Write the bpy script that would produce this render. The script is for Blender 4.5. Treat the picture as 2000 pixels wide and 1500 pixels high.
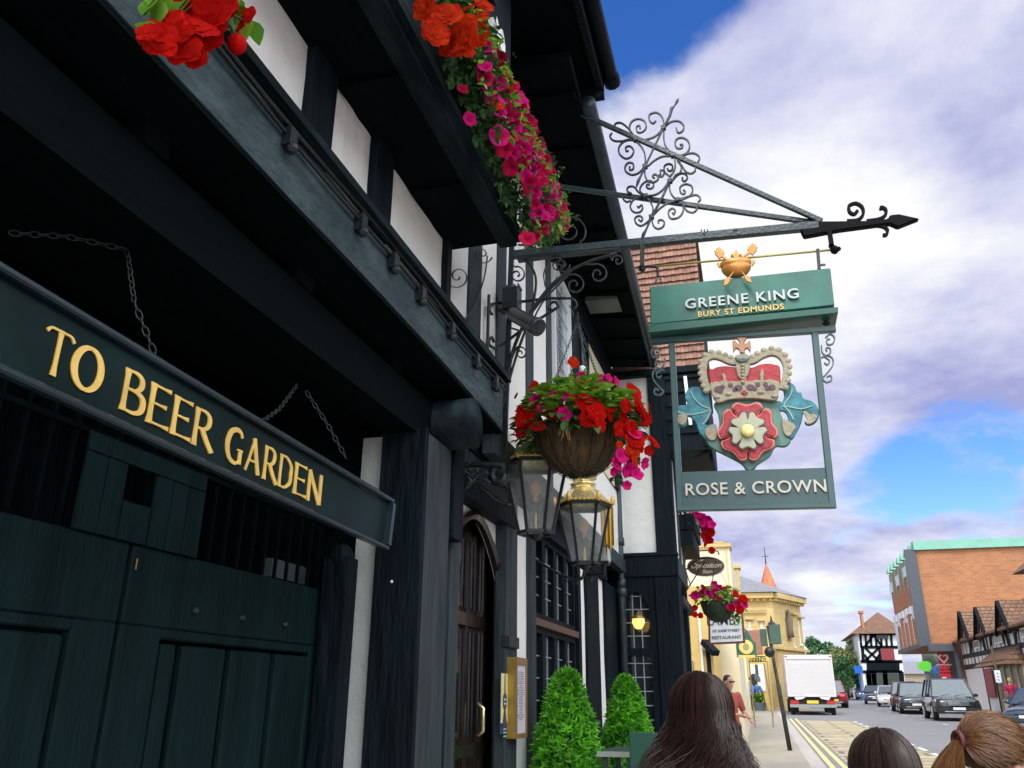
import bpy, bmesh, math, random
from math import sin, cos, pi, radians, sqrt, atan2
from mathutils import Vector, Matrix, noise
V3 = Vector
random.seed(7)
scene = bpy.context.scene
for o in list(bpy.data.objects): bpy.data.objects.remove(o)
COL = scene.collection

# ---------------------------------------------------------------- camera
FPX, CX, CY, EYE = 1600.0, 1000.0, 750.0, 1.55
_S = (1485.0, 1362.0); _a = 30.0
_b = -(FPX*FPX + (_S[0]-CX)*_a)/(_S[1]-CY)
_Y = V3((_S[0]-CX, _S[1]-CY, FPX)).normalized()
_Z = V3((_a, _b, FPX)).normalized()
_X = _Y.cross(_Z)
E = V3((0, 0, EYE))
def ray(x, y):
    v = V3((x-CX, y-CY, FPX)); return V3((_X.dot(v), _Y.dot(v), _Z.dot(v)))
def aY(x, y, Y): d = ray(x, y); return E + d*(Y/d.y)          # pixel of the photo -> point on a plane of the place
def aX(x, y, X): d = ray(x, y); return E + d*(X/d.x)
def aW(x, y, Y): p = aY(x, y, Y); return aX(x, y, -1.565) if p.x < -1.565 else p      # never behind the pub wall
def aZ(x, y, Z): d = ray(x, y); return E + d*((Z-EYE)/d.z)
def aP(x, y, p0, n): d = ray(x, y); return E + d*((p0-E).dot(n)/d.dot(n))
def gz(Y): return 0.015*max(-30.0, min(Y, 150.0))
def aG(x, y, dz=0.0): d = ray(x, y); return E + d*((dz-EYE)/(d.z-0.015*d.y))
cam_d = bpy.data.cameras.new("camera"); cam = bpy.data.objects.new("camera", cam_d); COL.objects.link(cam)
cam_d.sensor_width = 36.0; cam_d.lens = 36.0*FPX/2000.0; cam_d.clip_start = 0.05; cam_d.clip_end = 3000
cr = V3((_X[0], _Y[0], _Z[0])); cu = -V3((_X[1], _Y[1], _Z[1])); cb = -V3((_X[2], _Y[2], _Z[2]))
M4 = Matrix((cr, cu, cb)).transposed().to_4x4(); M4.translation = E
cam.matrix_world = M4
scene.camera = cam

# ---------------------------------------------------------------- light
SUN_EL, SUN_AZ = 50.0, 192.0      # from behind the camera, over the pub roofs
sd = V3((sin(radians(SUN_AZ))*cos(radians(SUN_EL)), cos(radians(SUN_AZ))*cos(radians(SUN_EL)), sin(radians(SUN_EL))))
ld = bpy.data.lights.new("sun", 'SUN'); ld.energy = 1.75; ld.angle = radians(12); ld.color = (1.0, 0.94, 0.86)
lo = bpy.data.objects.new("sun", ld); COL.objects.link(lo); lo.rotation_euler = (-sd).to_track_quat('-Z', 'Y').to_euler(); lo.location = sd*60

w = bpy.data.worlds.new("World"); scene.world = w; w.use_nodes = True
nt = w.node_tree; N = nt.nodes; L = nt.links; N.clear()
def nn(t, **k):
    n = N.new(t)
    for a, v in k.items(): setattr(n, a, v)
    return n
out = nn('ShaderNodeOutputWorld'); bg = nn('ShaderNodeBackground'); bg.inputs[1].default_value = 0.12
L.new(bg.outputs[0], out.inputs[0])
sky = nn('ShaderNodeTexSky'); sky.sky_type = 'NISHITA'; sky.sun_disc = False
sky.sun_elevation = radians(SUN_EL); sky.sun_rotation = radians(SUN_AZ); sky.ozone_density = 3.0; sky.air_density = 1.0; sky.dust_density = 0.2
tc = nn('ShaderNodeTexCoord')
def vm(op, a, b=None):
    n = nn('ShaderNodeVectorMath', operation=op)
    for i, q in enumerate((a, b)):
        if q is None: continue
        if isinstance(q, (tuple, Vector)): n.inputs[i].default_value = q
        else: L.new(q, n.inputs[i])
    return n
def mm(op, a, b=0.0, clamp=False):
    n = nn('ShaderNodeMath', operation=op); n.use_clamp = clamp
    for i, q in enumerate((a, b)):
        if isinstance(q, (int, float)): n.inputs[i].default_value = q
        else: L.new(q, n.inputs[i])
    return n.outputs[0]
dirn = vm('NORMALIZE', tc.outputs['Generated']).outputs[0]
sep = nn('ShaderNodeSeparateXYZ'); L.new(dirn, sep.inputs[0])
den = mm('ADD', mm('MAXIMUM', sep.outputs[2], 0.0), 0.22)
cmb = nn('ShaderNodeCombineXYZ'); L.new(mm('DIVIDE', sep.outputs[0], den), cmb.inputs[0]); L.new(mm('DIVIDE', sep.outputs[1], den), cmb.inputs[1])
def noi(vec, scale, det, rough, dist=0.0, off=(0, 0, 0)):
    v = vm('ADD', vec, off).outputs[0]
    n = nn('ShaderNodeTexNoise'); n.inputs['Scale'].default_value = scale; n.inputs['Detail'].default_value = det
    n.inputs['Roughness'].default_value = rough; n.inputs['Distortion'].default_value = dist; L.new(v, n.inputs['Vector']); return n.outputs[0]
cloud = noi(cmb.outputs[0], 2.6, 12, 0.60, 0.12, (3.1, 1.7, 0))
def blob(px, py, r0, r1, amt):            # an opening (or bank) in the cloud cover, in one direction of the sky
    d = ray(px, py).normalized()
    dp = vm('DOT_PRODUCT', dirn, d).outputs['Value']
    mr = nn('ShaderNodeMapRange'); mr.interpolation_type = 'SMOOTHSTEP'
    mr.inputs['From Min'].default_value = cos(radians(r1)); mr.inputs['From Max'].default_value = cos(radians(r0)); mr.inputs['To Max'].default_value = amt
    L.new(dp, mr.inputs['Value']); return mr.outputs[0]
cov = cloud
for b in ((1190, -40, 1, 11, -0.27), (1000, -350, 5, 22, -0.2), (1330, 60, 1, 7, -0.07), (1880, 895, 0, 6, -0.22), (1740, 930, 0, 4, -0.10), (1900, 480, 4, 14, 0.12), (1950, 200, 3, 12, 0.12), (1500, 330, 4, 16, 0.16), (1700, 120, 3, 12, 0.12), (1900, 700, 2, 8, 0.05), (1560, 600, 4, 12, 0.10), (1350, 150, 2, 8, 0.06), (1500, 1050, 1, 6, 0.06), (1650, 1120, 1, 7, 0.03)):
    cov = mm('ADD', cov, blob(*b))
mask = nn('ShaderNodeMapRange'); mask.interpolation_type = 'SMOOTHSTEP'; mask.inputs['From Min'].default_value = 0.29; mask.inputs['From Max'].default_value = 0.52
L.new(cov, mask.inputs['Value'])
shade = noi(cmb.outputs[0], 2.7, 10, 0.60, 0.1, (9.3, 4.4, 2.0))
shade = mm('ADD', shade, blob(1540, 470, 2, 12, 0.20)); shade = mm('ADD', shade, blob(1750, 40, 3, 16, -0.10)); shade = mm('ADD', shade, blob(1800, 740, 3, 12, -0.08))
cr_ = nn('ShaderNodeValToRGB'); L.new(shade, cr_.inputs[0])
e = cr_.color_ramp.elements; e[0].position = 0.3; e[0].color = (0.38, 0.40, 0.70, 1); e[1].position = 0.70; e[1].color = (1.0, 1.0, 1.0, 1)
q = cr_.color_ramp.elements.new(0.5); q.color = (0.68, 0.70, 0.88, 1)
dpS = vm('DOT_PRODUCT', dirn, V3((.55, -.55, .62)).normalized()).outputs['Value']      # unseen clouds behind the camera brightened as fill for the shaded fronts
mrS = nn('ShaderNodeMapRange'); mrS.interpolation_type = 'SMOOTHSTEP'; mrS.inputs['From Min'].default_value = 0.15; mrS.inputs['From Max'].default_value = 0.95; mrS.inputs['To Max'].default_value = 2.6; L.new(dpS, mrS.inputs['Value']); cloud_fill = mrS.outputs[0]
cmx = nn('ShaderNodeMix', data_type='RGBA'); L.new(mm('MULTIPLY', cloud_fill, .36), cmx.inputs[0]); L.new(cr_.outputs[0], cmx.inputs[6]); cmx.inputs[7].default_value = (.93, 1.0, .98, 1)
csc = nn('ShaderNodeVectorMath', operation='SCALE'); L.new(cmx.outputs[2], csc.inputs[0]); L.new(mm('MULTIPLY', mm('ADD', 1.0, cloud_fill), 7.0), csc.inputs['Scale'])
hs = nn('ShaderNodeHueSaturation'); hs.inputs['Hue'].default_value = 0.515; hs.inputs['Saturation'].default_value = 1.32; hs.inputs['Value'].default_value = 1.45; L.new(sky.outputs[0], hs.inputs['Color'])
mx = nn('ShaderNodeMix', data_type='RGBA'); L.new(mask.outputs[0], mx.inputs[0]); L.new(hs.outputs[0], mx.inputs[6]); L.new(csc.outputs[0], mx.inputs[7])
L.new(mx.outputs[2], bg.inputs[0])
scene.view_settings.view_transform = 'Standard'; scene.view_settings.look = 'None'; scene.view_settings.gamma = 1.0
scene.view_settings.exposure = 0.3
try: scene.cycles.max_bounces = 6
except Exception: pass

# ---------------------------------------------------------------- materials
MATS = {}
def mat(name, col, rough=0.6, metal=0.0, var=0.12, nscale=6.0, bump=0.0, bscale=40.0, stretch=(1, 1, 1), spec=0.5, emit=0.0, kind=None, col2=None, p=None, coat=0.0, trans=0.0, alpha=1.0, coords='Object', tl=0.0):
    if name in MATS: return MATS[name]
    m = bpy.data.materials.new(name); m.use_nodes = True; t = m.node_tree; n = t.nodes; l = t.links
    b = n['Principled BSDF']; b.inputs['Roughness'].default_value = rough; b.inputs['Metallic'].default_value = metal
    b.inputs['Specular IOR Level'].default_value = spec; b.inputs['Coat Weight'].default_value = coat
    b.inputs['Transmission Weight'].default_value = trans; b.inputs['Alpha'].default_value = alpha
    c = (*col, 1); b.inputs['Base Color'].default_value = c
    tcn = n.new('ShaderNodeTexCoord'); mp = n.new('ShaderNodeMapping'); mp.inputs['Scale'].default_value = stretch; l.new(tcn.outputs[coords], mp.inputs[0])
    src = None
    if kind in ('brick', 'tile'):
        br = n.new('ShaderNodeTexBrick'); br.inputs['Scale'].default_value = 1.0
        pp = dict(w=0.225, h=0.075, mort=0.008, rot=None); pp.update(p or {})
        br.inputs['Brick Width'].default_value = pp['w']; br.inputs['Row Height'].default_value = pp['h']; br.inputs['Mortar Size'].default_value = pp['mort']
        br.inputs['Color1'].default_value = c; br.inputs['Color2'].default_value = (*(col2 or col), 1); br.inputs['Mortar'].default_value = (*pp.get('mc', (0.3, 0.25, 0.2)), 1)
        br.inputs['Bias'].default_value = -0.1
        mp2 = n.new('ShaderNodeMapping'); l.new(tcn.outputs[coords], mp2.inputs[0])
        if pp['rot']: mp2.inputs['Rotation'].default_value = pp['rot']
        l.new(mp2.outputs[0], br.inputs['Vector']); src = br.outputs['Color']
    no = n.new('ShaderNodeTexNoise'); no.inputs['Scale'].default_value = nscale; no.inputs['Detail'].default_value = 6; no.inputs['Roughness'].default_value = 0.62; l.new(mp.outputs[0], no.inputs['Vector'])
    mr = n.new('ShaderNodeMapRange'); mr.inputs['From Min'].default_value = 0.3; mr.inputs['From Max'].default_value = 0.7; mr.inputs['To Min'].default_value = 1-var; mr.inputs['To Max'].default_value = 1+var; l.new(no.outputs[0], mr.inputs['Value'])
    if kind == 'patch':
        mxx = n.new('ShaderNodeMix'); mxx.data_type = 'RGBA'
        r2 = n.new('ShaderNodeMapRange'); r2.inputs['From Min'].default_value = (p or {}).get('lo', 0.52); r2.inputs['From Max'].default_value = (p or {}).get('hi', 0.6); l.new(no.outputs[0], r2.inputs['Value'])
        l.new(r2.outputs[0], mxx.inputs[0]); mxx.inputs[6].default_value = c; mxx.inputs[7].default_value = (*col2, 1); src = mxx.outputs[2]
    if kind == 'objrand':
        mxx = n.new('ShaderNodeMix'); mxx.data_type = 'RGBA'; oi = n.new('ShaderNodeObjectInfo'); l.new(oi.outputs['Random'], mxx.inputs[0]); mxx.inputs[6].default_value = c; mxx.inputs[7].default_value = (*col2, 1); src = mxx.outputs[2]
    if kind == 'isl':
        mxx = n.new('ShaderNodeMix'); mxx.data_type = 'RGBA'; ge = n.new('ShaderNodeNewGeometry'); l.new(ge.outputs['Random Per Island'], mxx.inputs[0]); mxx.inputs[6].default_value = c; mxx.inputs[7].default_value = (*col2, 1); src = mxx.outputs[2]
    if kind == 'plaid':
        ck = n.new('ShaderNodeTexChecker'); ck.inputs['Scale'].default_value = 14; ck.inputs[1].default_value = c; ck.inputs[2].default_value = (*col2, 1); l.new(mp.outputs[0], ck.inputs[0]); src = ck.outputs[0]
    sc = n.new('ShaderNodeVectorMath'); sc.operation = 'SCALE'
    if src: l.new(src, sc.inputs[0])
    else: sc.inputs[0].default_value = col
    l.new(mr.outputs[0], sc.inputs['Scale']); l.new(sc.outputs[0], b.inputs['Base Color'])
    mr2 = n.new('ShaderNodeMapRange'); mr2.inputs['To Min'].default_value = max(rough-0.12, 0.02); mr2.inputs['To Max'].default_value = min(rough+0.12, 1); l.new(no.outputs[0], mr2.inputs['Value']); l.new(mr2.outputs[0], b.inputs['Roughness'])
    if bump:
        bn = n.new('ShaderNodeTexNoise'); bn.inputs['Scale'].default_value = bscale; bn.inputs['Detail'].default_value = 5; l.new(mp.outputs[0], bn.inputs['Vector'])
        bp = n.new('ShaderNodeBump'); bp.inputs['Strength'].default_value = bump; bp.inputs['Distance'].default_value = 0.02; l.new(bn.outputs[0], bp.inputs['Height']); l.new(bp.outputs[0], b.inputs['Normal'])
    if emit: b.inputs['Emission Color'].default_value = c; b.inputs['Emission Strength'].default_value = emit
    if tl:
        tb = n.new('ShaderNodeBsdfTranslucent'); ms = n.new('ShaderNodeMixShader'); ms.inputs[0].default_value = tl; l.new(sc.outputs[0], tb.inputs[0]); l.new(b.outputs[0], ms.inputs[1]); l.new(tb.outputs[0], ms.inputs[2]); l.new(ms.outputs[0], n['Material Output'].inputs[0])
    MATS[name] = m; return m
timber = mat('black painted timber', (0.0045, 0.010, 0.013), 0.65, spec=.12, var=0.5, nscale=5, bump=0.9, bscale=14, stretch=(1.4, 0.35, 1.4), kind='patch', col2=(0.012, 0.022, 0.028), p=dict(lo=0.46, hi=0.66))
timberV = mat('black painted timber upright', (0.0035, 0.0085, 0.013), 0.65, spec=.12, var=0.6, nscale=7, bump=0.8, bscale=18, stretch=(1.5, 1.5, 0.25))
timberL = mat('plain grey timber', (0.032, 0.043, 0.050), 0.65, spec=.2, var=0.4, nscale=9, bump=0.7, bscale=20, stretch=(1.5, 1.5, 0.2))
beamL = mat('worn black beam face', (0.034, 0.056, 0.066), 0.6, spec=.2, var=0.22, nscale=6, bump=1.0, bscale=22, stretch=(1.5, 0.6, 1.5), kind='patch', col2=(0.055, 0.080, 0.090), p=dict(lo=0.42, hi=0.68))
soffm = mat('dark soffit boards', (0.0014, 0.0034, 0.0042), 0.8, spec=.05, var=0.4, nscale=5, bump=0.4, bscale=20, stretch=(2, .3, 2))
plaster = mat('white limewashed plaster', (0.80, 0.78, 0.77), 0.85, var=0.06, nscale=2.2, bump=0.6, bscale=9, kind='patch', col2=(.66, .62, .56), p=dict(lo=.50, hi=.85))
gatem = mat('dark green gate paint', (0.005, 0.015, 0.017), 0.75, spec=.08, var=0.35, nscale=5, bump=0.5, bscale=30, stretch=(2, 2, .3))
iron = mat('black wrought iron', (0.007, 0.011, 0.014), 0.45, metal=0.0, var=0.4, nscale=30, bump=0.3, bscale=60)
ironB = mat('blue black painted iron', (0.018, 0.034, 0.044), 0.4, var=0.4, nscale=12, bump=0.3, bscale=50)
gold = mat('gold leaf', (0.95, 0.62, 0.16), 0.33, metal=0.35, var=0.18, nscale=9, emit=0.0)
goldL = mat('brass lantern top', (0.95, 0.76, 0.36), 0.25, metal=0.85, var=0.10, nscale=9)
goldD = mat('gilded crest', (0.60, 0.25, 0.06), 0.42, metal=0.4, var=0.25, nscale=20)
glass = mat('dark window glass', (0.012, 0.016, 0.022), 0.06, var=0.1, spec=0.9, coat=0.3)
glassL = mat('reflecting window glass', (0.5, 0.55, 0.6), 0.05, metal=0.6, var=0.15, nscale=2)
clearG = mat('lantern glass', (0.85, 0.9, 0.9), 0.03, var=0.0, trans=0.0, alpha=0.16, spec=0.9)
lead = mat('lead strips', (0.32, 0.36, 0.4), 0.45, metal=0.3)
white = mat('white paint', (0.8, 0.8, 0.8), 0.5, var=0.04)
cream = mat('cream render', (0.72, 0.64, 0.40), 0.8, var=0.07, nscale=2, bump=0.2)
rubber = mat('black rubber', (0.015, 0.015, 0.017), 0.75)
chrome = mat('bright metal trim', (0.6, 0.62, 0.65), 0.2, metal=0.9)

# ---------------------------------------------------------------- mesh helpers
LOC = {}
def frame_axes(d):
    d = d.normalized(); up = V3((0, 0, 1)) if abs(d.z) < 0.95 else V3((0, 1, 0))
    a = d.cross(up).normalized(); return a, a.cross(d).normalized()
class MB:
    def __init__(s): s.v = []; s.f = []
    def add(s, vs, fs):
        k = len(s.v); s.v += [V3(q) for q in vs]; s.f += [tuple(i+k for i in f) for f in fs]; return s
    def box(s, x0, x1, y0, y1, z0, z1):
        return s.hexa([(x0, y0, z0), (x1, y0, z0), (x1, y1, z0), (x0, y1, z0)], [(x0, y0, z1), (x1, y0, z1), (x1, y1, z1), (x0, y1, z1)])
    def hexa(s, a, b): return s.add(list(a)+list(b), [(0, 3, 2, 1), (4, 5, 6, 7), (0, 1, 5, 4), (1, 2, 6, 5), (2, 3, 7, 6), (3, 0, 4, 7)])
    def bar(s, p, q, w, h, up=None):
        p, q = V3(p), V3(q); d = (q-p).normalized()
        if up is None: a, u = frame_axes(d)
        else: a = d.cross(V3(up)).normalized(); u = a.cross(d).normalized()
        r = [a*(i*w/2)+u*(j*h/2) for i, j in ((-1, -1), (1, -1), (1, 1), (-1, 1))]
        return s.hexa([p+x for x in r], [q+x for x in r])
    def tube(s, pts, r, n=6, close=False, flat=None):
        pts = [V3(p) for p in pts]; m = len(pts)
        if not hasattr(r, '__len__'): r = [r]*m
        k = len(s.v); pa = None
        for i, p in enumerate(pts):
            if close: d = pts[(i+1) % m]-pts[i-1]
            else: d = pts[min(i+1, m-1)]-pts[max(i-1, 0)]
            d = d.normalized() if d.length > 1e-9 else V3((0, 0, 1))
            if pa is None: a, u = frame_axes(d)
            else:
                a = (pa-d*pa.dot(d)); a = a.normalized() if a.length > 1e-6 else frame_axes(d)[0]; u = a.cross(d).normalized()
            pa = a
            if flat is not None:
                a = V3(flat).normalized(); u = a.cross(d).normalized()
            for j in range(n):
                t = 2*pi*j/n + (pi/4 if n == 4 else 0)
                if isinstance(r[i], tuple): s.v.append(p+a*cos(t)*r[i][0]+u*sin(t)*r[i][1])
                else: s.v.append(p+a*cos(t)*r[i]+u*sin(t)*r[i])
        for i in range(m if close else m-1):
            i2 = (i+1) % m
            for j in range(n):
                j2 = (j+1) % n; s.f.append((k+i*n+j, k+i*n+j2, k+i2*n+j2, k+i2*n+j))
        if not close:
            s.f.append(tuple(k+j for j in range(n))[::-1]); s.f.append(tuple(k+(m-1)*n+j for j in range(n)))
        return s
    def lathe(s, prof, c, n=16, axis=None):
        c = V3(c); pts = []; ax = V3(axis).normalized() if axis else V3((0, 0, 1)); a, u = (V3((1, 0, 0)), V3((0, 1, 0))) if not axis else frame_axes(ax)
        k = len(s.v); m = len(prof)
        for r, z in prof:
            for j in range(n): t = 2*pi*j/n; s.v.append(c+a*cos(t)*r+u*sin(t)*r+ax*z)
        for i in range(m-1):
            for j in range(n): j2 = (j+1) % n; s.f.append((k+i*n+j, k+i*n+j2, k+(i+1)*n+j2, k+(i+1)*n+j))
        s.f.append(tuple(k+j for j in range(n))[::-1]); s.f.append(tuple(k+(m-1)*n+j for j in range(n))); return s
    def plate(s, pts, th):            # outline of 3D points, thickness vector
        th = V3(th); n = len(pts); pts = [V3(p) for p in pts]
        # orient
        s.add(pts+[p+th for p in pts], [tuple(range(n)), tuple(range(n, 2*n))[::-1]]+[(i, i+n, (i+1) % n+n, (i+1) % n) for i in range(n)]); return s
    def ball(s, c, r, n=10, m=7):
        c = V3(c); rx, ry, rz = r if hasattr(r, '__len__') else (r, r, r); k = len(s.v)
        s.v.append(c+V3((0, 0, rz)))
        for i in range(1, m):
            for j in range(n): s.v.append(c+V3((rx*sin(pi*i/m)*cos(2*pi*j/n), ry*sin(pi*i/m)*sin(2*pi*j/n), rz*cos(pi*i/m))))
        s.v.append(c-V3((0, 0, rz))); last = len(s.v)-1
        for j in range(n): s.f.append((k, k+1+j, k+1+(j+1) % n)); s.f.append((last, last-n+(j+1) % n, last-n+j))
        for i in range(m-2):
            for j in range(n): a = k+1+i*n; s.f.append((a+j, a+n+j, a+n+(j+1) % n, a+(j+1) % n))
        return s
    def grid(s, f, nu, nv):
        k = len(s.v)
        for i in range(nu+1):
            for j in range(nv+1): s.v.append(V3(f(i/nu, j/nv)))
        for i in range(nu):
            for j in range(nv): a = k+i*(nv+1)+j; s.f.append((a, a+1, a+nv+2, a+nv+1))
        return s
    def rough(s, amt, fr=3.0):        # hand-hewn wobble
        for v in s.v: v += noise.noise_vector(v*fr)*amt
        return s
    def build(s, name, m, parent=None, smooth=False, bevel=0.0, label=None, fix=True, local=False, sub=0):
        me = bpy.data.meshes.new(name); vs = s.v
        if parent is not None: o0 = LOC.get(parent.name, V3((0, 0, 0)))
        else:
            mn = [min(v[i] for v in vs) for i in range(3)]; mxv = [max(v[i] for v in vs) for i in range(3)]
            o0 = V3(((mn[0]+mxv[0])/2, (mn[1]+mxv[1])/2, mn[2]))
        if local: o0 = V3((0, 0, 0))
        me.from_pydata([tuple(v-o0) for v in vs], [], s.f); me.validate()
        if fix:
            bm = bmesh.new(); bm.from_mesh(me); bmesh.ops.recalc_face_normals(bm, faces=bm.faces)
            if sub: bmesh.ops.subdivide_edges(bm, edges=[e for e in bm.edges if e.calc_length() > sub], cuts=3, use_grid_fill=True)
            if bevel: bmesh.ops.bevel(bm, geom=[e for e in bm.edges if len(e.link_faces) == 2 and e.calc_face_angle(0) > 0.5], offset=bevel, segments=1, affect='EDGES')
            bm.to_mesh(me); bm.free()
        if smooth: me.polygons.foreach_set('use_smooth', [True]*len(me.polygons))
        me.materials.append(m); o = bpy.data.objects.new(name, me); COL.objects.link(o)
        if parent is not None: o.parent = parent; LOC[o.name] = LOC.get(parent.name, V3((0, 0, 0)))
        else: o.location = o0; LOC[o.name] = o0
        if label: o['label'] = label
        return o
def tag(o, label, cat, group=None, kind=None):
    if label: o['label'] = label
    if cat: o['category'] = cat
    if group: o['group'] = group
    if kind: o['kind'] = kind
    return o
def thing(name, label, cat, loc=(0, 0, 0), rz=0.0, group=None, local=False):
    o = bpy.data.objects.new(name, None); COL.objects.link(o); o.location = loc; o.rotation_euler = (0, 0, rz); o.empty_display_size = 0.2
    LOC[o.name] = V3((0, 0, 0)) if local else V3(loc)
    return tag(o, label, cat, group)
def struct(name, mb, m, **k): o = mb.build(name, m, **k); o['kind'] = 'structure'; return o
def kids(o): return [c for c in bpy.data.objects if c.parent == o]
def dup(root, loc, rz=0.0, label=None, s=1.0):
    def cp(o, par):
        c = o.copy(); COL.objects.link(c)
        if par: c.parent = par
        for ch in list(o.children): cp(ch, c)
        return c
    r = cp(root, None); r.location = loc; r.rotation_euler = (0, 0, rz); r.scale = (s, s, s)
    if label: r['label'] = label
    return r
def text_mb(txt, size, depth, fn, sx=1.0, sp=1.0, shear=0.0, bold=0.0):
    """letters as solid geometry; fn maps (u, v, w) of the lettering to a point of the place; u is centred"""
    cu = bpy.data.curves.new('t', 'FONT'); cu.body = txt; cu.size = size; cu.extrude = depth/2; cu.space_character = sp; cu.align_x = 'CENTER'; cu.shear = shear; cu.resolution_u = 4; cu.offset = bold
    o = bpy.data.objects.new('t', cu); COL.objects.link(o); bpy.context.view_layer.update()
    me = bpy.data.meshes.new_from_object(o.evaluated_get(bpy.context.evaluated_depsgraph_get()))
    mb = MB(); mb.add([fn(v.co.x*sx, v.co.y, v.co.z) for v in me.vertices], [tuple(p.vertices) for p in me.polygons])
    bpy.data.objects.remove(o); bpy.data.curves.remove(cu); bpy.data.meshes.remove(me); return mb
def spiral(c, r0, a0, turns, u, v, n=22, r1=0.12):      # scroll curling inward from angle a0
    return [c+(u*cos(a0+turns*2*pi*i/n)+v*sin(a0+turns*2*pi*i/n))*(r0*(1-(1-r1)*i/n)) for i in range(n+1)]
def catmull(P, n=6):
    P = [V3(p) if len(p) == 3 else V3((p[0], p[1], 0)) for p in P]; Q = [P[0]*2-P[1]]+P+[P[-1]*2-P[-2]]; o = []
    for i in range(1, len(Q)-2):
        for k in range(n):
            t = k/n; o.append(0.5*((2*Q[i])+(Q[i+1]-Q[i-1])*t+(2*Q[i-1]-5*Q[i]+4*Q[i+1]-Q[i+2])*t*t+(3*Q[i]-Q[i-1]-3*Q[i+1]+Q[i+2])*t**3))
    return o+[Q[-2]]
# ================================================================ ground
def sheet(pts, dz, nm, m):
    mb = MB(); mb.add([(x, y, gz(y)+dz) for x, y in pts], [tuple(range(len(pts)))]); return struct(nm, mb, m)
asph = mat('grey asphalt', (0.20, 0.195, 0.205), 0.8, var=0.16, nscale=1.1, bump=0.3, bscale=90)
pave = mat('warm grey paving', (0.33, 0.295, 0.25), 0.8, var=0.12, nscale=1.6, bump=0.3, bscale=70)
kerbm = mat('granite kerb', (0.42, 0.39, 0.37), 0.75, var=0.15, nscale=6, bump=0.3)
soil = mat('far ground', (0.10, 0.11, 0.06), 0.9, var=0.2)
mb = MB(); YS = [-60, -30, 150, 900]
for i in range(3):
    a, b = YS[i], YS[i+1]; mb.add([(-600, a, gz(a)-0.2), (600, a, gz(a)-0.2), (600, b, gz(b)-0.2), (-600, b, gz(b)-0.2)], [(0, 1, 2, 3)])
struct('ground', mb, soil)
KX = lambda y: 1.12+0.0*y          # kerb line beside the pub pavement
RX = 11.1
mb = MB(); mb.add([(KX(0), -30, gz(-30)-0.12), (RX, -30, gz(-30)-0.12), (RX, 150, gz(150)-0.12), (KX(0), 150, gz(150)-0.12)], [(0, 1, 2, 3)]); struct('road', mb, asph)
def slab(x0, x1, nm, m, y0=-30, y1=150, h=0.0):
    mb = MB(); mb.hexa([(x0, y0, gz(y0)-0.25), (x1, y0, gz(y0)-0.25), (x1, y1, gz(y1)-0.25), (x0, y1, gz(y1)-0.25)], [(x0, y0, gz(y0)+h), (x1, y0, gz(y0)+h), (x1, y1, gz(y1)+h), (x0, y1, gz(y1)+h)])
    return struct(nm, mb, m)
slab(-8, KX(0)-0.3, 'pavement', pave); slab(KX(0)-0.297, KX(0), 'kerb', kerbm)
slab(RX+0.2, 30, 'pavement', pave); slab(RX, RX+0.197, 'kerb', kerbm)
yel = mat('yellow road paint', (0.72, 0.54, 0.24), 0.7, var=0.25, nscale=12)
wht = mat('white road paint', (0.62, 0.62, 0.60), 0.7, var=0.25, nscale=12)
def strip(x0, x1, y0, y1, dz, nm, m): sheet([(x0, y0), (x1, y0), (x1, y1), (x0, y1)], dz, nm, m)
bay = mat('block paved bay', (0.46, 0.38, 0.24), 0.8, var=0.16, nscale=3, kind='brick', col2=(0.36, 0.30, 0.20), p=dict(w=2.0, h=0.85, mort=0.07, mc=(0.16, 0.14, 0.10)))
strip(1.72, 4.0, 14, 44, -0.116, 'loading_bay', bay)
strip(1.27, 1.38, -10, 46, -0.112, 'yellow_line', yel); strip(1.52, 1.63, -10, 46, -0.112, 'yellow_line', yel)
mb = MB()
for i in range(14):
    y = 15+i*2.1; mb.add([(4.0, y, gz(y)-0.110), (4.13, y, gz(y)-0.110), (4.13, y+1.3, gz(y+1.3)-0.110), (4.0, y+1.3, gz(y+1.3)-0.110)], [(0, 1, 2, 3)])
    mb.add([(1.75, y, gz(y)-0.108), (2.2+random.random()*.5, y, gz(y)-0.108), (2.2, y+0.14, gz(y+.14)-0.108), (1.75, y+0.14, gz(y+.14)-0.108)], [(0, 1, 2, 3)])
for i in range(12):
    y = 30+i*5.6; mb.add([(7.5, y, gz(y)-0.110), (7.62, y, gz(y)-0.110), (7.62, y+1.2, gz(y+1.2)-0.110), (7.5, y+1.2, gz(y+1.2)-0.110)], [(0, 1, 2, 3)])
mb.add([(7.9, 47, gz(47)-0.109), (9.4, 40.3, gz(40.3)-0.109), (9.4, 40.55, gz(40.55)-0.109), (7.9, 47.3, gz(47.3)-0.109)], [(0, 1, 2, 3)])
struct('road_marking', mb, wht)

# ================================================================ the pub
pub = thing('timber_framed_pub', 'black and white timber framed pub with jettied upper storey filling the left of the view', 'pub', (-2.2, 5, 0))
def P(mb, nm, m, **k): return mb.build(nm, m, pub, **k)
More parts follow.
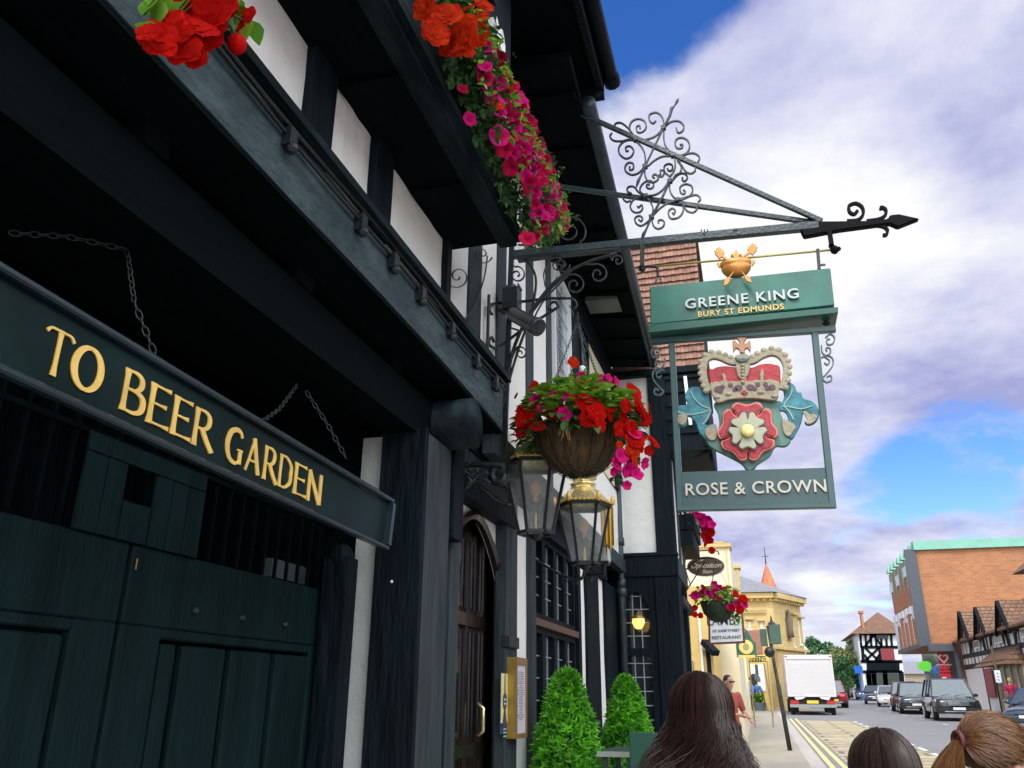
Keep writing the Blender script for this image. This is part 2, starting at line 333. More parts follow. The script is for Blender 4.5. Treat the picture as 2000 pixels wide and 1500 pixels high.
# --- jetty over the carriage entrance
JX = -1.5
a0, a1 = aX(-250, -770, JX), aX(982, 745, JX); b1 = aX(960, 850, JX)
yE = a1.y
mb = MB()
def zt(y): return 3.50+0.012*(y-1)           # top edge of the fascia beam
def zb(y): return 3.29-0.020*(y-1)-0.03*sin(y*1.3)*0.6
n = 40
for i in range(n):
    y0, y1 = -3+(yE+3)*i/n, -3+(yE+3)*(i+1)/n
    mb.hexa([(JX-.16, y0, zb(y0)), (JX, y0, zb(y0)), (JX, y1, zb(y1)), (JX-.16, y1, zb(y1))], [(JX-.16, y0, zt(y0)), (JX, y0, zt(y0)), (JX, y1, zt(y1)), (JX-.16, y1, zt(y1))])
for v in mb.v: v.x += noise.noise(V3((v.y*1.7, v.z*3, 0)))*0.012
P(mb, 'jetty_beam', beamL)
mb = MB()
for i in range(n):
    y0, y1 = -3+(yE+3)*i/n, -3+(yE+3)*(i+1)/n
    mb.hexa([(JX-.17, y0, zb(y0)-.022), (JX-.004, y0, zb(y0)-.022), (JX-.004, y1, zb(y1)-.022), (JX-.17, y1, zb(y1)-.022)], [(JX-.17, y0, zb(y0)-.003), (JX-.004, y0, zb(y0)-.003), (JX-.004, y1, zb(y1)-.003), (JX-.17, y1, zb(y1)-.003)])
P(mb, 'beam_shade_board', soffm)  # added black board that gives the beam's underside its shade
# moulded rail and cable clips along the top of the beam
mb = MB(); mb.bar((JX+.03, -3, 3.525), (JX+.03, yE, 3.565), .06, .04); P(mb, 'beam_moulding', timber)
mb = MB()
mb.tube([(JX+.022, y*0.25-3, 3.525-0.018*sin(y*0.7)) for y in range(0, 33)], .011, 5); mb.tube([(JX+.02, y*0.25-3, 3.475-0.012*sin(y*0.9+1)) for y in range(0, 33)], .008, 5)
P(mb, 'cable', iron, smooth=True)
for i, y in enumerate((2.15, 2.75, 3.1, 3.45, 3.9, 4.35, 4.75)):
    mb = MB(); mb.box(JX+.002, JX+.04, y, y+.05, 3.42, 3.5); mb.ball((JX+.03, y+.03, 3.42), .026, 8, 5); P(mb, 'cable_clip', iron)
# soffit of the jetty: boards and cross joists
ZS = 3.20
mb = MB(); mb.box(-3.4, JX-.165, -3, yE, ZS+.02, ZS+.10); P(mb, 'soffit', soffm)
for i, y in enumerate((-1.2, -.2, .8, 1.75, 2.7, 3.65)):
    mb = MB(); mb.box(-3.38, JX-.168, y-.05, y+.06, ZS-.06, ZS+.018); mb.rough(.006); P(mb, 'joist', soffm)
mb = MB(); mb.box(-1.86, -1.68, -3, 4.6, 2.90, 3.135); mb.rough(.008, 2); P(mb, 'bressummer', soffm)  # near-black soffit colour deepens the shade under the jetty here
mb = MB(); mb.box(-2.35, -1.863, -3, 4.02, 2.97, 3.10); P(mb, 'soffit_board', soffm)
# upper front wall (first floor over the gate)
WX = JX-.012
def panel_x(y0, y1, z0, z1, x=WX, m=plaster, nm='plaster_panel', t=.06):
    mb = MB(); mb.grid(lambda u, v: (x+0.012*noise.noise(V3((u*3+y0, v*3, 1))), y0+(y1-y0)*u, z0+(z1-z0)*v), 6, 6)
    mb.box(x-t, x-.02, y0, y1, z0, z1); return P(mb, nm, m, fix=False)
def stud_x(y0, y1, z0, z1, x=WX, m=timberV, t=.10, pr=.035):
    mb = MB(); mb.box(x-t, x+pr, y0, y1, z0, z1)
    for v in mb.v: v += V3((0, noise.noise(v*2)*.012, 0))
    return P(mb, 'stud', m, bevel=.006)
ys = [-3.0, -2.4, -1.85, -1.3, -.75, -.2, .35, .85]
for y in ys: panel_x(y, y+.40, 3.6, 4.15); stud_x(y+.40, y+.55, 3.6, 4.15)
for (y0, y1, s1) in ((1.52, 2.275, 2.475), (2.475, 2.87, 3.065), (3.065, 3.825, 3.90)):
    panel_x(y0, y1, 3.52, 4.15); stud_x(y1, s1, 3.52, 4.15)
stud_x(1.40, 1.52, 3.6, 4.15)
# --- oriel above, its deep soffit at z = 4
OX = -1.12; OE = 4.0
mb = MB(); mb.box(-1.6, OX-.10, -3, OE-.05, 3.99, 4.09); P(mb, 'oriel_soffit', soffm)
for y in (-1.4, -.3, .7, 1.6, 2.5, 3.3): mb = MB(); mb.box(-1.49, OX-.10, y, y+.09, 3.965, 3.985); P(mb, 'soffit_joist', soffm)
mb = MB(); mb.box(OX-.10, OX, -3, OE, 3.985, 4.33)
P(mb, 'oriel_beam', timber, sub=.5)
mb = MB(); mb.box(OX-.02, OX+.035, -3, OE+.02, 4.02, 4.07); P(mb, 'beam_moulding', timber)
mb = MB(); mb.box(-1.6, OX-.04, -3, OE-.03, 4.34, 6.02); P(mb, 'oriel_wall', timberV)
for i in range(9):
    y = -2.7+i*.72
    mb = MB(); mb.box(OX-.045, OX-.01, y, y+.10, 4.34, 6.0); P(mb, 'mullion', timberV)
mb = MB(); mb.box(OX-.05, OX+.01, -3, OE+.0, 4.95, 5.04); P(mb, 'transom', timberV)
q = aX(975, 60, OX+.02); panel_x(3.5, 3.68, 5.05, 5.22, x=OX+.01)
# pub main body masses (behind the faces)
mb = MB(); mb.box(-9, -3.4, -3, 4.6, -.5, 6.2); P(mb, 'rear_wall', timberV)
mb = MB(); mb.box(-9, -1.69, -3, 4.98, 3.6, 9.0); P(mb, 'upper_wall', timberV)
# eaves of the near roof with its gutter
mb = MB(); mb.box(-2.2, -.80, -3, 5.15, 6.02, 6.10); P(mb, 'eaves_soffit', soffm)
mb = MB(); mb.box(-.80, -.75, -3, 5.18, 5.98, 6.18); mb.box(-1.55, -.75, 5.16, 5.22, 5.93, 6.16); P(mb, 'eaves_board', timberV)
mb = MB(); mb.tube([(-.69, -3, 6.12), (-.69, 5.24, 6.12)], .055, 10); mb.tube([(-.69, 5.18, 6.12), (-.69, 5.27, 6.12)], .066, 10); P(mb, 'gutter', timberV, smooth=True)
mb = MB(); mb.add([(-.71, -3, 6.2), (-.71, 5.2, 6.2), (-5, 5.3, 10.4), (-5, -3, 10.4)], [(0, 1, 2, 3)]); mb.add([(-.71, -3, 6.12), (-.71, 5.2, 6.12), (-5, 5.3, 10.2), (-5, -3, 10.2)], [(0, 1, 2, 3)])
roofT = mat('red brown roof tiles', (0.19, 0.095, 0.055), 0.85, var=0.35, nscale=3, bump=0.3, kind='brick', col2=(.25, .13, .075), p=dict(w=.3, h=.16, mort=.02, mc=(.06, .035, .025)))
P(mb, 'roof', roofT)
# --- post at the end of the carriage entrance (side to us coloured as in shade, street face coloured as skylit)
PX = -1.62
mb = MB(); mb.box(PX-.262, PX, 3.98, 4.02, 0, 2.92); P(mb, 'post_shade_side', timberV, bevel=.004)
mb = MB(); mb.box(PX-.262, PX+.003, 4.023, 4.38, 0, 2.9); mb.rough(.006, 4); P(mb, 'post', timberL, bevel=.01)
mb = MB(); mb.box(-2.02, PX-.264, 4.03, 4.25, 0, 2.9); P(mb, 'passage_wall', mat('grey limewash', (.42, .43, .42), .9, var=.12, nscale=3, bump=.3)); mb = MB(); mb.box(-3.4, -2.022, 4.09, 4.25, 0, 3.0); P(mb, 'passage_side', soffm)
mb = MB(); mb.ball(aY(765, 1136, 3.97), .008, 8, 6); P(mb, 'stud_light', white)
# carved bracket under the end of the jetty beam (rounded beam end)
c0 = aX(915, 838, -1.5)
mb = MB(); mb.tube([(-2.1, c0.y, 3.04), (-1.46, c0.y, 3.04)], .15, 18); P(mb, 'beam_end', timber, smooth=True)
mb = MB(); mb.box(-2.05, -1.62, 4.45, 4.62, 2.4, 3.2); P(mb, 'bracket', timberV)

# --- middle range: first floor close studding
MX = -1.6; MT = 5.72; ME = 10.9; M0 = 3.55; GX = -1.7
mb = MB(); mb.box(-6, MX-.07, 4.45, ME, 3.06, MT+.4); mb.box(-6, GX-.21, 4.45, ME, 0, 3.05); P(mb, 'core_wall', timberV)
zs = M0
def yAt(px, py=600, X=MX): return aX(px, py, X).y
edges = [(878, 912, 'w'), (912, 937, 's'), (937, 968, 'w'), (968, 986, 's'), (986, 1026, 'w'), (1026, 1040, 's'), (1040, 1066, 'w'), (1066, 1075, 's')]
for x0, x1, k in edges:
    y0, y1 = yAt(x0), yAt(x1)
    if k == 'w': panel_x(y0, y1, zs if y0 < 5 else 3.2, MT, x=MX)
    else: stud_x(y0, y1, zs if y0 < 5 else 3.2, MT, x=MX, m=timberL, pr=.012)
panel_x(3.85, yAt(878), 3.55, MT, x=MX)
def leaded(y0, y1, z0, z1, X, nu, nv, nm='window', gm=glass, fm=timberV, fw=.045, diag=False):
    mb = MB(); mb.box(X-.02, X+.03, y0, y0+fw, z0, z1); mb.box(X-.02, X+.03, y1-fw, y1, z0, z1); mb.box(X-.02, X+.03, y0+fw, y1-fw, z0, z0+fw); mb.box(X-.02, X+.03, y0+fw, y1-fw, z1-fw, z1)
    f = P(mb, nm, fm)
    mb = MB(); mb.box(X-.03, X-.012, y0+fw, y1-fw, z0+fw, z1-fw); g = mb.build('glass', gm, f)
    mb = MB()
    for i in range(1, nu): y = y0+fw+(y1-y0-2*fw)*i/nu; mb.box(X-.011, X-.004, y-.005, y+.005, z0+fw, z1-fw)
    for j in range(1, nv): z = z0+fw+(z1-z0-2*fw)*j/nv; mb.box(X-.0035, X+.001, y0+fw, y1-fw, z-.005, z+.005)
    mb.build('leading', lead, f); return f
y75, y107 = yAt(1075, 650), yAt(1107, 650)
leaded(y75, y107, 4.15, 5.52, MX+.02, 3, 7, gm=glassL, fm=white, fw=.03)
panel_x(y75, ME, 3.2, 4.12, x=MX); mb = MB(); mb.box(MX-.05, MX+.03, y75, ME, 5.53, 5.8); P(mb, 'window_lintel', timberV)
stud_x(y107, y107+.5, 4.12, 5.52, x=MX)
leaded(y107+.5, y107+1.0, 4.15, 5.5, MX+.02, 3, 7)
curt = mat('cream curtain', (0.65, 0.6, 0.42), 0.8, var=.2, nscale=10, stretch=(1, 6, .2))
panel_x(y107+1.05, ME-.4, 4.12, 5.5, x=MX+.01, m=curt, nm='window_blind')
stud_x(ME-.4, ME, 4.12, 5.5, x=MX)
mb = MB(); mb.box(MX-.03, MX+.06, 4.99, ME, 3.05, 3.22); P(mb, 'girding_beam', timberL)
# eaves of the middle range (drops slightly skew, as the photo shows it)
eA, eB = (-.90, 4.6, 5.80), (-1.055, 10.6, 5.80)
mb = MB(); mb.add([eA, eB, (MX-.05, 10.6, 5.86), (MX-.05, 4.6, 5.86), (eA[0], 4.6, 5.9), (eB[0], 10.6, 5.9), (MX-.05, 10.6, 5.96), (MX-.05, 4.6, 5.96)], [(0, 1, 2, 3), (4, 5, 6, 7), (0, 1, 5, 4), (1, 2, 6, 5), (2, 3, 7, 6), (3, 0, 4, 7)]); P(mb, 'eaves_soffit', soffm)
mb = MB(); mb.tube([(eA[0]+.035, 5.1, 5.84), (eB[0]+.05, 10.6, 5.84)], .06, 12); P(mb, 'gutter', ironB, smooth=True)
for i in range(9): t = (i+.5)/9; mb = MB(); mb.bar(V3(eA).lerp(V3(eB), t)+V3((-.02, 0, -.02)), V3((MX+.05, 4.6+6*t, 5.84)), .07, .03); P(mb, 'rafter_end', soffm)
mb = MB(); mb.add([(eA[0]+.02, 5.3, 5.93), (eB[0]+.02, 10.9, 5.93), (-5, 10.9, 9.4), (-5, 5.3, 9.4)], [(0, 1, 2, 3)]); P(mb, 'roof', roofT)
# small curved canopy under the eaves
mb = MB(); A, B = aY(1142, 588, 8.3), aY(1206, 583, 8.3); c = (A+B)/2; r = (B-A).length/2
pts = [A]+[c+(A-c)*cos(pi*i/10)+V3((0, 0, 1))*r*.62*sin(pi*i/10) for i in range(1, 10)]+[B]
can = mat('dull green canopy', (0.10, 0.13, 0.11), 0.6, var=.4, nscale=5); mb.plate(pts, (0, .35, 0)); P(mb, 'canopy', can)

# --- middle range: ground floor
GX = -1.7
def yG(px, py=1300): return aX(px, py, GX).y
d0, d1 = yG(872), yG(988)
# door with pointed arch, recessed
doorm = mat('dark brown oak door', (0.014, 0.007, 0.005), 0.3, var=.4, nscale=8, bump=.4, bscale=20, stretch=(2, 2, .2), coat=.4)
DX = GX-.16
mb = MB(); mb.box(GX-.06, GX+.02, d0-.02, d0+.12, 0, 2.85); mb.box(GX-.06, GX+.03, d1-.1, d1+.02, 0, 2.85); P(mb, 'door_post', timberL, bevel=.008)
# lintel beam above the door with white spandrels
mb = MB(); mb.box(GX-.2, GX+.05, d0-.05, d1+.1, 2.72, 2.86); P(mb, 'lintel', timberV, bevel=.006)
mb = MB(); mb.box(GX-.2, GX+.01, d0-.05, d1+.15, 2.87, 3.05); P(mb, 'lintel_band', timberL)
mb = MB(); ym, hw = (d0+d1)/2, (d1-d0)/2
def archz(t): return 2.33+0.36*(1-abs(t)**1.8)
for sgn in (-1, 1):
    pts = [(GX-.06, ym+sgn*hw, 2.72)]+[(GX-.06, ym+sgn*hw*(1-i/8), archz(1-i/8)) for i in range(9)]+[(GX-.06, ym, 2.72)]; mb.plate(pts, (-.03, 0, 0))
P(mb, 'spandrel', plaster)
mb = MB(); mb.tube([(GX-.05, ym+hw*(i/10-1), archz(i/10-1)-.0) for i in range(21)], .035, 6); P(mb, 'door_arch', doorm)
mb = MB(); mb.box(DX-.05, DX, d0, d1, 0, 2.7)
door = P(mb, 'door', doorm)
mb = MB()
for i in range(6): y = d0+.14+(d1-d0-.25)*i/5; mb.box(DX+.002, DX+.03, y-.025, y+.025, 0.1, 2.6)
mb.box(DX+.002, DX+.04, d0+.1, d1-.1, 1.98, 2.06); mb.box(DX+.002, DX+.04, d0+.1, d1-.1, 1.18, 1.26)
mb.build('door_ribs', doorm, door)
for z0, z1, mmm in ((2.10, 2.55, glass), (1.3, 1.95, glass)):
    for i in range(5):
        y = d0+.17+(d1-d0-.25)*i/5; mb = MB(); mb.box(DX+.003, DX+.012, y, y+.12, z0, z1); mb.build('pane', mmm, door)
mb = MB(); mb.tube([(DX+.05, d1-.28, 1.30), (DX+.09, d1-.28, 1.33), (DX+.09, d1-.28, 1.47), (DX+.05, d1-.28, 1.5)], .012, 8); mb.build('handle', goldL, door, smooth=True)
# white strip, mullioned window, white strips
panel_x(yG(1001), yG(1028), .3, 2.95, x=GX); stud_x(yG(988), yG(1001), 0, 3.0, x=GX, m=timberL)
wy0, wy1 = yG(1028), yG(1125)
stud_x(wy0, wy0+.14, 0, 2.95, x=GX+.01, m=timberL)
WZ0, WZ1, WZ2 = 0.95, 2.08, 2.85
nw = 4; ww = (wy1-wy0-.14)/nw
for i in range(nw):
    y = wy0+.14+i*ww
    leaded(y, y+ww, WZ0, WZ1, GX-.03, 3, 6, fw=.05); leaded(y, y+ww, WZ1+.06, WZ2, GX-.03, 3, 4, fw=.05)
mb = MB(); mb.box(GX-.05, GX+.035, wy0+.14, wy1, WZ1+.002, WZ1+.058); P(mb, 'window_rail', mat('brown sill', (0.10, 0.05, 0.035), .5)); mb = MB(); mb.box(GX-.05, GX+.06, wy0+.14, wy1, WZ0-.08, WZ0-.003); P(mb, 'window_sill', MATS['brown sill'])
mb = MB(); mb.box(GX-.1, GX+.045, wy0, yG(1185), WZ2+.003, 3.05); P(mb, 'window_head', timberV)
panel_x(wy0, ME, .25, WZ0-.09, x=GX)
for x0, x1, k in ((1125, 1130, 's'), (1130, 1142, 'w'), (1142, 1166, 's'), (1166, 1180, 'w'), (1180, 1200, 's')):
    y0, y1 = yG(x0, 1250), yG(x1, 1250)
    if k == 'w': panel_x(y0, y1, .25, 2.84, x=GX)
    else: stud_x(y0, min(y1, ME-.01), 0, 2.85, x=GX)
mb = MB(); mb.box(GX-.06, GX+.06, wy0, ME, -.1, .24); P(mb, 'plinth', timberV)

# --- downpipe at the corner of the bay
dp = aY(1205, 1000, 10.8)
mb = MB(); X = dp.x+.02; mb.tube([(X, 10.78, 0.2), (X, 10.78, 5.7)], .05, 10)
for z in (1.0, 2.86, 3.4, 4.3, 5.1): mb.tube([(X, 10.78, z), (X, 10.78, z+.10)], .066, 10)
mb.tube([(X, 10.78, 2.75), (X, 10.78, 2.85)], .075, 10)
P(mb, 'downpipe', ironB, smooth=True)

# ================================================================ the projecting bay with the tile-hung gable
bayo = thing('jettied_bay', 'dark timbered bay with a tall white panel and tile hung gable beyond the hanging basket', 'building', (-1.3, 10.9, 0))
def B(mb, nm, m, **k): return mb.build(nm, m, bayo, **k)
BY = 10.9
gx0, gx1, gz_ = -1.75, -.93, 3.28
mb = MB(); mb.box(-4, gx1-.04, BY+.1, 12.7, 0, 4.7); B(mb, 'core_wall', timberV)
# upper floor: white panel, corner post
mb = MB(); mb.grid(lambda u, v: (aY(1200+80*u, 900, BY).x, BY+.03+.01*noise.noise(V3((u*3, v*3, 0))), gz_+1.4*v+.02), 6, 10); mb.box(-1.75, aY(1280, 900, BY).x, BY+.04, BY+.1, gz_, 5.9); B(mb, 'plaster_panel', plaster, fix=False)
mb = MB(); px0, px1 = aY(1278, 1000, BY).x, aY(1316, 1000, BY).x; mb.box(px0, px1, BY-.02, BY+.22, gz_, 5.9); mb.rough(.006); B(mb, 'corner_post', timberV, bevel=.012)
mb = MB(); mb.box(-1.75, px1+.01, BY-.03, BY+.1, gz_-.28, gz_); mb.box(-1.75, px1+.02, BY-.05, BY+.1, gz_-.02, gz_+.03); B(mb, 'jetty_beam', timberV, bevel=.01)
# street face of the bay: studs seen at a grazing angle
for i in range(2):
    y = BY+.24+i*.62
    mb = MB(); mb.box(px1-.10, px1-.02, y, y+.40, gz_, 4.66); B(mb, 'plaster_panel', plaster)
    mb = MB(); mb.box(px1-.10, px1, y+.40, y+.62, gz_, 4.66); B(mb, 'stud', timberL)
mb = MB(); mb.box(px1-.08, px1+.01, BY+.1, 12.5, gz_-.27, gz_-.01); B(mb, 'street_beam', timberL, bevel=.01)
# ground floor: dark surround, arched leaded window to the camera side
lx0, lx1 = aY(1213, 1280, BY).x, aY(1300, 1280, BY).x
mb = MB(); 
wx0, wx1 = aY(1222, 1280, BY).x, aY(1272, 1280, BY).x
mb.box(-1.75, wx0, BY, BY+.09, 0, 3.0); mb.box(wx1, px1-.02, BY, BY+.09, 0, 3.0)
zc = 2.62; pts = [(wx0, BY, 3.0), (wx0, BY, zc)]+[(wx0+(wx1-wx0)*i/8, BY, zc+.20*sin(pi*i/8)) for i in range(1, 8)]+[(wx1, BY, zc), (wx1, BY, 3.0)]
mb.plate(pts, (0, .09, 0)); mb.box(wx0, wx1, BY-.01, BY+.09, 2.03, 2.12); mb.box(wx0, wx1, BY, BY+.09, 0, .9); B(mb, 'front_wall', timberV)
mb = MB(); mb.box(px0-.05, px1, BY-.03, BY+.2, 0, gz_-.29); B(mb, 'ground_post', timberV, bevel=.012)
mb = MB(); mb.box(wx0, wx1, BY+.07, BY+.088, .9, 2.83); wnd = B(mb, 'window', glass)
mb = MB()
for i in range(1, 3): x = wx0+(wx1-wx0)*i/3; mb.box(x-.006, x+.006, BY+.05, BY+.068, .9, 2.8)
for j in range(12): z = .95+j*.165; mb.box(wx0, wx1, BY+.045, BY+.05, z-.006, z+.006)
mb.build('leading', lead, wnd)
for i in range(2):
    y = BY+.25+i*1.0; mb = MB(); mb.box(px1-.1, px1+.0, y, y+.18, 0, gz_-.29); B(mb, 'stud', timberV)
    mb = MB(); mb.box(px1-.12, px1-.05, y+.18, y+1.0, 1.0, 2.7); B(mb, 'window', glass)
    mb = MB(); mb.box(px1-.1, px1+.03, y+.18, y+1.0, 2.7, 2.80); mb.box(px1-.1, px1+.05, y+.18, y+1.0, .9, 1.0); B(mb, 'sill', timberL)
# tile-hung upper storey
tx0, tx1, tz0, tz1 = -1.62, aY(1378, 700, BY).x, 5.88, 7.84
tilem = mat('hanging clay tiles', (0.42, 0.20, 0.135), 0.8, var=.22, nscale=5, kind='tile', col2=(0.30, 0.15, 0.11), p=dict(w=.17, h=5, mort=.004, rot=(radians(90), 0, 0), mc=(.08, .04, .03)), bump=.2)
mb = MB(); rows = 19
for i in range(rows):
    z0 = tz0+(tz1-tz0)*i/rows; z1 = z0+(tz1-tz0)/rows; k = 24
    for j in range(k):
        x0 = tx0+(tx1-tx0)*j/k; x1 = tx0+(tx1-tx0)*(j+1)/k; q = random.uniform(-.004, .006); dz = random.uniform(-.006, .004)
        mb.hexa([(x0, BY-.045-q, z0+dz), (x1-.003, BY-.045-q, z0+dz), (x1-.003, BY-.02, z0+dz), (x0, BY-.02, z0+dz)], [(x0, BY-.012, z1+.01), (x1-.003, BY-.012, z1+.01), (x1-.003, BY+.01, z1+.01), (x0, BY+.01, z1+.01)])
B(mb, 'tile_hanging', mat('clay tiles per tile', (0.34, 0.18, 0.13), 0.8, var=.25, nscale=9, kind='isl', col2=(0.22, 0.115, 0.085)), fix=False)
mb = MB(); mb.box(tx0, tx1-.01, BY+.02, 13.1, tz0, tz1); B(mb, 'gable_wall', timberV)
mb = MB(); mb.box(tx0-.1, tx1+.03, BY-.05, 13.1, tz1+.0, tz1+.08); mb.add([(tx1+.03, BY-.05, tz1+.08), (tx1+.03, 13.1, tz1+.08), (-1.6, 13.1, tz1+1.0), (-1.6, BY+1.5, tz1+1.0)], [(0, 1, 2, 3)]); B(mb, 'roof', roofT)
mb = MB(); mb.box(tx0, tx1+.02, BY-.06, BY+.05, tz0-.10, tz0-.01); mb.box(-.93, tx1-.02, BY+.0, 13.1, 4.66, tz0-.1); mb.box(-4, -.93, BY+.1, 13.1, 4.7, tz0-.1); B(mb, 'upper_front', timberV)
for (x0, y0, x1, y1, wd) in ((1338, 735, 1349, 830, .045), (1372, 740, 1380, 870, .04)):
    mb = MB(); mb.bar(aY(x0, y0, BY-.02), aY(x1, y1, BY-.02), wd, .03, (0, 1, 0)); B(mb, 'batten', white if x0 < 1350 else timberV)
for i in range(5): z = 4.9+i*.2; mb = MB(); mb.box(-.9, -.4, BY-.03, BY-.002, z, z+.05); B(mb, 'weatherboard', timberV)
mb = MB(); q = aY(1388, 885, BY+.3); mb.bar(q, q+V3((.015, 0, -.14)), .05, .05); mb.bar(aY(1338, 905, BY+.1), aY(1386, 880, BY+.1), .05, .05); B(mb, 'bracket', timberV)
# window box with petunias on the street face is a thing of its own (below)

# ================================================================ gate, board and chains
GTX = -2.2
gate = thing('carriage_gate', 'dark green boarded double gate with a barred top in the carriage entrance', 'gate', (GTX, 3, 0))
ysp = aX(240, 1060, GTX).y; ye = 4.08
leafs = ((-.6, ysp-.012, 'left'), (ysp+.012, ye, 'right'))
for (y0, y1, nm) in leafs:
    mb = MB(); zt0, zt1 = 2.06, 2.15
    mb.box(GTX-.05, GTX, y0, y1, .08, 1.70)
    lf = mb.build('gate_leaf', gatem, gate)
    mb = MB(); mb.box(GTX+.002, GTX+.045, y0, y1, 1.78, 2.06); mb.box(GTX+.002, GTX+.045, y0, y0+.22, .08, 1.78); mb.box(GTX+.002, GTX+.045, y1-.2, y1, .08, 1.78)
    mb.box(GTX+.002, GTX+.044, y0+.22, y1-.2, 1.74, 1.778)
    mb.build('rail', gatem, lf, bevel=.006)
    if nm == 'right': xs = [yv for yv in (aX(340, 1230, GTX).y, aX(435, 1250, GTX).y, aX(522, 1270, GTX).y, aX(597, 1290, GTX).y)]
    else: xs = [y0+.5, y0+.9, y0+1.3, y1-.75]
    pv = y0+.22
    for x in xs+[y1-.2]:
        if x-pv > .12:
            mb = MB(); mb.box(GTX+.004, GTX+.040, pv+.022, x-.022, .1, 1.725); mb.build('board', gatem, lf, bevel=.008)
        pv = x
    mb = MB()
    for x in xs: mb.ball((GTX+.05, x+.05, 1.86), .016, 8, 5)
    mb.build('bolt_heads', iron, lf)
    # barred top with curved panel near the split
    mb = MB(); y = y0+.05
    while y < y1-.05: mb.box(GTX+.01, GTX+.025, y-.006, y+.006, 2.06, 2.50); y += .105
    mb.box(GTX+.0, GTX+.03, y0, y1, 2.40, 2.42)
    mb.build('bars', soffm, lf)
# fretted centre panel above the meeting stiles
c = aX(250, 1000, GTX); mb = MB()
y0, y1 = aX(130, 960, GTX).y, aX(380, 960, GTX).y
for (ya, yb) in ((y0, y0+.10), (y0+.105, y0+.2), (y1-.3, y1-.205), (y1-.2, y1-.105), (y1-.1, y1)): mb.box(GTX+.046, GTX+.056, ya, yb, 2.062, 2.33)
mb.box(GTX+.046, GTX+.056, y0, y1, 2.335, 2.40); mb.box(GTX+.046, GTX+.056, y0+.21, y1-.31, 2.062, 2.2); mb.build('fretted_panel', gatem, gate)
mb = MB(); mb.box(GTX-.15, GTX-.1, ye-.40, ye-.06, 2.1, 2.19); mb.build('light_gap', mat('light slit grey', (.06, .08, .08), .9), gate)  # grey plate standing in for light slits through the gate
mb = MB(); mb.box(-2.13, -1.995, 3.90, 4.022, .05, 2.22); mb.ball((-2.06, 3.95, 2.22), (.068, .06, .08), 12, 8); mb.build('gate_post', timberV, gate)
mb = MB(); mb.tube([(GTX+.05, ysp+.03, 1.97), (GTX+.05, ysp+.03, 2.01)], .003, 6); mb.build('latch', mat('dull gilt', (.25, .16, .04), .5), gate)

# hanging board
BX = -1.66
bt0, bt1 = aX(-160, 446, BX), aX(762, 985, BX); bb0, bb1 = aX(-160, 640, BX), aX(752, 1066, BX)
board = thing('beer_garden_board', 'long dark board with gold letters TO BEER GARDEN hanging by chains', 'sign board', (BX, 1.5, bb0.z))
mb = MB(); mb.hexa([bb0, bb1, bb1+V3((-.03, 0, 0)), bb0+V3((-.03, 0, 0))], [bt0, bt1, bt1+V3((-.03, 0, 0)), bt0+V3((-.03, 0, 0))])
boardm = mat('glossy dark board', (0.004, 0.015, 0.015), 0.35, var=.5, nscale=2.5, spec=.12)
mb.build('panel', boardm, board)
for n_, (p, q) in (('frame_rail', (bt0, bt1)), ('frame_rail', (bb0, bb1))):
    up = V3((0, 0, .014)) if p is bt0 else V3((0, 0, -.012))
    mb = MB(); mb.bar(p+up+V3((.008, 0, 0)), q+up+V3((.008, 0, 0)), .036, .022); mb.build(n_, mat('blue black gloss paint', (.012, .026, .034), .25, var=.3, nscale=4, spec=.5), board, bevel=.006)
mb = MB(); mb.bar(bt1+V3((.008, -.012, 0)), bb1+V3((.008, -.012, 0)), .045, .03); mb.build('frame_rail', MATS['blue black gloss paint'], board)
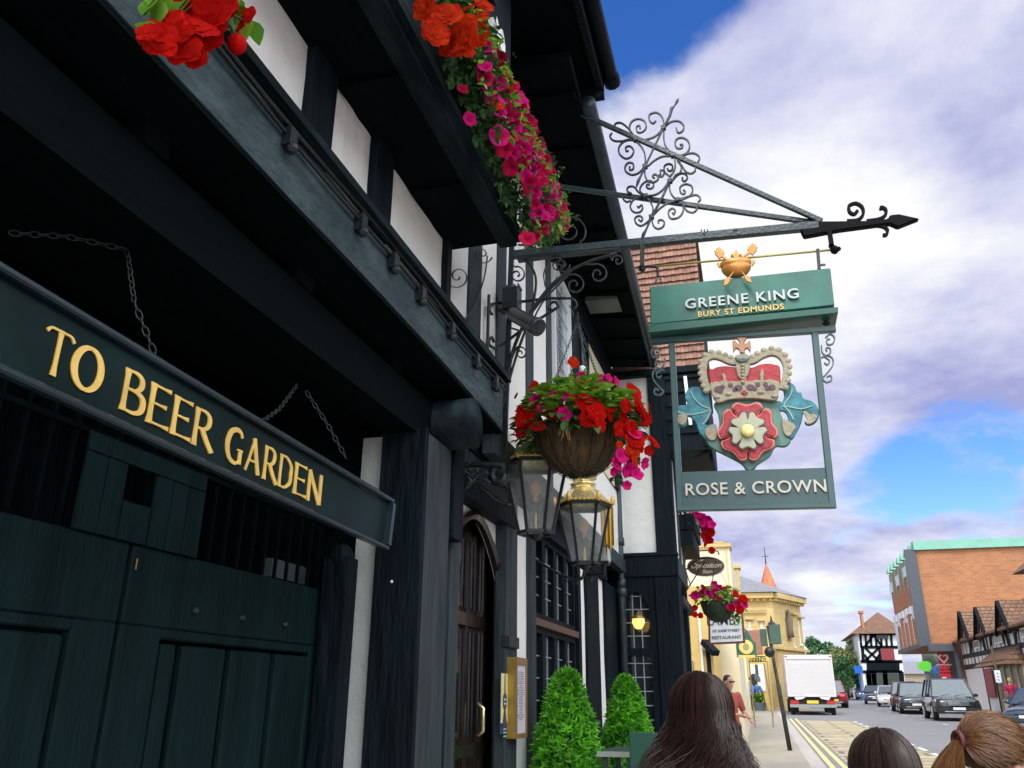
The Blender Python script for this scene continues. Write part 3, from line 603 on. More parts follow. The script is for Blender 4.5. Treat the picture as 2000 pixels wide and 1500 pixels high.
# lettering: flared serif capitals drawn as strokes
def bz(pts, n=8): return catmull(pts, n)
def stroke(mb, fn, pts, ws, w0):
    """ribbon with varying width; pts in letter units"""
    n = len(pts); L_, R_ = [], []
    for i in range(n):
        d = (pts[min(i+1, n-1)]-pts[max(i-1, 0)]).normalized(); nrm = V3((-d.y, d.x, 0)); t = i/(n-1)
        wv = ws(t) if callable(ws) else ws
        L_.append(pts[i]+nrm*wv/2); R_.append(pts[i]-nrm*wv/2)
    for i in range(n-1):
        q = [L_[i], R_[i], R_[i+1], L_[i+1]]; mb.hexa([fn(v.x, v.y, 0) for v in q], [fn(v.x, v.y, w0) for v in q])
def letter(ch):
    k, t, s = .095, .048, []       # thick, thin
    fl = lambda w_: (lambda u: w_*(1+.55*abs(2*u-1)**3))
    st = lambda x: s.append(([V3((x, 0, 0)), V3((x, .2, 0)), V3((x, .5, 0)), V3((x, .8, 0)), V3((x, 1, 0))], fl(k)))
    ar = lambda x0, x1, y: s.append(([V3((x0, y, 0)), V3((x0+(x1-x0)*.6, y, 0)), V3((x1, y, 0))], lambda u: t*(1+1.3*u**3)))
    if ch == 'T': st(.33); s.append((bz([(-.02, .86), (.08, .96), (.33, .965), (.58, .96), (.68, .86)]), lambda u: t*(1+.6*abs(2*u-1)**2))); W = .66
    elif ch == 'O': s.append((bz([(.36+.33*sin(a*pi/8), .5+.465*cos(a*pi/8)) for a in range(17)], 3), lambda u: .085+.075*abs(sin(2*pi*u)))); W = .72
    elif ch == 'E': st(.09); ar(.09, .48, .96); ar(.09, .42, .52); ar(.09, .52, .04); W = .52
    elif ch == 'B': st(.09); s.append((bz([(.09, .965), (.3, .965), (.42, .86), (.42, .68), (.3, .55), (.09, .54)]), lambda u: t+.06*sin(pi*u))); s.append((bz([(.09, .54), (.34, .53), (.50, .42), (.50, .16), (.34, .035), (.09, .035)]), lambda u: t+.07*sin(pi*u))); W = .58
    elif ch == 'R': st(.09); s.append((bz([(.09, .965), (.3, .965), (.43, .86), (.43, .64), (.3, .5), (.09, .49)]), lambda u: t+.06*sin(pi*u))); s.append((bz([(.26, .49), (.42, .22), (.60, -.02)]), lambda u: .13)); W = .60
    elif ch == 'D': st(.09); s.append((bz([(.09, .965), (.34, .955), (.58, .76), (.60, .5), (.58, .24), (.34, .045), (.09, .035)]), lambda u: t+.075*sin(pi*u))); W = .68
    elif ch == 'A': s.append(([V3((.06, 0, 0)), V3((.17, .33, 0)), V3((.34, 1, 0))], .075)); s.append(([V3((.31, 1, 0)), V3((.48, .4, 0)), V3((.60, 0, 0))], .14)); s.append(([V3((.15, .33, 0)), V3((.5, .33, 0))], .06)); W = .66
    elif ch == 'N': s.append(([V3((.08, 0, 0)), V3((.08, 1, 0))], fl(.07))); s.append(([V3((.05, 1, 0)), V3((.55, 0, 0))], .14)); s.append(([V3((.56, 0, 0)), V3((.56, 1, 0))], fl(.07))); W = .64
    elif ch == 'G': s.append((bz([(.58, .80), (.50, .93), (.34, .965), (.14, .84), (.05, .5), (.14, .16), (.36, .035), (.56, .12)]), lambda u: .07+.08*sin(pi*u))); s.append(([V3((.56, .05, 0)), V3((.56, .42, 0))], .12)); s.append(([V3((.44, .43, 0)), V3((.64, .43, 0))], .05)); W = .68
    else: W = .3
    return s, W
# each letter stands where the photograph shows it along the board
letters = [('T', 112, 160), ('O', 170, 205), ('B', 262, 295), ('E', 313, 340), ('E', 355, 385), ('R', 400, 430), ('G', 455, 480), ('A', 492, 515), ('R', 520, 546), ('D', 553, 575), ('E', 582, 600), ('N', 605, 628)]
Ldir = (bb1-bb0).normalized()
for ch, xa, xb in [('T', 80, 142), ('O', 137, 204), ('B', 232, 290), ('E', 283, 336), ('E', 330, 378), ('R', 372, 420), ('G', 438, 478), ('A', 476, 511), ('R', 511, 543), ('D', 541, 572), ('E', 570, 600), ('N', 597, 630)]:
    s, W = letter(ch)
    xm = (xa+xb)/2; yc = 540+.586*xm+16+ (715-540-(.586-.467)*xm)*.5-14
    ya, yb = aX(xa, yc, BX).y, aX(xb, yc, BX).y
    t = (ya-bb0.y)/(bb1.y-bb0.y)
    zb_ = bb0.z+(bb1.z-bb0.z)*t; zt_ = bt0.z+(bt1.z-bt0.z)*t; h = zt_-zb_
    def fn(u, v, w_): return V3((BX+.001+w_, ya+(yb-ya)*(.03+.90*u/W), zb_+h*(.16+.60*v)))
    mb = MB()
    for i, (pts, ws) in enumerate(s): stroke(mb, fn, pts, ws, .004+.0006*i)
    mb.build('letter', gold, board)
# chains
def chain_mb(pts, link=.036, r=.0024, mb=None):
    mb = mb or MB(); seg = []
    for i in range(len(pts)-1):
        p, q = V3(pts[i]), V3(pts[i+1]); n = max(1, int((q-p).length/(link*.75)))
        for k in range(n): seg.append((p.lerp(q, k/n), p.lerp(q, (k+1)/n)))
    for i, (p, q) in enumerate(seg):
        d = (q-p).normalized(); a, u = frame_axes(d); s_ = a if i % 2 else u; c = (p+q)/2; hl = (q-p).length*.66
        mb.tube([c+d*hl*cos(t)+s_*link*.24*sin(t) for t in [2*pi*k/10 for k in range(10)]], r, 4, close=True)
    return mb
chm = mat('galvanised chain', (.022, .032, .032), .5, metal=.3)
def topb(px, py): return aX(px, py, BX)
for a_, b_, c_ in (((250, 500), (262, 590), (305, 722)), ((580, 752), (545, 800), (507, 836)), ((598, 765), (640, 830), (676, 895))):
    p3 = topb(*c_); p3.z = bt0.z+(bt1.z-bt0.z)*(p3.y-bt0.y)/(bt1.y-bt0.y)+.02 if c_[0] < 600 else p3.z
    mb = chain_mb([aX(*a_, -1.8), aX(*b_, -1.73), p3]); mb.build('chain', chm, board, smooth=True)
mb = chain_mb([aX(20, 455, -1.95), aX(130, 462, -1.9), aX(245, 487, -1.82), aX(250, 500, -1.8)]); mb.build('chain', chm, board, smooth=True)
# ================================================================ sign bracket
SY = 5.2
def pY(x, y, Y=SY): return aW(x, y, Y)
def z3(l): return [(1170+x/5.172, 190+y/5.172) for x, y in l]
def z4(l): return [(860+x/5.556, 470+y/5.556) for x, y in l]
def z7(l): return [(1150+x/2.857, 150+y/2.857) for x, y in l]
def flatbar(mb, px, Y, wd=.011, th=.004, n=5, taper=None):      # strap iron bent in a vertical plane: broad side across the plane
    pts = catmull([aW(x, y, Y) for x, y in px], n)
    mb.tube(pts, [(wd, th)]*len(pts), 4, flat=(0, 1, 0)); return mb
brk = thing('wrought_iron_sign_bracket', 'large black wrought iron bracket with scrolled lattices and spear tip holding the pub sign', 'sign bracket', tuple(pY(1020, 497)))
def K(mb, nm, m=iron, **k): return mb.build(nm, m, brk, **k)
mb = MB(); p, q = pY(1002, 498), pY(1600, 441); mb.bar(p, q, .05, .062, (0, 0, 1)); K(mb, 'main_beam', ironB, bevel=.006)
blk = mat('blackened iron end', (.0025, .002, .004), .6, spec=.1)
mb = MB(); mb.plate([pY(x, y, SY-.025) for x, y in ((1560, 441), (1598, 431), (1625, 431), (1705, 430), (1735, 426), (1738, 419), (1756, 417), (1797, 426), (1754, 443), (1741, 437), (1735, 436), (1700, 441), (1640, 449), (1570, 462))], (0, .05, 0)); K(mb, 'spear_tip', blk, bevel=.008)
for s in ([(1500, 748), (1480, 768), (1455, 755), (1452, 722), (1490, 708), (1525, 730), (1530, 770), (1500, 800), (1440, 806)], [(1628, 742), (1632, 730), (1655, 742), (1655, 772), (1620, 795), (1550, 806)], [(1640, 885), (1660, 882), (1665, 855), (1635, 835), (1560, 828)]):
    mb = MB(); pts = catmull([pY(*c) for c in z7(s)], 6); mb.tube(pts, [(.02, .013)]*len(pts), 4, flat=(0, 1, 0)); K(mb, 'scroll', blk)
for (a, b, Y0, Y1, nm) in (((1040, 180), (1605, 432), SY, SY, 'stay'), ((1075, 362), (1605, 437), SY+.16, SY+.03, 'stay')):
    mb = MB(); p, q = aY(*a, Y0), aY(*b, Y1); mb.bar(p, q, .030, .036, (0, 0, 1)); K(mb, nm, ironB, bevel=.004)
lat = [
 [[(575,240),(545,265),(510,235),(510,180),(570,155),(625,185),(652,250),(650,310)],[(780,310),(790,350),(815,360),(848,335),(855,290),(810,245),(740,245),(690,275),(655,320)],[(355,395),(290,310),(220,260),(165,270),(165,315),(220,350)],[(380,440),(300,430),(230,445),(150,440),(110,400),(130,362)],
  [(415,320),(410,290),(380,300),(385,350),(430,355),(475,310),(460,245),(400,220),(340,240),(310,290),(320,350),(370,410)],[(640,320),(600,370),(540,410),(460,430),(380,430)],[(655,330),(655,430),(680,510),(750,580)],[(815,485),(845,480),(835,515),(790,515),(768,475),(785,425),(840,410),(895,440),(915,500),(890,560),(830,590),(760,590)],
  [(750,590),(850,590),(900,570),(970,570),(1015,610),(1000,660)],[(970,705),(970,745),(930,772),(880,755),(840,700),(790,620),(750,590)],[(300,540),(275,545),(270,510),(310,495),(350,540),(325,600),(265,620),(205,570),(205,500),(260,445),(340,435),(400,470),(450,540),(468,620),(465,700)],
  [(310,700),(310,735),(345,725),(345,675),(300,662),(265,700),(270,750),(330,785),(400,765),(465,700)],[(740,595),(640,600),(560,640),(500,690),(465,705)],[(465,710),(462,780),(490,845),(535,860),(575,850),(600,815),(570,780),(540,800),(560,820)],[(760,610),(770,680),(760,740),(720,800)],[(790,640),(830,700),(820,760),(770,790),(735,850)]],
 [[(690,720),(705,745),(738,735),(740,690),(700,675),(660,700),(665,760),(710,800),(720,850)],[(845,810),(840,835),(865,850),(892,820),(880,785),(840,770),(790,790),(735,850)],[(510,890),(490,880),(480,910),(520,925),(552,895),(530,850),(480,850),(430,890),(415,950),(470,1000)],[(700,860),(640,940),(570,985),(470,1000)],
  [(712,860),(715,940),(745,1000),(790,1040)],[(470,1000),(400,960),(350,905),(295,910),(285,950),(330,975)],[(470,1000),(340,1010),(250,1000),(245,1030),(280,1058),(320,1045)],[(850,940),(870,950),(860,978),(825,965),(820,910),(870,880),(930,895),(945,950),(910,1000),(790,1035)],[(790,1040),(850,1030),(920,1000),(990,990),(1025,1030),(1000,1060)],
  [(985,1090),(990,1130),(950,1165),(890,1150),(850,1100),(790,1050)],[(385,1100),(400,1115),(430,1090),(440,1125),(410,1162),(350,1160),(315,1110),(340,1045),(400,1010),(470,1005),(520,1060),(545,1130),(535,1210)],[(400,1235),(425,1255),(440,1225),(410,1200),(365,1220),(370,1270),(420,1300),(480,1270),(530,1215)],
  [(600,1275),(600,1250),(630,1240),(660,1265),(645,1310),(595,1330),(550,1300),(530,1220)],[(790,1045),(700,1070),(620,1120),(535,1205)],[(740,1165),(755,1185),(770,1145),(740,1125),(705,1150),(705,1200),(740,1230),(810,1210),(850,1150),(840,1090),(790,1045)],[(590,800),(620,780),(620,740),(660,750),(640,800),(600,800)]]]
for li, (els, Y) in enumerate(zip(lat, (SY, SY+.08))):
    for e_ in els: mb = MB(); flatbar(mb, z3(e_), Y, .012, .008); K(mb, 'lattice_scroll', ironB if li else iron, smooth=False)
rods = [([(805,10),(790,40),(760,90),(735,110),(715,190),(650,310),(465,700),(420,800),(395,850),(375,915)], SY-.012, [.003,.012,.006,.014,.011,.008,.008,.008,.013,.004]), ([(715,850),(640,1010),(530,1210),(480,1330),(450,1385),(425,1455)], SY+.068, [.008,.01,.01,.008,.014,.008])]
for pts, Y, r in rods: mb = MB(); mb.tube([aY(*c, Y) for c in z3(pts)], r, 6); K(mb, 'lattice_rod', ironB, smooth=True)
for (x, y) in ((650,310),(370,430),(750,590),(465,700),(715,850),(470,1000),(790,1040),(530,1210)):
    mb = MB(); c = aY(*z3([(x, y)])[0], SY+(.0 if y < 800 else .08)); mb.box(c.x-.018, c.x+.018, c.y-.02, c.y+.02, c.z-.016, c.z+.016); K(mb, 'collar', ironB, bevel=.003)
mb = MB(); mb.ball(pY(1376, 461), .03, 8, 6); mb.ball(pY(1436, 453), (.038, .03, .024), 10, 6); 
for dx in (-6, 0, 6): mb.tube([pY(1376+dx, 462), pY(1376+dx, 448)], [.009, .004], 5)
K(mb, 'beam_fitting', iron)
# scrolls under and over the beam near the wall
near = [[(1290,0),(1320,-60),(1420,-110),(1500,-60),(1530,60),(1460,160),(1350,150),(1290,80),(1320,10),(1400,0),(1430,60),(1390,90)]]
def spx(cx, cy, r, a0, turns, Y=SY, wd=.012, th=.005, tail=None, n=26):
    pts = [(cx+r*(1-.85*i/n)*cos(a0+turns*2*pi*i/n), cy+r*(1-.85*i/n)*sin(a0+turns*2*pi*i/n)) for i in range(n+1)]
    if tail: pts = tail+pts
    mb = MB(); flatbar(mb, pts, Y, wd, th, n=3); return K(mb, 'scroll', iron)
spx(1113, 450, 33, .9, -1.6, tail=[(1210, 482), (1165, 484)])
spx(1088, 517, 17, 3.4, 1.5, tail=[(1065, 560), (1062, 535)]); spx(1098, 517, 15, 0, 1.5); spx(1168, 535, 20, 4.4, 1.4, tail=[(1040, 610), (1080, 560), (1130, 520)]); spx(1122, 556, 22, 3.9, 1.5, tail=[(1035, 640), (1060, 590)])
spx(1207, 509, 12, 3.2, 1.3, tail=[(1190, 492)])
spx(894, 540, 24, 2.8, -1.4, Y=4.9, tail=[(885, 482), (870, 510)], wd=.009, th=.005); spx(943, 497, 19, .3, 1.2, Y=4.9, wd=.009, th=.005)
spx(1010, 537, 17, 4.4, 1.5, tail=[(998, 512)]); spx(1017, 690, 13, 4.1, 1.4, tail=[(985, 770), (990, 730), (1000, 700)])
for pts, r in (([(1000, 497), (1030, 512), (1046, 540), (1044, 580), (1035, 620), (1010, 690), (990, 760)], .010), ([(990, 770), (998, 700), (1020, 640), (1050, 590), (1090, 545), (1140, 515), (1205, 494)], .014), ([(952, 500), (945, 545), (925, 600), (890, 645)], .006), ([(868, 480), (864, 520), (864, 580)], .010), ([(1012, 478), (1030, 480), (1060, 490), (1080, 492)], .008)):
    mb = MB(); mb.tube(catmull([pY(*c) for c in pts], 5), r, 6); K(mb, 'strap', iron, smooth=True)
mb = MB(); mb.bar(pY(1000, 470, SY), pY(984, 900, SY), .035, .03, (0, 1, 0)); K(mb, 'wall_bar', iron)
mb = MB(); mb.plate([pY(x, y, SY-.02) for x, y in ((1010, 508), (1070, 500), (1210, 486), (1210, 478), (1070, 484), (1012, 494))], (0, .05, 0)); K(mb, 'beam_root', iron)
mb = MB(); mb.tube(catmull([pY(990, 760), pY(975, 820), pY(965, 870), pY(985, 902), pY(1015, 905)], 5), .007, 5); mb.tube(catmull([pY(890, 690), pY(930, 730), pY(960, 760), pY(975, 830)], 5), .007, 5); K(mb, 'cable', iron, smooth=True)
# hangers from the beam and gilt rod
mb = MB(); mb.bar(pY(1255, 478, SY-.03), pY(1254, 520, SY-.03), .03, .02, (0, 1, 0)); mb.ball(pY(1254, 524), .028, 8, 6); mb.tube(catmull([pY(1258, 521), pY(1275, 521), pY(1284, 524), pY(1285, 540)], 4), .01, 6); K(mb, 'hanger', iron)
mb = MB(); mb.bar(pY(1620, 452, SY-.02), pY(1624, 478, SY-.02), .028, .03, (0, 1, 0)); mb.bar(pY(1622, 478), pY(1630, 488), .03, .03); mb.ball(pY(1630, 488), .03, 8, 6); mb.ball(pY(1638, 486), .016, 8, 5); K(mb, 'hanger', blk)
mb = MB(); mb.tube([pY(1260, 522), pY(1636, 487)], .0075, 6); K(mb, 'gilt_rod', mat('tarnished brass', (.42, .36, .10), .4, metal=.4), smooth=True)

# ================================================================ green brewery sign
gs = thing('brewery_sign', 'green box sign with silver letters GREENE KING hanging from the iron bracket', 'pub sign', tuple(pY(1450, 640)))
green = mat('satin green enamel', (0.018, 0.135, 0.098), 0.38, var=.28, nscale=3.5, coat=.15)
greenD = mat('dark green edge', (0.012, 0.085, 0.062), 0.35)
a, b, c, d = pY(1269, 560, SY-.09), pY(1622, 523, SY-.09), pY(1630, 596, SY-.09), pY(1270, 634, SY-.09)
mb = MB(); mb.plate([a, b, c, d], (0, .18, 0)); mb.build('box', green, gs, bevel=.006)
mb = MB(); a2, b2, c2, d2 = pY(1266, 634, SY-.115), pY(1637, 599, SY-.115), pY(1637, 611, SY-.115), pY(1266, 650, SY-.115)
mb.plate([a2, b2, c2, d2], (0, .23, 0)); mb.build('light_trough', greenD, gs, bevel=.004)
un = (b-a).normalized(); vn = V3((0, -1, 0)).cross(un).normalized(); vn = vn if vn.z > 0 else -vn
silver = mat('brushed silver letter', (.42, .45, .45), .4, metal=.3)
def on_sign(px, py, Y): 
    o = pY(px, py, Y); return lambda u, v, w_: o+un*u+vn*v-V3((0, 1, 0))*w_
tm = text_mb('GREENE KING', .098, .02, on_sign(1448, 593, SY-.102), sp=1.12, sx=1.08, bold=.0015); tm.build('lettering', silver, gs)
tm = text_mb('BURY ST EDMUNDS', .056, .006, on_sign(1446, 611.5, SY-.096), sp=1.12, sx=1.02, bold=.001); tm.build('lettering', mat('gold paint letters', (.75, .50, .16), .4), gs)
# gilded crown with crossed arrows
def zc(l): return [(1380+x/13.63, 460+y/13.63) for x, y in l]
def cplate(l, Y, th, nm, m=goldD, bv=.003): mb = MB(); mb.plate([pY(x, y, Y) for x, y in zc(l)], (0, th, 0)); return mb.build(nm, m, crest, bevel=bv)
crest = MB()
crest.tube([pY(*c, SY-.04) for c in zc([(480, 560), (620, 680)])], .006, 6)
CY_ = SY-.10
mbc = MB(); cc = pY(*zc([(790, 885)])[0], CY_+.02)
prof = [(.045, -.058), (.072, -.045), (.092, -.018), (.100, .008), (.094, .018), (.102, .026), (.104, .050), (.094, .054)]
mbc.lathe(prof, cc, 24); 
for v in mbc.v: v.y = cc.y+(v.y-cc.y)*.6
crown = mbc.build('gilded_crown', goldD, gs, smooth=True)
def gpiece(l, dy, th, nm='arrow'):
    mb = MB(); mb.plate([pY(x, y, CY_+dy) for x, y in zc(l)], (0, th, 0)); return mb.build(nm, goldD, crown, bevel=.002)
gpiece([(640, 550), (640, 500), (680, 475), (730, 500), (745, 440), (790, 370), (830, 430), (845, 500), (890, 460), (940, 480), (945, 540), (915, 550), (900, 510), (860, 545), (870, 650), (725, 655), (725, 570), (680, 520), (665, 555)], -.02, .025, 'fleur_de_lis')
for f in (lambda x, y: (x, y), lambda x, y: (1560-x, y-100)):
    L1 = [f(*c) for c in ((200, 400), (270, 400), (245, 320), (300, 345), (330, 285), (470, 430), (470, 480), (440, 500), (600, 650), (570, 680), (400, 560), (340, 620), (215, 475), (265, 470))]
    gpiece(L1, .03, .016)
for tip in ([(720, 940), (740, 960), (610, 1120), (625, 1200), (580, 1280), (460, 1345), (470, 1220), (510, 1130), (585, 1100)], [(900, 930), (925, 930), (1040, 1060), (1120, 1070), (1160, 1130), (1210, 1260), (1080, 1220), (1025, 1150), (1010, 1080)]): gpiece(tip, -.055, .014)
for l in ([(270, 730), (330, 700), (370, 800), (360, 850), (320, 820)], [(1215, 640), (1290, 640), (1290, 700), (1230, 780), (1200, 790), (1225, 700)]): gpiece(l, .0, .02, 'finial')
for l in ((1285, 540, 1278, 552), (1288, 540, 1293, 552)):
    mb = chain_mb([pY(l[0], l[1], SY), pY(l[2], l[3]+4, SY)], .03, .003); mb.build('chain', iron, gs)
mb = MB(); mb.bar(pY(1597, 487), pY(1600, 526), .02, .02); mb.bar(pY(1600, 518), pY(1612, 517), .012, .012); mb.build('hanging_strap', iron, gs)
mb = MB(); mb.tube([pY(1638, 612, SY+.05), pY(1649, 643, SY+.05)], .0025, 4); mb.build('cable_tie', white, gs)

# ================================================================ rose and crown sign
rs = thing('carved_pub_sign', 'framed carved sign of a crown over a red rose lettered ROSE & CROWN', 'pub sign', tuple(pY(1470, 995)))
frm = mat('sign frame paint', (0.035, 0.085, 0.088), 0.35, var=.12, coat=.2)
def rbar(p, q, w_=.045, d_=.05, nm='frame', m=None, **k): mb = MB(); mb.bar(pY(*p), pY(*q), d_, w_, None) if abs(p[0]-q[0]) > abs(p[1]-q[1]) else mb.bar(pY(*p), pY(*q), w_, d_, (0, 1, 0)); return mb.build(nm, m or frm, rs, bevel=.004)
rbar((1272, 667), (1632, 643), .040, .045); rbar((1312, 671), (1329, 996), .040, .046); rbar((1591, 651), (1626, 990), .040, .046)
rbar((1322, 994.5), (1633, 988), .03, .05, 'frame')
mb = MB(); mb.plate([pY(x, y, SY-.018) for x, y in ((1328, 922), (1612, 913), (1621, 986), (1333, 991))], (0, .036, 0)); mb.build('name_panel', mat('name panel paint', (0.03, 0.072, 0.078), .35, coat=.2), rs, bevel=.003)
a3, b3 = pY(1330, 968), pY(1620, 960); un2 = (b3-a3).normalized(); vn2 = V3((0, -1, 0)).cross(un2); vn2 = vn2 if vn2.z > 0 else -vn2
o_ = pY(1474, 964, SY-.028)
tm = text_mb('ROSE & CROWN', .108, .014, lambda u, v, w_: o_+un2*u+vn2*v-V3((0, 1, 0))*w_, sp=1.06, sx=1.0, bold=.001); tm.build('lettering', mat('pale stone letter', (.55, .52, .45), .5), rs)
for x, y in ((1288, 645), (1614, 626)):
    mb = MB(); mb.tube([pY(x, y), pY(x+1, y+16)], .009, 6); mb.ball(pY(x, y+6), (.028, .02, .014), 8, 5); mb.build('hanging_swivel', iron, rs)
for fl, ox, oy in ((1, 1612, 655), (-1, 1290, 680)):
    for el in ([(0, 5), (10, -2), (18, 6), (14, 17), (4, 18), (3, 9), (9, 8)], [(-8, 20), (-6, 34), (2, 40), (10, 34), (8, 25), (1, 26), (3, 32)], [(-8, 44), (4, 40), (14, 46), (14, 60), (0, 78), (-6, 84), (2, 92), (12, 88), (10, 79), (3, 82)], [(-2, 42), (8, 50), (4, 58), (-2, 54)]):
        mb = MB(); flatbar(mb, [(ox+fl*dx, oy+dy*(1.0)) for dx, dy in el], SY, .014, .0055); mb.build('side_scroll', frm, rs)
# carved work, built up in layers
def zr(l): return [(1360+x/5.173, 640+y/5.173) for x, y in l]
stone = mat('carved buff paint', (.36, .31, .22), .65, var=.22, nscale=11, bump=.4)
grn = mat('carved grey green paint', (.10, .21, .18), .55, var=.2, nscale=12)
red = mat('carved rose red paint', (.40, .035, .045), .6, var=.35, nscale=11, bump=.3)
pinkM = mat('carved rose rim paint', (.62, .20, .17), .5, var=.1)
teal = mat('carved teal paint', (.045, .20, .25), .6, var=.55, nscale=11, bump=.3)
def rp(l, Y, th, nm, m, sm=5, bv=.006, closed=True):
    P2 = [V3((x, y, 0)) for x, y in l]
    if sm: n_ = len(P2); Q = P2[-1:]+P2+P2[:2]; C_ = catmull(Q, sm); P2 = C_[sm:-sm-1]
    mb = MB(); mb.plate([pY(*c, Y) for c in zr([(v.x, v.y) for v in P2])], (0, th, 0)); return mb.build(nm, m, rs, bevel=bv)
# backing foliage and mantling
rp([(180, 760), (400, 700), (850, 740), (840, 830), (900, 980), (960, 1120), (900, 1200), (800, 1200), (740, 1300), (620, 1380), (580, 1430), (510, 1440), (450, 1370), (300, 1290), (180, 1230), (120, 1180), (90, 1080), (170, 1120), (230, 1000), (215, 860)], SY-.01, .035, 'backing', grn, sm=3)
rm = [(860, 560), (920, 540), (990, 580), (1020, 650), (1060, 650), (1080, 710), (1170, 740), (1230, 810), (1240, 890), (1200, 960), (1130, 985), (1090, 950), (1120, 930), (1100, 850), (1080, 860), (1060, 960), (1010, 1060), (960, 1130), (900, 1080), (870, 1010), (880, 920), (930, 930), (900, 850), (830, 830), (850, 770), (890, 690)]
rp(rm, SY-.015, .03, 'leaf', teal, sm=3)
rp([(1075, 850), (1100, 840), (1150, 870), (1200, 870), (1220, 900), (1190, 950), (1130, 975), (1100, 950), (1120, 925), (1095, 880)], SY-.025, .012, 'leaf_curl', stone, sm=3, bv=.003)
rp([(870, 930), (930, 945), (1000, 990), (980, 1050), (930, 1100), (880, 1050)], SY-.025, .012, 'leaf_curl', stone, sm=3, bv=.003)
lm = [(130, 700), (100, 620), (40, 600), (-60, 600), (-120, 690), (-90, 770), (-190, 790), (-230, 880), (-210, 970), (-140, 1000), (-90, 960), (-110, 900), (-60, 900), (-10, 960), (30, 1060), (110, 1140), (190, 1140), (190, 980), (90, 980), (130, 900), (150, 820)]
rp(lm, SY-.015, .03, 'leaf', teal, sm=3)
rp([(-185, 890), (-150, 870), (-105, 880), (-90, 900), (-105, 950), (-140, 985), (-190, 950)], SY-.025, .012, 'leaf_curl', stone, sm=3, bv=.003)
rp([(80, 1040), (180, 970), (210, 1010), (200, 1120), (130, 1130)], SY-.025, .012, 'leaf_curl', stone, sm=3, bv=.003)
for l in ([(960, 590), (960, 660), (900, 760), (880, 800)], [(1170, 790), (1060, 820), (940, 800), (890, 790)], [(980, 930), (940, 850), (890, 800)], [(-60, 640), (-20, 720), (60, 790), (140, 820)], [(-190, 850), (-80, 880), (60, 860), (140, 830)], [(60, 980), (110, 920), (150, 830)]):
    mb = MB(); mb.tube(catmull([pY(*c, SY-.018) for c in zr(l)], 4), .005, 5); mb.build('leaf_vein', mat('pale vein paint', (.30, .45, .42), .5), rs)
# crown: cap, arches, band
rp([(120, 410), (160, 420), (210, 395), (300, 385), (390, 395), (560, 400), (640, 370), (720, 360), (790, 370), (840, 390), (850, 500), (820, 640), (480, 680), (160, 640), (140, 560)], SY-.035, .03, 'crown_cap', red, sm=3)
# arches as beaded bands
def band(l, w0, Y, th, nm, m):
    C_ = catmull([V3((x, y, 0)) for x, y in l], 6); A_, B_ = [], []
    for i in range(len(C_)):
        d_ = (C_[min(i+1, len(C_)-1)]-C_[max(i-1, 0)]).normalized(); nr = V3((-d_.y, d_.x, 0)); A_.append(C_[i]+nr*w0/2); B_.append(C_[i]-nr*w0/2)
    mb = MB(); mb.plate([pY(*c, Y) for c in zr([(v.x, v.y) for v in A_+B_[::-1]])], (0, th, 0)); return mb.build(nm, m, rs, bevel=.004)
Larch = [(130, 640), (85, 540), (70, 420), (90, 320), (160, 275), (250, 290), (340, 330), (430, 340)]
Rarch = [(870, 620), (905, 480), (905, 360), (850, 270), (760, 240), (660, 270), (580, 320), (500, 335)]
band(Larch, 70, SY-.05, .04, 'crown_arch', stone); band(Rarch, 70, SY-.05, .04, 'crown_arch', stone)
for l, off in ((Larch, -1), (Rarch, 1)):
    C_ = catmull([V3((x, y, 0)) for x, y in l], 6); s_ = 0; last = None
    for i in range(1, len(C_)-3):
        if last is None or (C_[i]-last).length > 52:
            last = C_[i]; d_ = (C_[i+1]-C_[i-1]).normalized(); nr = V3((-d_.y, d_.x, 0))*(off)
            c = C_[i]-nr*34 if off == 1 else C_[i]+nr*(-34)*-1
            cpt = pY(*zr([((C_[i]+V3((d_.y, -d_.x, 0))*(30 if off == -1 else -30)).x, (C_[i]+V3((d_.y, -d_.x, 0))*(30 if off == -1 else -30)).y)])[0], SY-.045)
            mb = MB(); mb.ball(cpt, (.0195, .010, .0195), 10, 6); mb.build('bead', stone, rs, smooth=True)
rp([(140, 550), (165, 560), (190, 540), (240, 545), (270, 520), (255, 470), (275, 455), (300, 500), (310, 545), (360, 535), (420, 545), (450, 520), (420, 490), (400, 340), (540, 330), (530, 460), (500, 500), (510, 545), (600, 525), (645, 530), (640, 470), (665, 410), (685, 470), (680, 530), (740, 520), (810, 535), (850, 570), (830, 640), (830, 700), (780, 735), (640, 715), (480, 712), (320, 725), (210, 758), (150, 650)], SY-.052, .03, 'crown_band', stone, sm=2, bv=.004)
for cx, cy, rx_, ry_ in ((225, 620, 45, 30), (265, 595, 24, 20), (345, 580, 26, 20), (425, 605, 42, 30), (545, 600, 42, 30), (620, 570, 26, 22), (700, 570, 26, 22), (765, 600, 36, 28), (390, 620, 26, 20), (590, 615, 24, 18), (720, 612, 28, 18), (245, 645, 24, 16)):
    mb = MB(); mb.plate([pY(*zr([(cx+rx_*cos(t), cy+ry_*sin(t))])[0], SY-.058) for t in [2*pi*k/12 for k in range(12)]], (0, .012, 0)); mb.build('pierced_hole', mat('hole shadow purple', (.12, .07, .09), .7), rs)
mb = MB(); mb.plate([pY(*c, SY-.062) for c in zr([(450, 655), (485, 625), (525, 655), (488, 682)])], (0, .012, 0)); mb.build('jewel', red, rs, bevel=.003)
for cx, cy in ((325, 668), (650, 650), (205, 700), (790, 690)): mb = MB(); mb.ball(pY(*zr([(cx, cy)])[0], SY-.055), (.022, .01, .013), 8, 5); mb.build('jewel', stone, rs)
for k in range(6): mb = MB(); mb.ball(pY(*zr([(470, 380+k*34)])[0], SY-.058), .013, 8, 5); mb.build('bead', stone, rs)
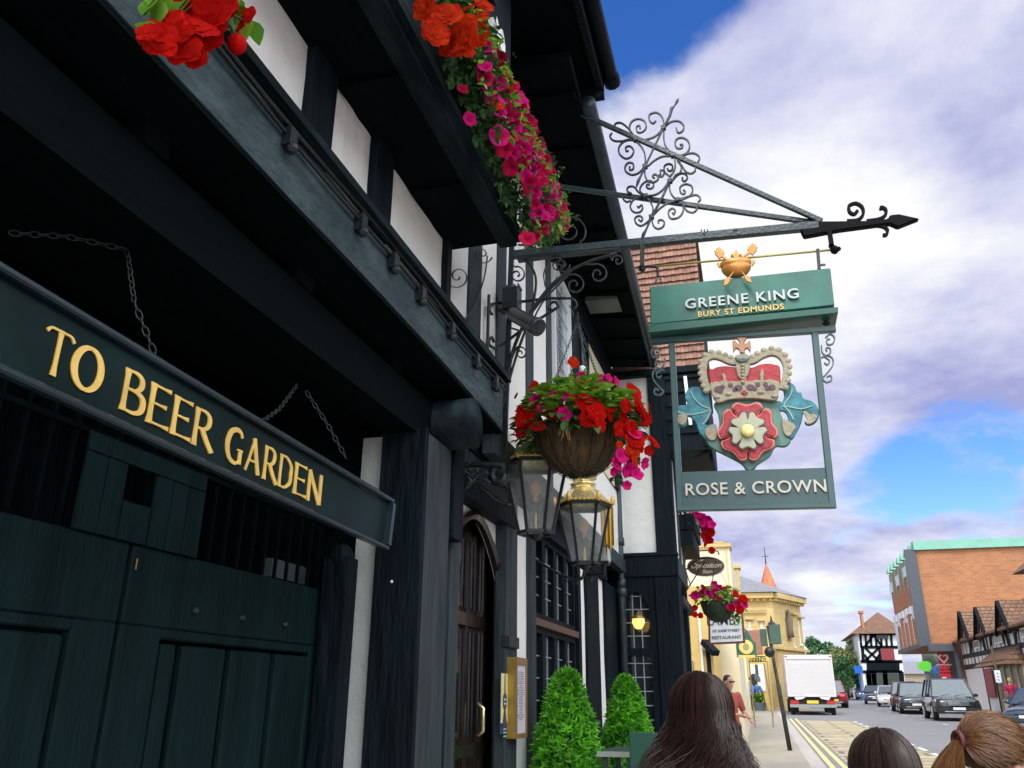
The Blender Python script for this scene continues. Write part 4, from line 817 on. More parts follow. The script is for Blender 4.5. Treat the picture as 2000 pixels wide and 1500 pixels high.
rp([(385, 290), (430, 265), (500, 262), (540, 290), (510, 330), (465, 340), (415, 325)], SY-.065, .03, 'orb', stone, sm=3)
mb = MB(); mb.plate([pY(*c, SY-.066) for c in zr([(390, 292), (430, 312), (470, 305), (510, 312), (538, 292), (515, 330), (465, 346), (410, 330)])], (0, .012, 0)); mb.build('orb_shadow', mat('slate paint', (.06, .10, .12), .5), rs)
rp([(440, 250), (430, 215), (400, 200), (372, 245), (362, 140), (385, 120), (420, 160), (440, 155), (430, 130), (405, 100), (510, 95), (490, 130), (480, 155), (500, 160), (540, 125), (552, 180), (545, 245), (515, 200), (490, 215), (490, 255)], SY-.05, .03, 'cross', mat('carved terracotta', (.48, .24, .15), .5), sm=0, bv=.004)
# rose
cx0, cy0 = 518, 1040
def petal(ang, r0, r1, wdt, notch, Y, th, m, nm):
    d_ = V3((cos(ang), sin(ang), 0)); n_ = V3((-d_.y, d_.x, 0)); o = V3((cx0, cy0, 0))
    pts = [o+d_*r0-n_*wdt*.42, o+d_*(r0+r1)/2-n_*wdt*.80, o+d_*(r1*.84)-n_*wdt*1.0, o+d_*r1*.99-n_*wdt*.66, o+d_*(r1-notch)+n_*0, o+d_*r1*.99+n_*wdt*.66, o+d_*(r1*.84)+n_*wdt*1.0, o+d_*(r0+r1)/2+n_*wdt*.80, o+d_*r0+n_*wdt*.42]
    return rp([(v.x, v.y) for v in pts], Y, th, nm, m, sm=4, bv=.005)
for k in range(5):
    ang = -pi/2-.02+k*2*pi/5
    petal(ang, 90, 292, 158, 26, SY-.055, .045, pinkM, 'rose_petal'); petal(ang, 100, 276, 143, 26, SY-.060, .02, red, 'rose_petal'); petal(ang, 90, 215, 92, 14, SY-.0625, .01, mat('carved plum shading', (.20, .06, .09), .55, var=.25, nscale=20), 'petal_shade')  # plum plates put the shading between the petals into colour
for k in range(5): petal(-pi/2+pi/5+k*2*pi/5, 30, 186, 88, 24, SY-.088, .045, mat('carved sage paint', (.42, .43, .32), .5, var=.1), 'inner_petal')
mb = MB(); c = pY(*zr([(cx0, cy0+4)])[0], SY-.095); mb.lathe([(.042, 0), (.042, -.012), (.034, -.022), (.0, -.027)], c, 20, axis=(0, 1, 0)); mb.build('rose_centre', mat('carved yellow boss', (.85, .72, .28), .5), rs, smooth=True)
# ================================================================ flowers and foliage
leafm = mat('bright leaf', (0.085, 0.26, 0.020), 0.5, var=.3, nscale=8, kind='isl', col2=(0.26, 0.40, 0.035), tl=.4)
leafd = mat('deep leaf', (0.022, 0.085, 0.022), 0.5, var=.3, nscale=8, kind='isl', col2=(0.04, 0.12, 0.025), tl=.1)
bred = mat('begonia red petals', (0.70, 0.008, 0.003), 0.7, spec=.08, var=.3, nscale=40, kind='isl', col2=(.40, .002, .002), bump=.5, bscale=60, tl=.3)
borg = mat('begonia orange red petals', (0.72, 0.050, 0.006), 0.7, spec=.08, var=.3, nscale=40, kind='isl', col2=(.48, .008, .002), bump=.5, bscale=60, tl=.3)
pmag = mat('petunia magenta petals', (0.46, 0.004, 0.12), 0.7, spec=.08, var=.25, nscale=25)
pdk = mat('petunia crimson petals', (0.36, 0.003, 0.045), 0.7, spec=.08, var=.25, nscale=25)
def rnd_rot(rng): return Matrix.Rotation(rng.uniform(0, 2*pi), 3, 'Z') @ Matrix.Rotation(rng.uniform(-.5, .5), 3, 'X')
def begonia_mesh(seed, m, name, rings=((1.0, 6, .10), (.80, 5, .38), (.55, 5, .75), (.32, 4, 1.15))):          # double, ruffled
    rng = random.Random(seed); mb = MB()
    for ring, (rad, n, tilt) in enumerate(rings):
        for k in range(n):
            a = 2*pi*(k+rng.random()*.5)/n+ring; wd = rad*rng.uniform(.50, .64)
            def f(u, v, a=a, wd=wd, rad=rad, tilt=tilt, ph=rng.random()*6):
                r = rad*u; s = (v-.5)*2*wd*sin(pi*min(u*.82+.08, 1)); h = r*math.tan(tilt*.5)*.62+.045*rad*sin(v*8+ph)*u*u+.02*rad*sin(v*17+ph)*u**3
                return (r*cos(a)-s*sin(a), r*sin(a)+s*cos(a), h)
            mb.grid(f, 6, 9)
    me = bpy.data.meshes.new(name); me.from_pydata([tuple(v) for v in mb.v], [], mb.f); me.materials.append(m); me.polygons.foreach_set('use_smooth', [True]*len(me.polygons)); return me
def petunia_mesh(seed, m, name):
    rng = random.Random(seed); mb = MB()
    def f(u, v):
        a = 2*pi*v; lob = 1+.13*abs(cos(2.5*a))**.7-.08; r = (.08+.92*u)*(lob if u > .5 else 1); h = -.55*(1-u)**2+.1*u*cos(5*a)+.05*sin(9*a)*u
        return (r*cos(a), r*sin(a), h)
    mb.grid(f, 4, 20); mb.lathe([(.10, -.5), (.12, -.9), (.02, -1.2)], (0, 0, 0), 6)
    me = bpy.data.meshes.new(name); me.from_pydata([tuple(v) for v in mb.v], [], mb.f); me.materials.append(m); me.polygons.foreach_set('use_smooth', [True]*len(me.polygons)); return me
BEG = [begonia_mesh(i, bred, 'begonia_bloom') for i in range(3)]; BEO = [begonia_mesh(i+9, borg, 'begonia_bloom') for i in range(2)]
BEF = [begonia_mesh(i+20, bred, 'begonia_bloom', ((1.0, 5, .05), (.72, 4, .25), (.28, 4, 1.0))) for i in range(3)]
PET = [petunia_mesh(i, pmag, 'petunia_bloom') for i in range(3)]; PED = [petunia_mesh(i, pdk, 'petunia_bloom') for i in range(2)]
def put(me, nm, parent, p, r, face, rng):
    o = bpy.data.objects.new(nm, me); COL.objects.link(o); o.parent = parent; o.location = V3(p)-LOC[parent.name]
    q = V3(face).normalized().to_track_quat('Z', 'Y').to_matrix() @ rnd_rot(rng); M = q.to_4x4(); M.translation = V3(p)-LOC[parent.name]
    o.matrix_local = M @ Matrix.Diagonal((r, r, r*rng.uniform(.8, 1.1), 1)); return o
def leaf(mb, p, d, L, wd, rng, up=(0, 0, 1)):
    d = V3(d).normalized(); s = d.cross(V3(up)); s = s.normalized() if s.length > .01 else V3((1, 0, 0)); n_ = s.cross(d); p = V3(p); k = len(mb.v)
    rows = [(0, .12), (.25, .8), (.55, 1), (.8, .6), (1, .05)]
    for t, w_ in rows:
        c = p+d*L*t-V3((0, 0, 1))*L*.35*t*t
        mb.v += [c-s*wd*w_/2+n_*wd*.14*w_, c, c+s*wd*w_/2+n_*wd*.14*w_]
    for i in range(4):
        a = k+i*3; mb.f += [(a, a+1, a+4, a+3), (a+1, a+2, a+5, a+4)]
def rv(rng): 
    while 1:
        v = V3((rng.uniform(-1, 1), rng.uniform(-1, 1), rng.uniform(-1, 1)))
        if .01 < v.length < 1: return v.normalized()
FR = V3((.35, -.9, -.15))      # towards the street below
# ---------------- big hanging basket
HB = pY(1130, 848); R0 = .30
bk = thing('hanging_basket', 'large coir lined hanging basket full of red begonias and magenta petunias by the first lantern', 'hanging basket', tuple(HB-V3((0, 0, .3))))
coir = mat('brown coir liner', (0.085, 0.048, 0.018), 0.95, var=.6, nscale=26, bump=1.0, bscale=50, stretch=(1, 1, .3))
rng = random.Random(3)
mb = MB(); mb.lathe([(.02, -.285), (.12, -.27), (.20, -.215), (.26, -.13), (.295, -.03), (.30, .02), (.27, .03)], HB, 40)
for v in mb.v: v += noise.noise_vector(v*14)*.014
mb.build('coir_bowl', coir, bk, smooth=True)
mb = MB()
for k in range(18):
    a = 2*pi*k/18; mb.tube([HB+V3((r*cos(a), r*sin(a), z)) for r, z in ((.03, -.292), (.125, -.278), (.208, -.22), (.268, -.133), (.303, -.03), (.308, .02))], .0028, 4)
mb.tube([HB+V3((.308*cos(t), .308*sin(t), .02)) for t in [2*pi*i/32 for i in range(32)]], .006, 5, close=True); mb.build('wire_frame', iron, bk)
hook = pY(1128, 610)
for k in range(4):
    a = .6+k*pi/2; mb = chain_mb([HB+V3((.30*cos(a), .30*sin(a), .02)), hook+V3((.01*cos(a), .01*sin(a), -.10)), hook], .03, .0028); mb.build('chain', chm, bk)
mb = MB()
for i in range(900):
    t = rng.random(); a = rng.uniform(0, 2*pi); r = .40*sqrt(rng.random()); z = .05+.36*rng.random()*(1-(r/.48)**2)
    p = HB+V3((r*cos(a), r*sin(a), z)); d = V3((cos(a)*(.4+r*2), sin(a)*(.4+r*2), rng.uniform(.1, .9)))+rv(rng)*.5
    leaf(mb, p, d, rng.uniform(.05, .11), rng.uniform(.04, .075), rng)
mb.build('foliage', leafm, bk, smooth=True, fix=False)
mb = MB()
for i in range(300):
    a = rng.uniform(0, 2*pi); r = rng.uniform(.26, .42); p = HB+V3((r*cos(a), r*sin(a), rng.uniform(-.06, .14))); leaf(mb, p, V3((cos(a), sin(a), rng.uniform(-.7, .5)))+rv(rng)*.4, rng.uniform(.05, .10), rng.uniform(.035, .06), rng)
for i in range(90):      # trailing end on the right
    t = rng.random(); p = HB+V3((.27+.08*sin(t*3), -.1, .0-.33*t))+rv(rng)*.06; leaf(mb, p, rv(rng)+V3((0, -.4, -.3)), .05, .03, rng)
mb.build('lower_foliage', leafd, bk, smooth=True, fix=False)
mb = MB(); 
for i in range(26): p = HB+V3((-.02+rng.uniform(-.02, .02), -.31, .03)); mb.tube([p, p+V3((rng.uniform(-.03, .03), -.01, rng.uniform(-.06, -.17)))], .0022, 4)
mb.build('dry_stems', mat('straw', (.45, .28, .12), .9), bk)
for (x, y, r, k) in [(1025, 818, .072, 'b'), (1050, 832, .05, 'b'), (1018, 845, .045, 'b'), (1022, 806, .055, 'b'), (1140, 785, .06, 'b'), (1165, 805, .068, 'b'), (1148, 815, .062, 'b'), (1172, 830, .05, 'b'), (1210, 838, .055, 'b'), (1238, 765, .070, 'b'), (1250, 795, .085, 'b'), (1222, 793, .05, 'b'), (1262, 820, .05, 'b'), (1240, 858, .068, 'b'), (1232, 835, .05, 'b'), (1275, 862, .062, 'b'), (1268, 800, .05, 'b'), (1155, 755, .05, 'b'), (1130, 762, .05, 'b'), (1240, 900, .045, 'o'), (1236, 880, .055, 'o'), (1118, 765, .035, 'o'), (1120, 708, .045, 'o'), (1210, 870, .03, 'o'), (1043, 748, .022, 'o'), (1008, 773, .025, 'o'), (1215, 890, .05, 'p'), (1228, 918, .05, 'p'), (1245, 925, .045, 'p'), (1260, 905, .04, 'p'), (1103, 809, .050, 'p'), (1058, 795, .035, 'p'), (1095, 768, .035, 'p'), (1175, 743, .04, 'p'), (1205, 745, .04, 'p'), (1190, 738, .035, 'p'), (1135, 735, .035, 'p'), (1225, 948, .03, 'p'), (1205, 905, .045, 'p'), (1105, 775, .03, 'p'), (1080, 770, .035, 'p'), (1200, 920, .035, 'p'), (1240, 845, .05, 'p')]:
    side = (x-1130)/150.0
    yy = SY-sqrt(max(.02, 1-side*side))*.36-.05
    if y < 770: yy += .25
    p = aY(x, y, yy); f = (FR+V3((side*.9, 0, .35 if y < 800 else 0)))+rv(rng)*.45
    me, nm = (rng.choice(BEG), 'begonia_bloom') if k == 'b' else ((rng.choice(BEO), 'begonia_bloom') if k == 'o' else (rng.choice(PET), 'petunia_bloom'))
    put(me, nm, bk, p, r, f, rng)
for k in range(34):
    x = rng.uniform(1012, 1272); y = rng.uniform(752, 835) if x < 1200 else rng.uniform(760, 900); side = (x-1130)/150.0; yy = SY-sqrt(max(.02, 1-side*side))*.33-.03+(.2 if y < 775 else 0)
    if 1060 < x < 1190 and y > 812: continue
    put(rng.choice(BEG) if x > 1120 or rng.random() < .3 else rng.choice(BEO+PET[:1]), 'begonia_bloom', bk, aY(x, y, yy), rng.uniform(.028, .052), (FR+V3((side*.9, 0, .1)))+rv(rng)*.5, rng)
mb = MB(); mb.ball(aY(1138, 722, SY+.1), .03, 8, 6); mb.rough(.01, 60); mb.build('white_bloom', white, bk)
# basket bracket
bb = thing('basket_bracket', 'scrolled iron wall bracket carrying the large hanging basket', 'bracket', tuple(pY(953, 650)))
def z4p(l, Y=SY, r=.011, nm='scroll', par=None): mb = MB(); mb.tube(catmull([aW(*c, Y) for c in z4(l)], 5), r, 6); return mb.build(nm, iron, par or bb, smooth=True)
z4p([(560, 800), (532, 760), (530, 720), (560, 690), (640, 680), (900, 660), (1150, 630), (1400, 625)], nm='top_bar', r=.012); z4p([(580, 1100), (560, 1050), (530, 1080), (530, 1130), (590, 1165), (660, 1140), (900, 960), (1250, 740), (1275, 700), (1240, 665), (1190, 690), (1175, 740), (1215, 750)], nm='strut')
z4p([(1400, 625), (1450, 640), (1480, 690), (1465, 730), (1440, 735)], r=.008, nm='hook'); z4p([(1400, 700), (1430, 760), (1445, 830)], r=.005, nm='hook')
z4p([(528, 590), (518, 900), (508, 1275)], r=.012, nm='wall_bar')
# floodlight on its box
fl = thing('floodlight', 'black cylindrical floodlight fixed under a junction box on the bracket', 'floodlight', tuple(pY(1020, 640, SY-.1)))
mb = MB(); a, b = pY(985, 573, SY-.06), pY(1015, 605, SY-.06); mb.box(a.x, b.x, SY-.12, SY, b.z, a.z+.02)
for i in range(5): x = a.x+(b.x-a.x)*i/4; mb.box(x-.006, x+.006, SY-.11, SY-.01, a.z+.02, a.z+.045)
mb.build('junction_box', iron, fl, bevel=.004)
mb = MB(); p, q = pY(1000, 612, SY-.12), pY(1052, 640, SY-.25); mb.lathe([(.02, 0), (.05, .005), (.055, .02), (.057, (q-p).length*.85), (.064, (q-p).length*.86), (.064, (q-p).length)], p, 20, axis=(q-p)); mb.build('lamp_body', mat('grey black housing', (.03, .035, .04), .3, coat=.3), fl, smooth=False, bevel=.003)
mb = MB(); mb.tube([pY(998, 605, SY-.1), pY(996, 640, SY-.13), pY(1012, 645, SY-.16)], .008, 6); mb.tube([pY(975, 605, SY-.09), pY(988, 612, SY-.09)], .018, 8); mb.build('yoke', iron, fl)

# ---------------- trailing window box above (near) and begonias at the top left
def spray(mb, p, n_, rad, rng, L=(.02, .045)):
    for i in range(n_): q = V3(p)+rv(rng)*rad*rng.random(); leaf(mb, q, rv(rng)+V3((.3, -.3, -.1)), rng.uniform(*L), rng.uniform(L[0]*.6, L[1]*.7), rng)
wb = thing('upper_window_box', 'long window box high on the black wall spilling crimson petunias and orange begonias', 'window box', tuple(aX(1060, 470, -1.08)))
rng = random.Random(11)
path = [(-1.02, aX(x, y, -1.02)) for x, y in ((905, 40), (950, 115), (975, 170), (1000, 235), (1025, 290), (1055, 350), (1080, 400), (1085, 445))]
mb = MB(); mb.box(-1.085, -.95, .9, 3.0, 4.75, 4.86); mb.build('box', timberV, wb, bevel=.01)
mb = MB(); mb2 = MB()
ctrl = [(870, -40), (905, 40), (945, 100), (968, 165), (993, 235), (1020, 290), (1045, 350), (1072, 400), (1075, 440), (1045, 455)]
wd = [40, 40, 30, 40, 48, 50, 46, 38, 30, 25]
C_ = catmull([V3((x, y, 0)) for x, y in ctrl], 8)
for c_i, c in enumerate(C_):
    wv = wd[min(c_i//8, 9)]
    for k in range(20):
        p = aX(c.x+rng.gauss(0, wv*.42), c.y+rng.gauss(0, 14), -1.0+rng.uniform(-.09, .08)); (spray(mb, p, 3, .03, rng, L=(.022, .05)) if rng.random() < .82 else spray(mb2, p, 3, .03, rng))
for k in range(240):
    u = rng.random(); cxx = 905+u*150+rng.uniform(-38, 10); cyy = 120+u*330+rng.uniform(-40, 25); spray(mb, aX(cxx, cyy, -1.06+rng.uniform(-.03, .03)), 4, .035, rng, L=(.025, .05))
for k in range(115):
    u = rng.random()**.75; cxx = 958+u*128+rng.uniform(-24, 26); cyy = 95+u*350+rng.uniform(-30, 20); put(rng.choice(PET if rng.random() < .4 else PED), 'petunia_bloom', wb, aX(cxx, cyy, -.94+rng.uniform(-.02, .03)), rng.uniform(.026, .04), FR+V3((.1, 0, -.2))+rv(rng)*.5, rng)
# leaves on the left, dark side
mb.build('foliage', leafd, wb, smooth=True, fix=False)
for c in C_[6:-4]:
    for k in range(3): p = aX(c.x+rng.uniform(14, 34), c.y+rng.uniform(-12, 8), -.95+rng.uniform(-.03, .05)); spray(mb2, p, 3, .02, rng)
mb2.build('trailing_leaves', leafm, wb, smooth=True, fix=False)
for (x, y, r, k) in [(830, 10, .06, 'o'), (865, 30, .085, 'o'), (905, 20, .08, 'o'), (895, 65, .095, 'o'), (930, 30, .06, 'o'), (850, 62, .06, 'o'), (880, 85, .06, 'o'), (925, 65, .07, 'o'), (912, 98, .04, 'o'), (945, 10, .05, 'o'), (978, 123, .028, 'o'), (993, 170, .035, 'o'), (965, 205, .045, 'o'), (975, 265, .022, 'o')]:
    put(rng.choice(BEO), 'begonia_bloom', wb, aX(x, y, -.93), r, FR+rv(rng)*.5, rng)
for (x, y, r) in [(945, 85, .045), (930, 100, .04), (958, 92, .035), (948, 150, .042), (975, 150, .04), (903, 172, .035), (918, 232, .040), (965, 195, .05), (1010, 190, .05), (1015, 215, .05), (1000, 238, .04), (975, 265, .05), (985, 290, .045), (1000, 300, .04), (1035, 240, .04), (1045, 300, .05), (1060, 315, .055), (1050, 335, .05), (997, 328, .042), (1070, 350, .04), (1040, 360, .05), (1038, 372, .045), (1075, 335, .035), (1080, 385, .04), (1095, 400, .035), (1050, 415, .048), (1055, 430, .04), (1085, 420, .04), (1062, 450, .04), (1030, 465, .045), (1045, 400, .03), (1028, 345, .04), (960, 172, .04), (1030, 275, .04), (1055, 290, .035), (1070, 365, .04), (1045, 462, .03), (1088, 405, .035), (1065, 330, .05), (985, 210, .04), (1008, 255, .035)]:
    put(rng.choice(PET if rng.random() < .45 else PED), 'petunia_bloom', wb, aX(x, y, -.93 if x > 930 else -1.02), r*(1 if x > 930 else .85), FR+V3((.1, 0, -.2))+rv(rng)*.4, rng)
tl = thing('trailing_begonia', 'cluster of scarlet begonias hanging into the top left corner', 'flowers', tuple(aX(390, 120, -.75)))
for (x, y, r) in [(335, 60, .040), (312, 75, .036), (355, 95, .038), (378, 106, .026), (288, 62, .024), (390, 20, .055), (415, 35, .055), (375, 45, .05), (430, 10, .05), (400, 62, .036), (345, 50, .032), (474, 42, .026), (484, 30, .022)]:
    put(rng.choice(BEF), 'begonia_bloom', tl, aX(x, y, -.75), r*.84, FR+V3((.2, 0, 0))+rv(rng)*.8, rng)
mb = MB(); mb.ball(aX(463, 86, -.74), (.016, .016, .019), 12, 8); mb.build('begonia_bud', bred, tl, smooth=True)
mb = MB(); L_ = [((330, 20), (345, 30)), ((455, 12), (480, 30)), ((440, 60), (455, 52)), ((372, 70), (388, 78)), ((470, 20), (480, 60)), ((318, 0), (335, 40)), ((488, 40), (505, 72)), ((445, -10), (470, 20)), ((270, 45), (285, 52))]
for i in range(26): q0 = (rng.uniform(300, 480), rng.uniform(-30, 40)); L_.append((q0, (q0[0]+rng.uniform(-22, 22), q0[1]+rng.uniform(5, 24))))
for a, b in L_:
    p, q = aX(*a, -.77), aX(*b, -.77); leaf(mb, p, q-p, max((q-p).length*1.2, .035), .034, rng)
mb.build('leaf_cluster', leafm, tl, smooth=True, fix=False)
mb = MB(); mb.tube([aX(430, 30, -.76), aX(450, 50, -.75), aX(461, 72, -.745)], .0025, 5); mb.tube([aX(440, 20, -.76), aX(474, 40, -.75)], .0025, 5); mb.tube([aX(455, 60, -.75), aX(430, -60, -.8), aX(420, -200, -.9)], .004, 5); mb.build('stem', leafd, tl)

# ---------------- lanterns
def lantern(cpx, Y, label, s=1.0, rz=0.0):
    c = aY(*cpx, Y)         # centre of the glass body
    t = thing('wall_lantern', label, 'lantern', tuple(c-V3((0, 0, .26*s))), group='brass topped wall lanterns')
    H, rt, rb = .46*s, .215*s, .115*s; n_ = 6
    def hp(r, z, k): a = rz+2*pi*k/n_; return c+V3((r*cos(a), r*sin(a), z))
    for k in range(n_):
        mb = MB(); mb.bar(hp(rt, H/2, k), hp(rb, -H/2, k), .02, .02); mb.build('glazing_bar', iron, t)
        mb = MB(); mb.add([hp(rt-.006, H/2, k), hp(rt-.006, H/2, k+1), hp(rb-.006, -H/2, k+1), hp(rb-.006, -H/2, k)], [(0, 1, 2, 3)]); mb.build('glass_pane', clearG, t)
    for r, z, w_ in ((rt+.01, H/2+.012, .03), (rb+.004, -H/2-.008, .022)):
        mb = MB()
        for k in range(n_): mb.bar(hp(r, z, k), hp(r, z, k+1), .026, w_)
        mb.build('frame_rim', iron, t)
    mb = MB(); mb.tube([c-V3((0, 0, H/2+.02)), c-V3((0, 0, H/2+.05)), c-V3((0, 0, H/2+.06))], [rb*.5, .03, .012], 8); mb.build('base_knob', iron, t)
    mb = MB(); mb.lathe([(rt+.035, H/2+.025), (rt+.01, H/2+.05), (rt*.72, H/2+.12), (rt*.50, H/2+.165), (rt*.50, H/2+.18)], c, 6)
    if rz: 
        for v in mb.v: v.xy = c.xy+Matrix.Rotation(rz, 2) @ (v.xy-c.xy)
    rf = mb.build('roof', goldL, t, bevel=.004)
    mb = MB(); mb.lathe([(rt*.44, H/2+.18), (rt*.52, H/2+.20), (rt*.40, H/2+.215), (rt*.38, H/2+.235), (rt*.55, H/2+.25), (rt*.56, H/2+.29), (rt*.40, H/2+.33), (.01, H/2+.35)], c, 20); mb.build('chimney_cap', goldL, rf, smooth=True)
    mb = MB()
    for k in range(n_):
        p = hp(rt+.03, H/2+.05, k); mb.ball(p, (.022, .022, .04), 8, 6); mb.ball(p+V3((0, 0, .035)), .014, 6, 5)
        for j in range(7): q = hp(rt+.035, H/2+.03, k).lerp(hp(rt+.035, H/2+.03, k+1), (j+.5)/7); mb.ball(q, (.014, .014, .012), 6, 4)
    mb.build('cresting', mat('cast gold cresting', (.75, .50, .14), .4, metal=.4), rf)
    mb = MB(); mb.lathe([(.018, -.02), (.02, .02), (.042, .06), (.045, .09), (.03, .12), (.008, .14)], c+V3((0, 0, .0)), 12); mb.build('bulb', mat('bulb glass', (.75, .45, .28), .1, alpha=.5), t, smooth=True)
    mb = MB(); mb.tube([c-V3((0, 0, H/2)), c-V3((0, 0, .1))], .008, 6); mb.build('lamp_stem', gold, t)
    return t, c
l1, lc1 = lantern((1046, 975), 5.55, 'near wall lantern half hidden behind the hanging basket', 1.02, .25)
l2, lc2 = lantern((1141, 1045), 6.75, 'wall lantern with bright brass roof fully seen below the basket', 1.0, .2)
lb = thing('lantern_bracket', 'scrolled iron bracket on the door post reaching to the near lantern', 'bracket', tuple(aX(880, 960, -1.6)))
def z8(l): return [(860+x/5.556, 880+y/5.556) for x, y in l]
def z8p(l, Y, r=.011, nm='scroll'): mb = MB(); mb.tube(catmull([aY(*c, Y) for c in z8(l)], 5), r, 6); return mb.build(nm, iron, lb, smooth=True)
z8p([(40, 130), (40, 380), (45, 620)], 4.6, .022, 'wall_bar'); z8p([(60, 170), (200, 160), (400, 150), (600, 160), (690, 180)], 4.75, .020, 'arm'); z8p([(140, 440), (250, 420), (350, 330), (430, 260), (520, 240)], 4.7, .014); z8p([(150, 350), (130, 300), (170, 280), (220, 320), (200, 390), (130, 440)], 4.65, .012); z8p([(240, 300), (290, 290), (330, 330), (290, 360)], 4.65, .010); z8p([(60, 230), (110, 200), (170, 210), (260, 250), (380, 300), (460, 310), (540, 350)], 4.7, .011)
z8p([(600, 180), (560, 260), (600, 340), (680, 330), (700, 260)], 4.9, .03); z8p([(100, 110), (130, 160), (90, 200), (60, 160)], 4.65, .010)
z8p([(420, 400), (520, 470), (640, 560), (760, 590)], 4.9, .010, 'strut'); z8p([(190, 120), (240, 170), (330, 120)], 4.7, .010); z8p([(300, 200), (340, 230), (400, 200), (400, 240)], 4.7, .010)
mb = MB(); mb.plate([aY(*c, 4.95) for c in z8([(540, 130), (700, 130), (720, 400), (600, 380), (540, 280)])], (0, .02, 0)); mb.build('back_plate', iron, lb)
lb2 = thing('lantern_bracket', 'iron scroll bracket under the brass roofed lantern', 'bracket', tuple(lc2-V3((.25, 0, .35))))
mb = MB(); mb.tube(catmull([lc2-V3((0, 0, .28)), lc2-V3((.04, 0, .36)), lc2-V3((.18, 0, .33)), V3((GX, lc2.y, lc2.z-.2))], 6), .012, 6); mb.build('arm', iron, lb2)
for cx, r in ((-.08, .05), (-.17, .04), (.04, .03)): mb = MB(); mb.tube(spiral(lc2+V3((cx, 0, -.37)), r, 0, 1.4, V3((1, 0, 0)), V3((0, 0, 1))), .008, 5); mb.build('scroll', iron, lb2)
# gold cloth behind the lanterns
drp = mat('gold satin cloth', (.72, .48, .09), .45, var=.25, nscale=9, stretch=(9, 9, .4))
for i, (x0, x1, y0, y1, Y, lab) in enumerate(((1172, 1200, 985, 1085, 7.6, 'gathered gold cloth hanging to the right of the brass roofed lantern'), (1062, 1100, 918, 990, 7.6, 'gathered gold cloth showing between the two lanterns'))):
    a, b = aY(x0, y0, Y), aY(x1, y1, Y); mb = MB()
    mb.grid(lambda u, v: (a.x+(b.x-a.x)*u, Y+.03*sin(u*22+v), a.z+(b.z-a.z)*v*(1-.25*abs(sin(u*9)))-(.02*u)), 40, 6); mb.grid(lambda u, v: (a.x+(b.x-a.x)*u, Y+.035+.03*sin(u*22+v), a.z+(b.z-a.z)*v*(1-.25*abs(sin(u*9)))-(.02*u)), 40, 6)
    o = mb.build('gold_cloth', drp, fix=False, smooth=True); tag(o, lab, 'cloth', 'gold cloths on the pub wall')
# alarm box / bulkhead light right of lantern 2
o = thing('wall_speaker', 'small pale grey box on a swivel mount beside the downpipe', 'speaker', tuple(aY(1182, 1095, 7.9)))
a, b = aY(1172, 1073, 7.9), aY(1192, 1098, 7.9); mb = MB(); mb.box(a.x, b.x, 7.8, 7.95, b.z, a.z); mb.build('housing', mat('pale grey plastic', (.42, .45, .45), .5), o, bevel=.008)
mb = MB(); mb.box(a.x+.01, b.x-.01, 7.82, 7.93, b.z-.03, b.z-.002); mb.tube([V3((a.x+.04, 7.88, b.z-.02)), V3((a.x+.02, 7.95, b.z-.10)), V3((a.x-.15, 8, b.z-.1))], .02, 6); mb.build('mount', iron, o)
# ---------------- notices by the door
mc = thing('menu_case', 'tall gilt framed menu case with a pale menu, mounted by the door', 'menu case', tuple(aX(1012, 1440, -1.62)))
mX = -1.60
a, b = aX(1009, 1283, mX), aX(1030, 1440, mX); yl, yr, zt_, zb_ = a.y, aX(1030, 1360, mX).y, a.z, b.z
brass = mat('aged brass case', (.40, .26, .05), .35, metal=.5, var=.3)
mb = MB(); mb.box(mX-.085, mX-.012, yl, yr, zb_, zt_); mb.build('case', brass, mc, bevel=.004)
mb = MB(); mb.box(mX-.011, mX, yl, yl+.03, zb_, zt_); mb.box(mX-.011, mX, yr-.03, yr, zb_, zt_); mb.box(mX-.011, mX, yl+.03, yr-.03, zb_, zb_+.03); mb.box(mX-.011, mX, yl+.03, yr-.03, zt_-.05, zt_); mb.build('frame', mat('copper edge', (.34, .19, .08), .4, metal=.4), mc)
mb = MB(); mb.box(mX-.0115, mX-.008, yl+.031, yr-.031, zb_+.031, zt_-.051); pg = mb.build('menu_page', mat('pale printed page', (.62, .60, .68), .4, var=.06), mc)
rng = random.Random(5)
mb = MB()
for i in range(22):
    z = zt_-.10-i*(zt_-zb_-.2)/22; hw = rng.uniform(.03, .09); mb.box(mX-.0079, mX-.0065, (yl+yr)/2-hw, (yl+yr)/2+hw, z, z+.006)
mb.build('print_lines', mat('grey print', (.25, .22, .32), .6), pg)
pq = thing('yellow_notice', 'narrow yellow and navy notice with a beer pump shape left of the menu case', 'sign', tuple(aX(985, 1430, GX+.03)))
nX = GX+.035
def nq(x0, y0, x1, y1, t): a, b = aX(x0, y0, nX), aX(x1, y1, nX); return MB().box(nX-.004-t, nX+t, a.y, b.y, b.z, a.z)
nq(978, 1313, 994, 1432, 0).build('board', mat('navy board', (.015, .03, .09), .4), pq)
nq(979, 1315, 993, 1411, .002).build('face', mat('pale yellow print', (.78, .68, .30), .5), pq)
c = aX(986, 1370, nX+.004); mb = MB()
def el(cy, cz, ry, rz_, x, n_=16): return [(x, cy+ry*cos(2*pi*k/n_), cz+rz_*sin(2*pi*k/n_)) for k in range(n_)]
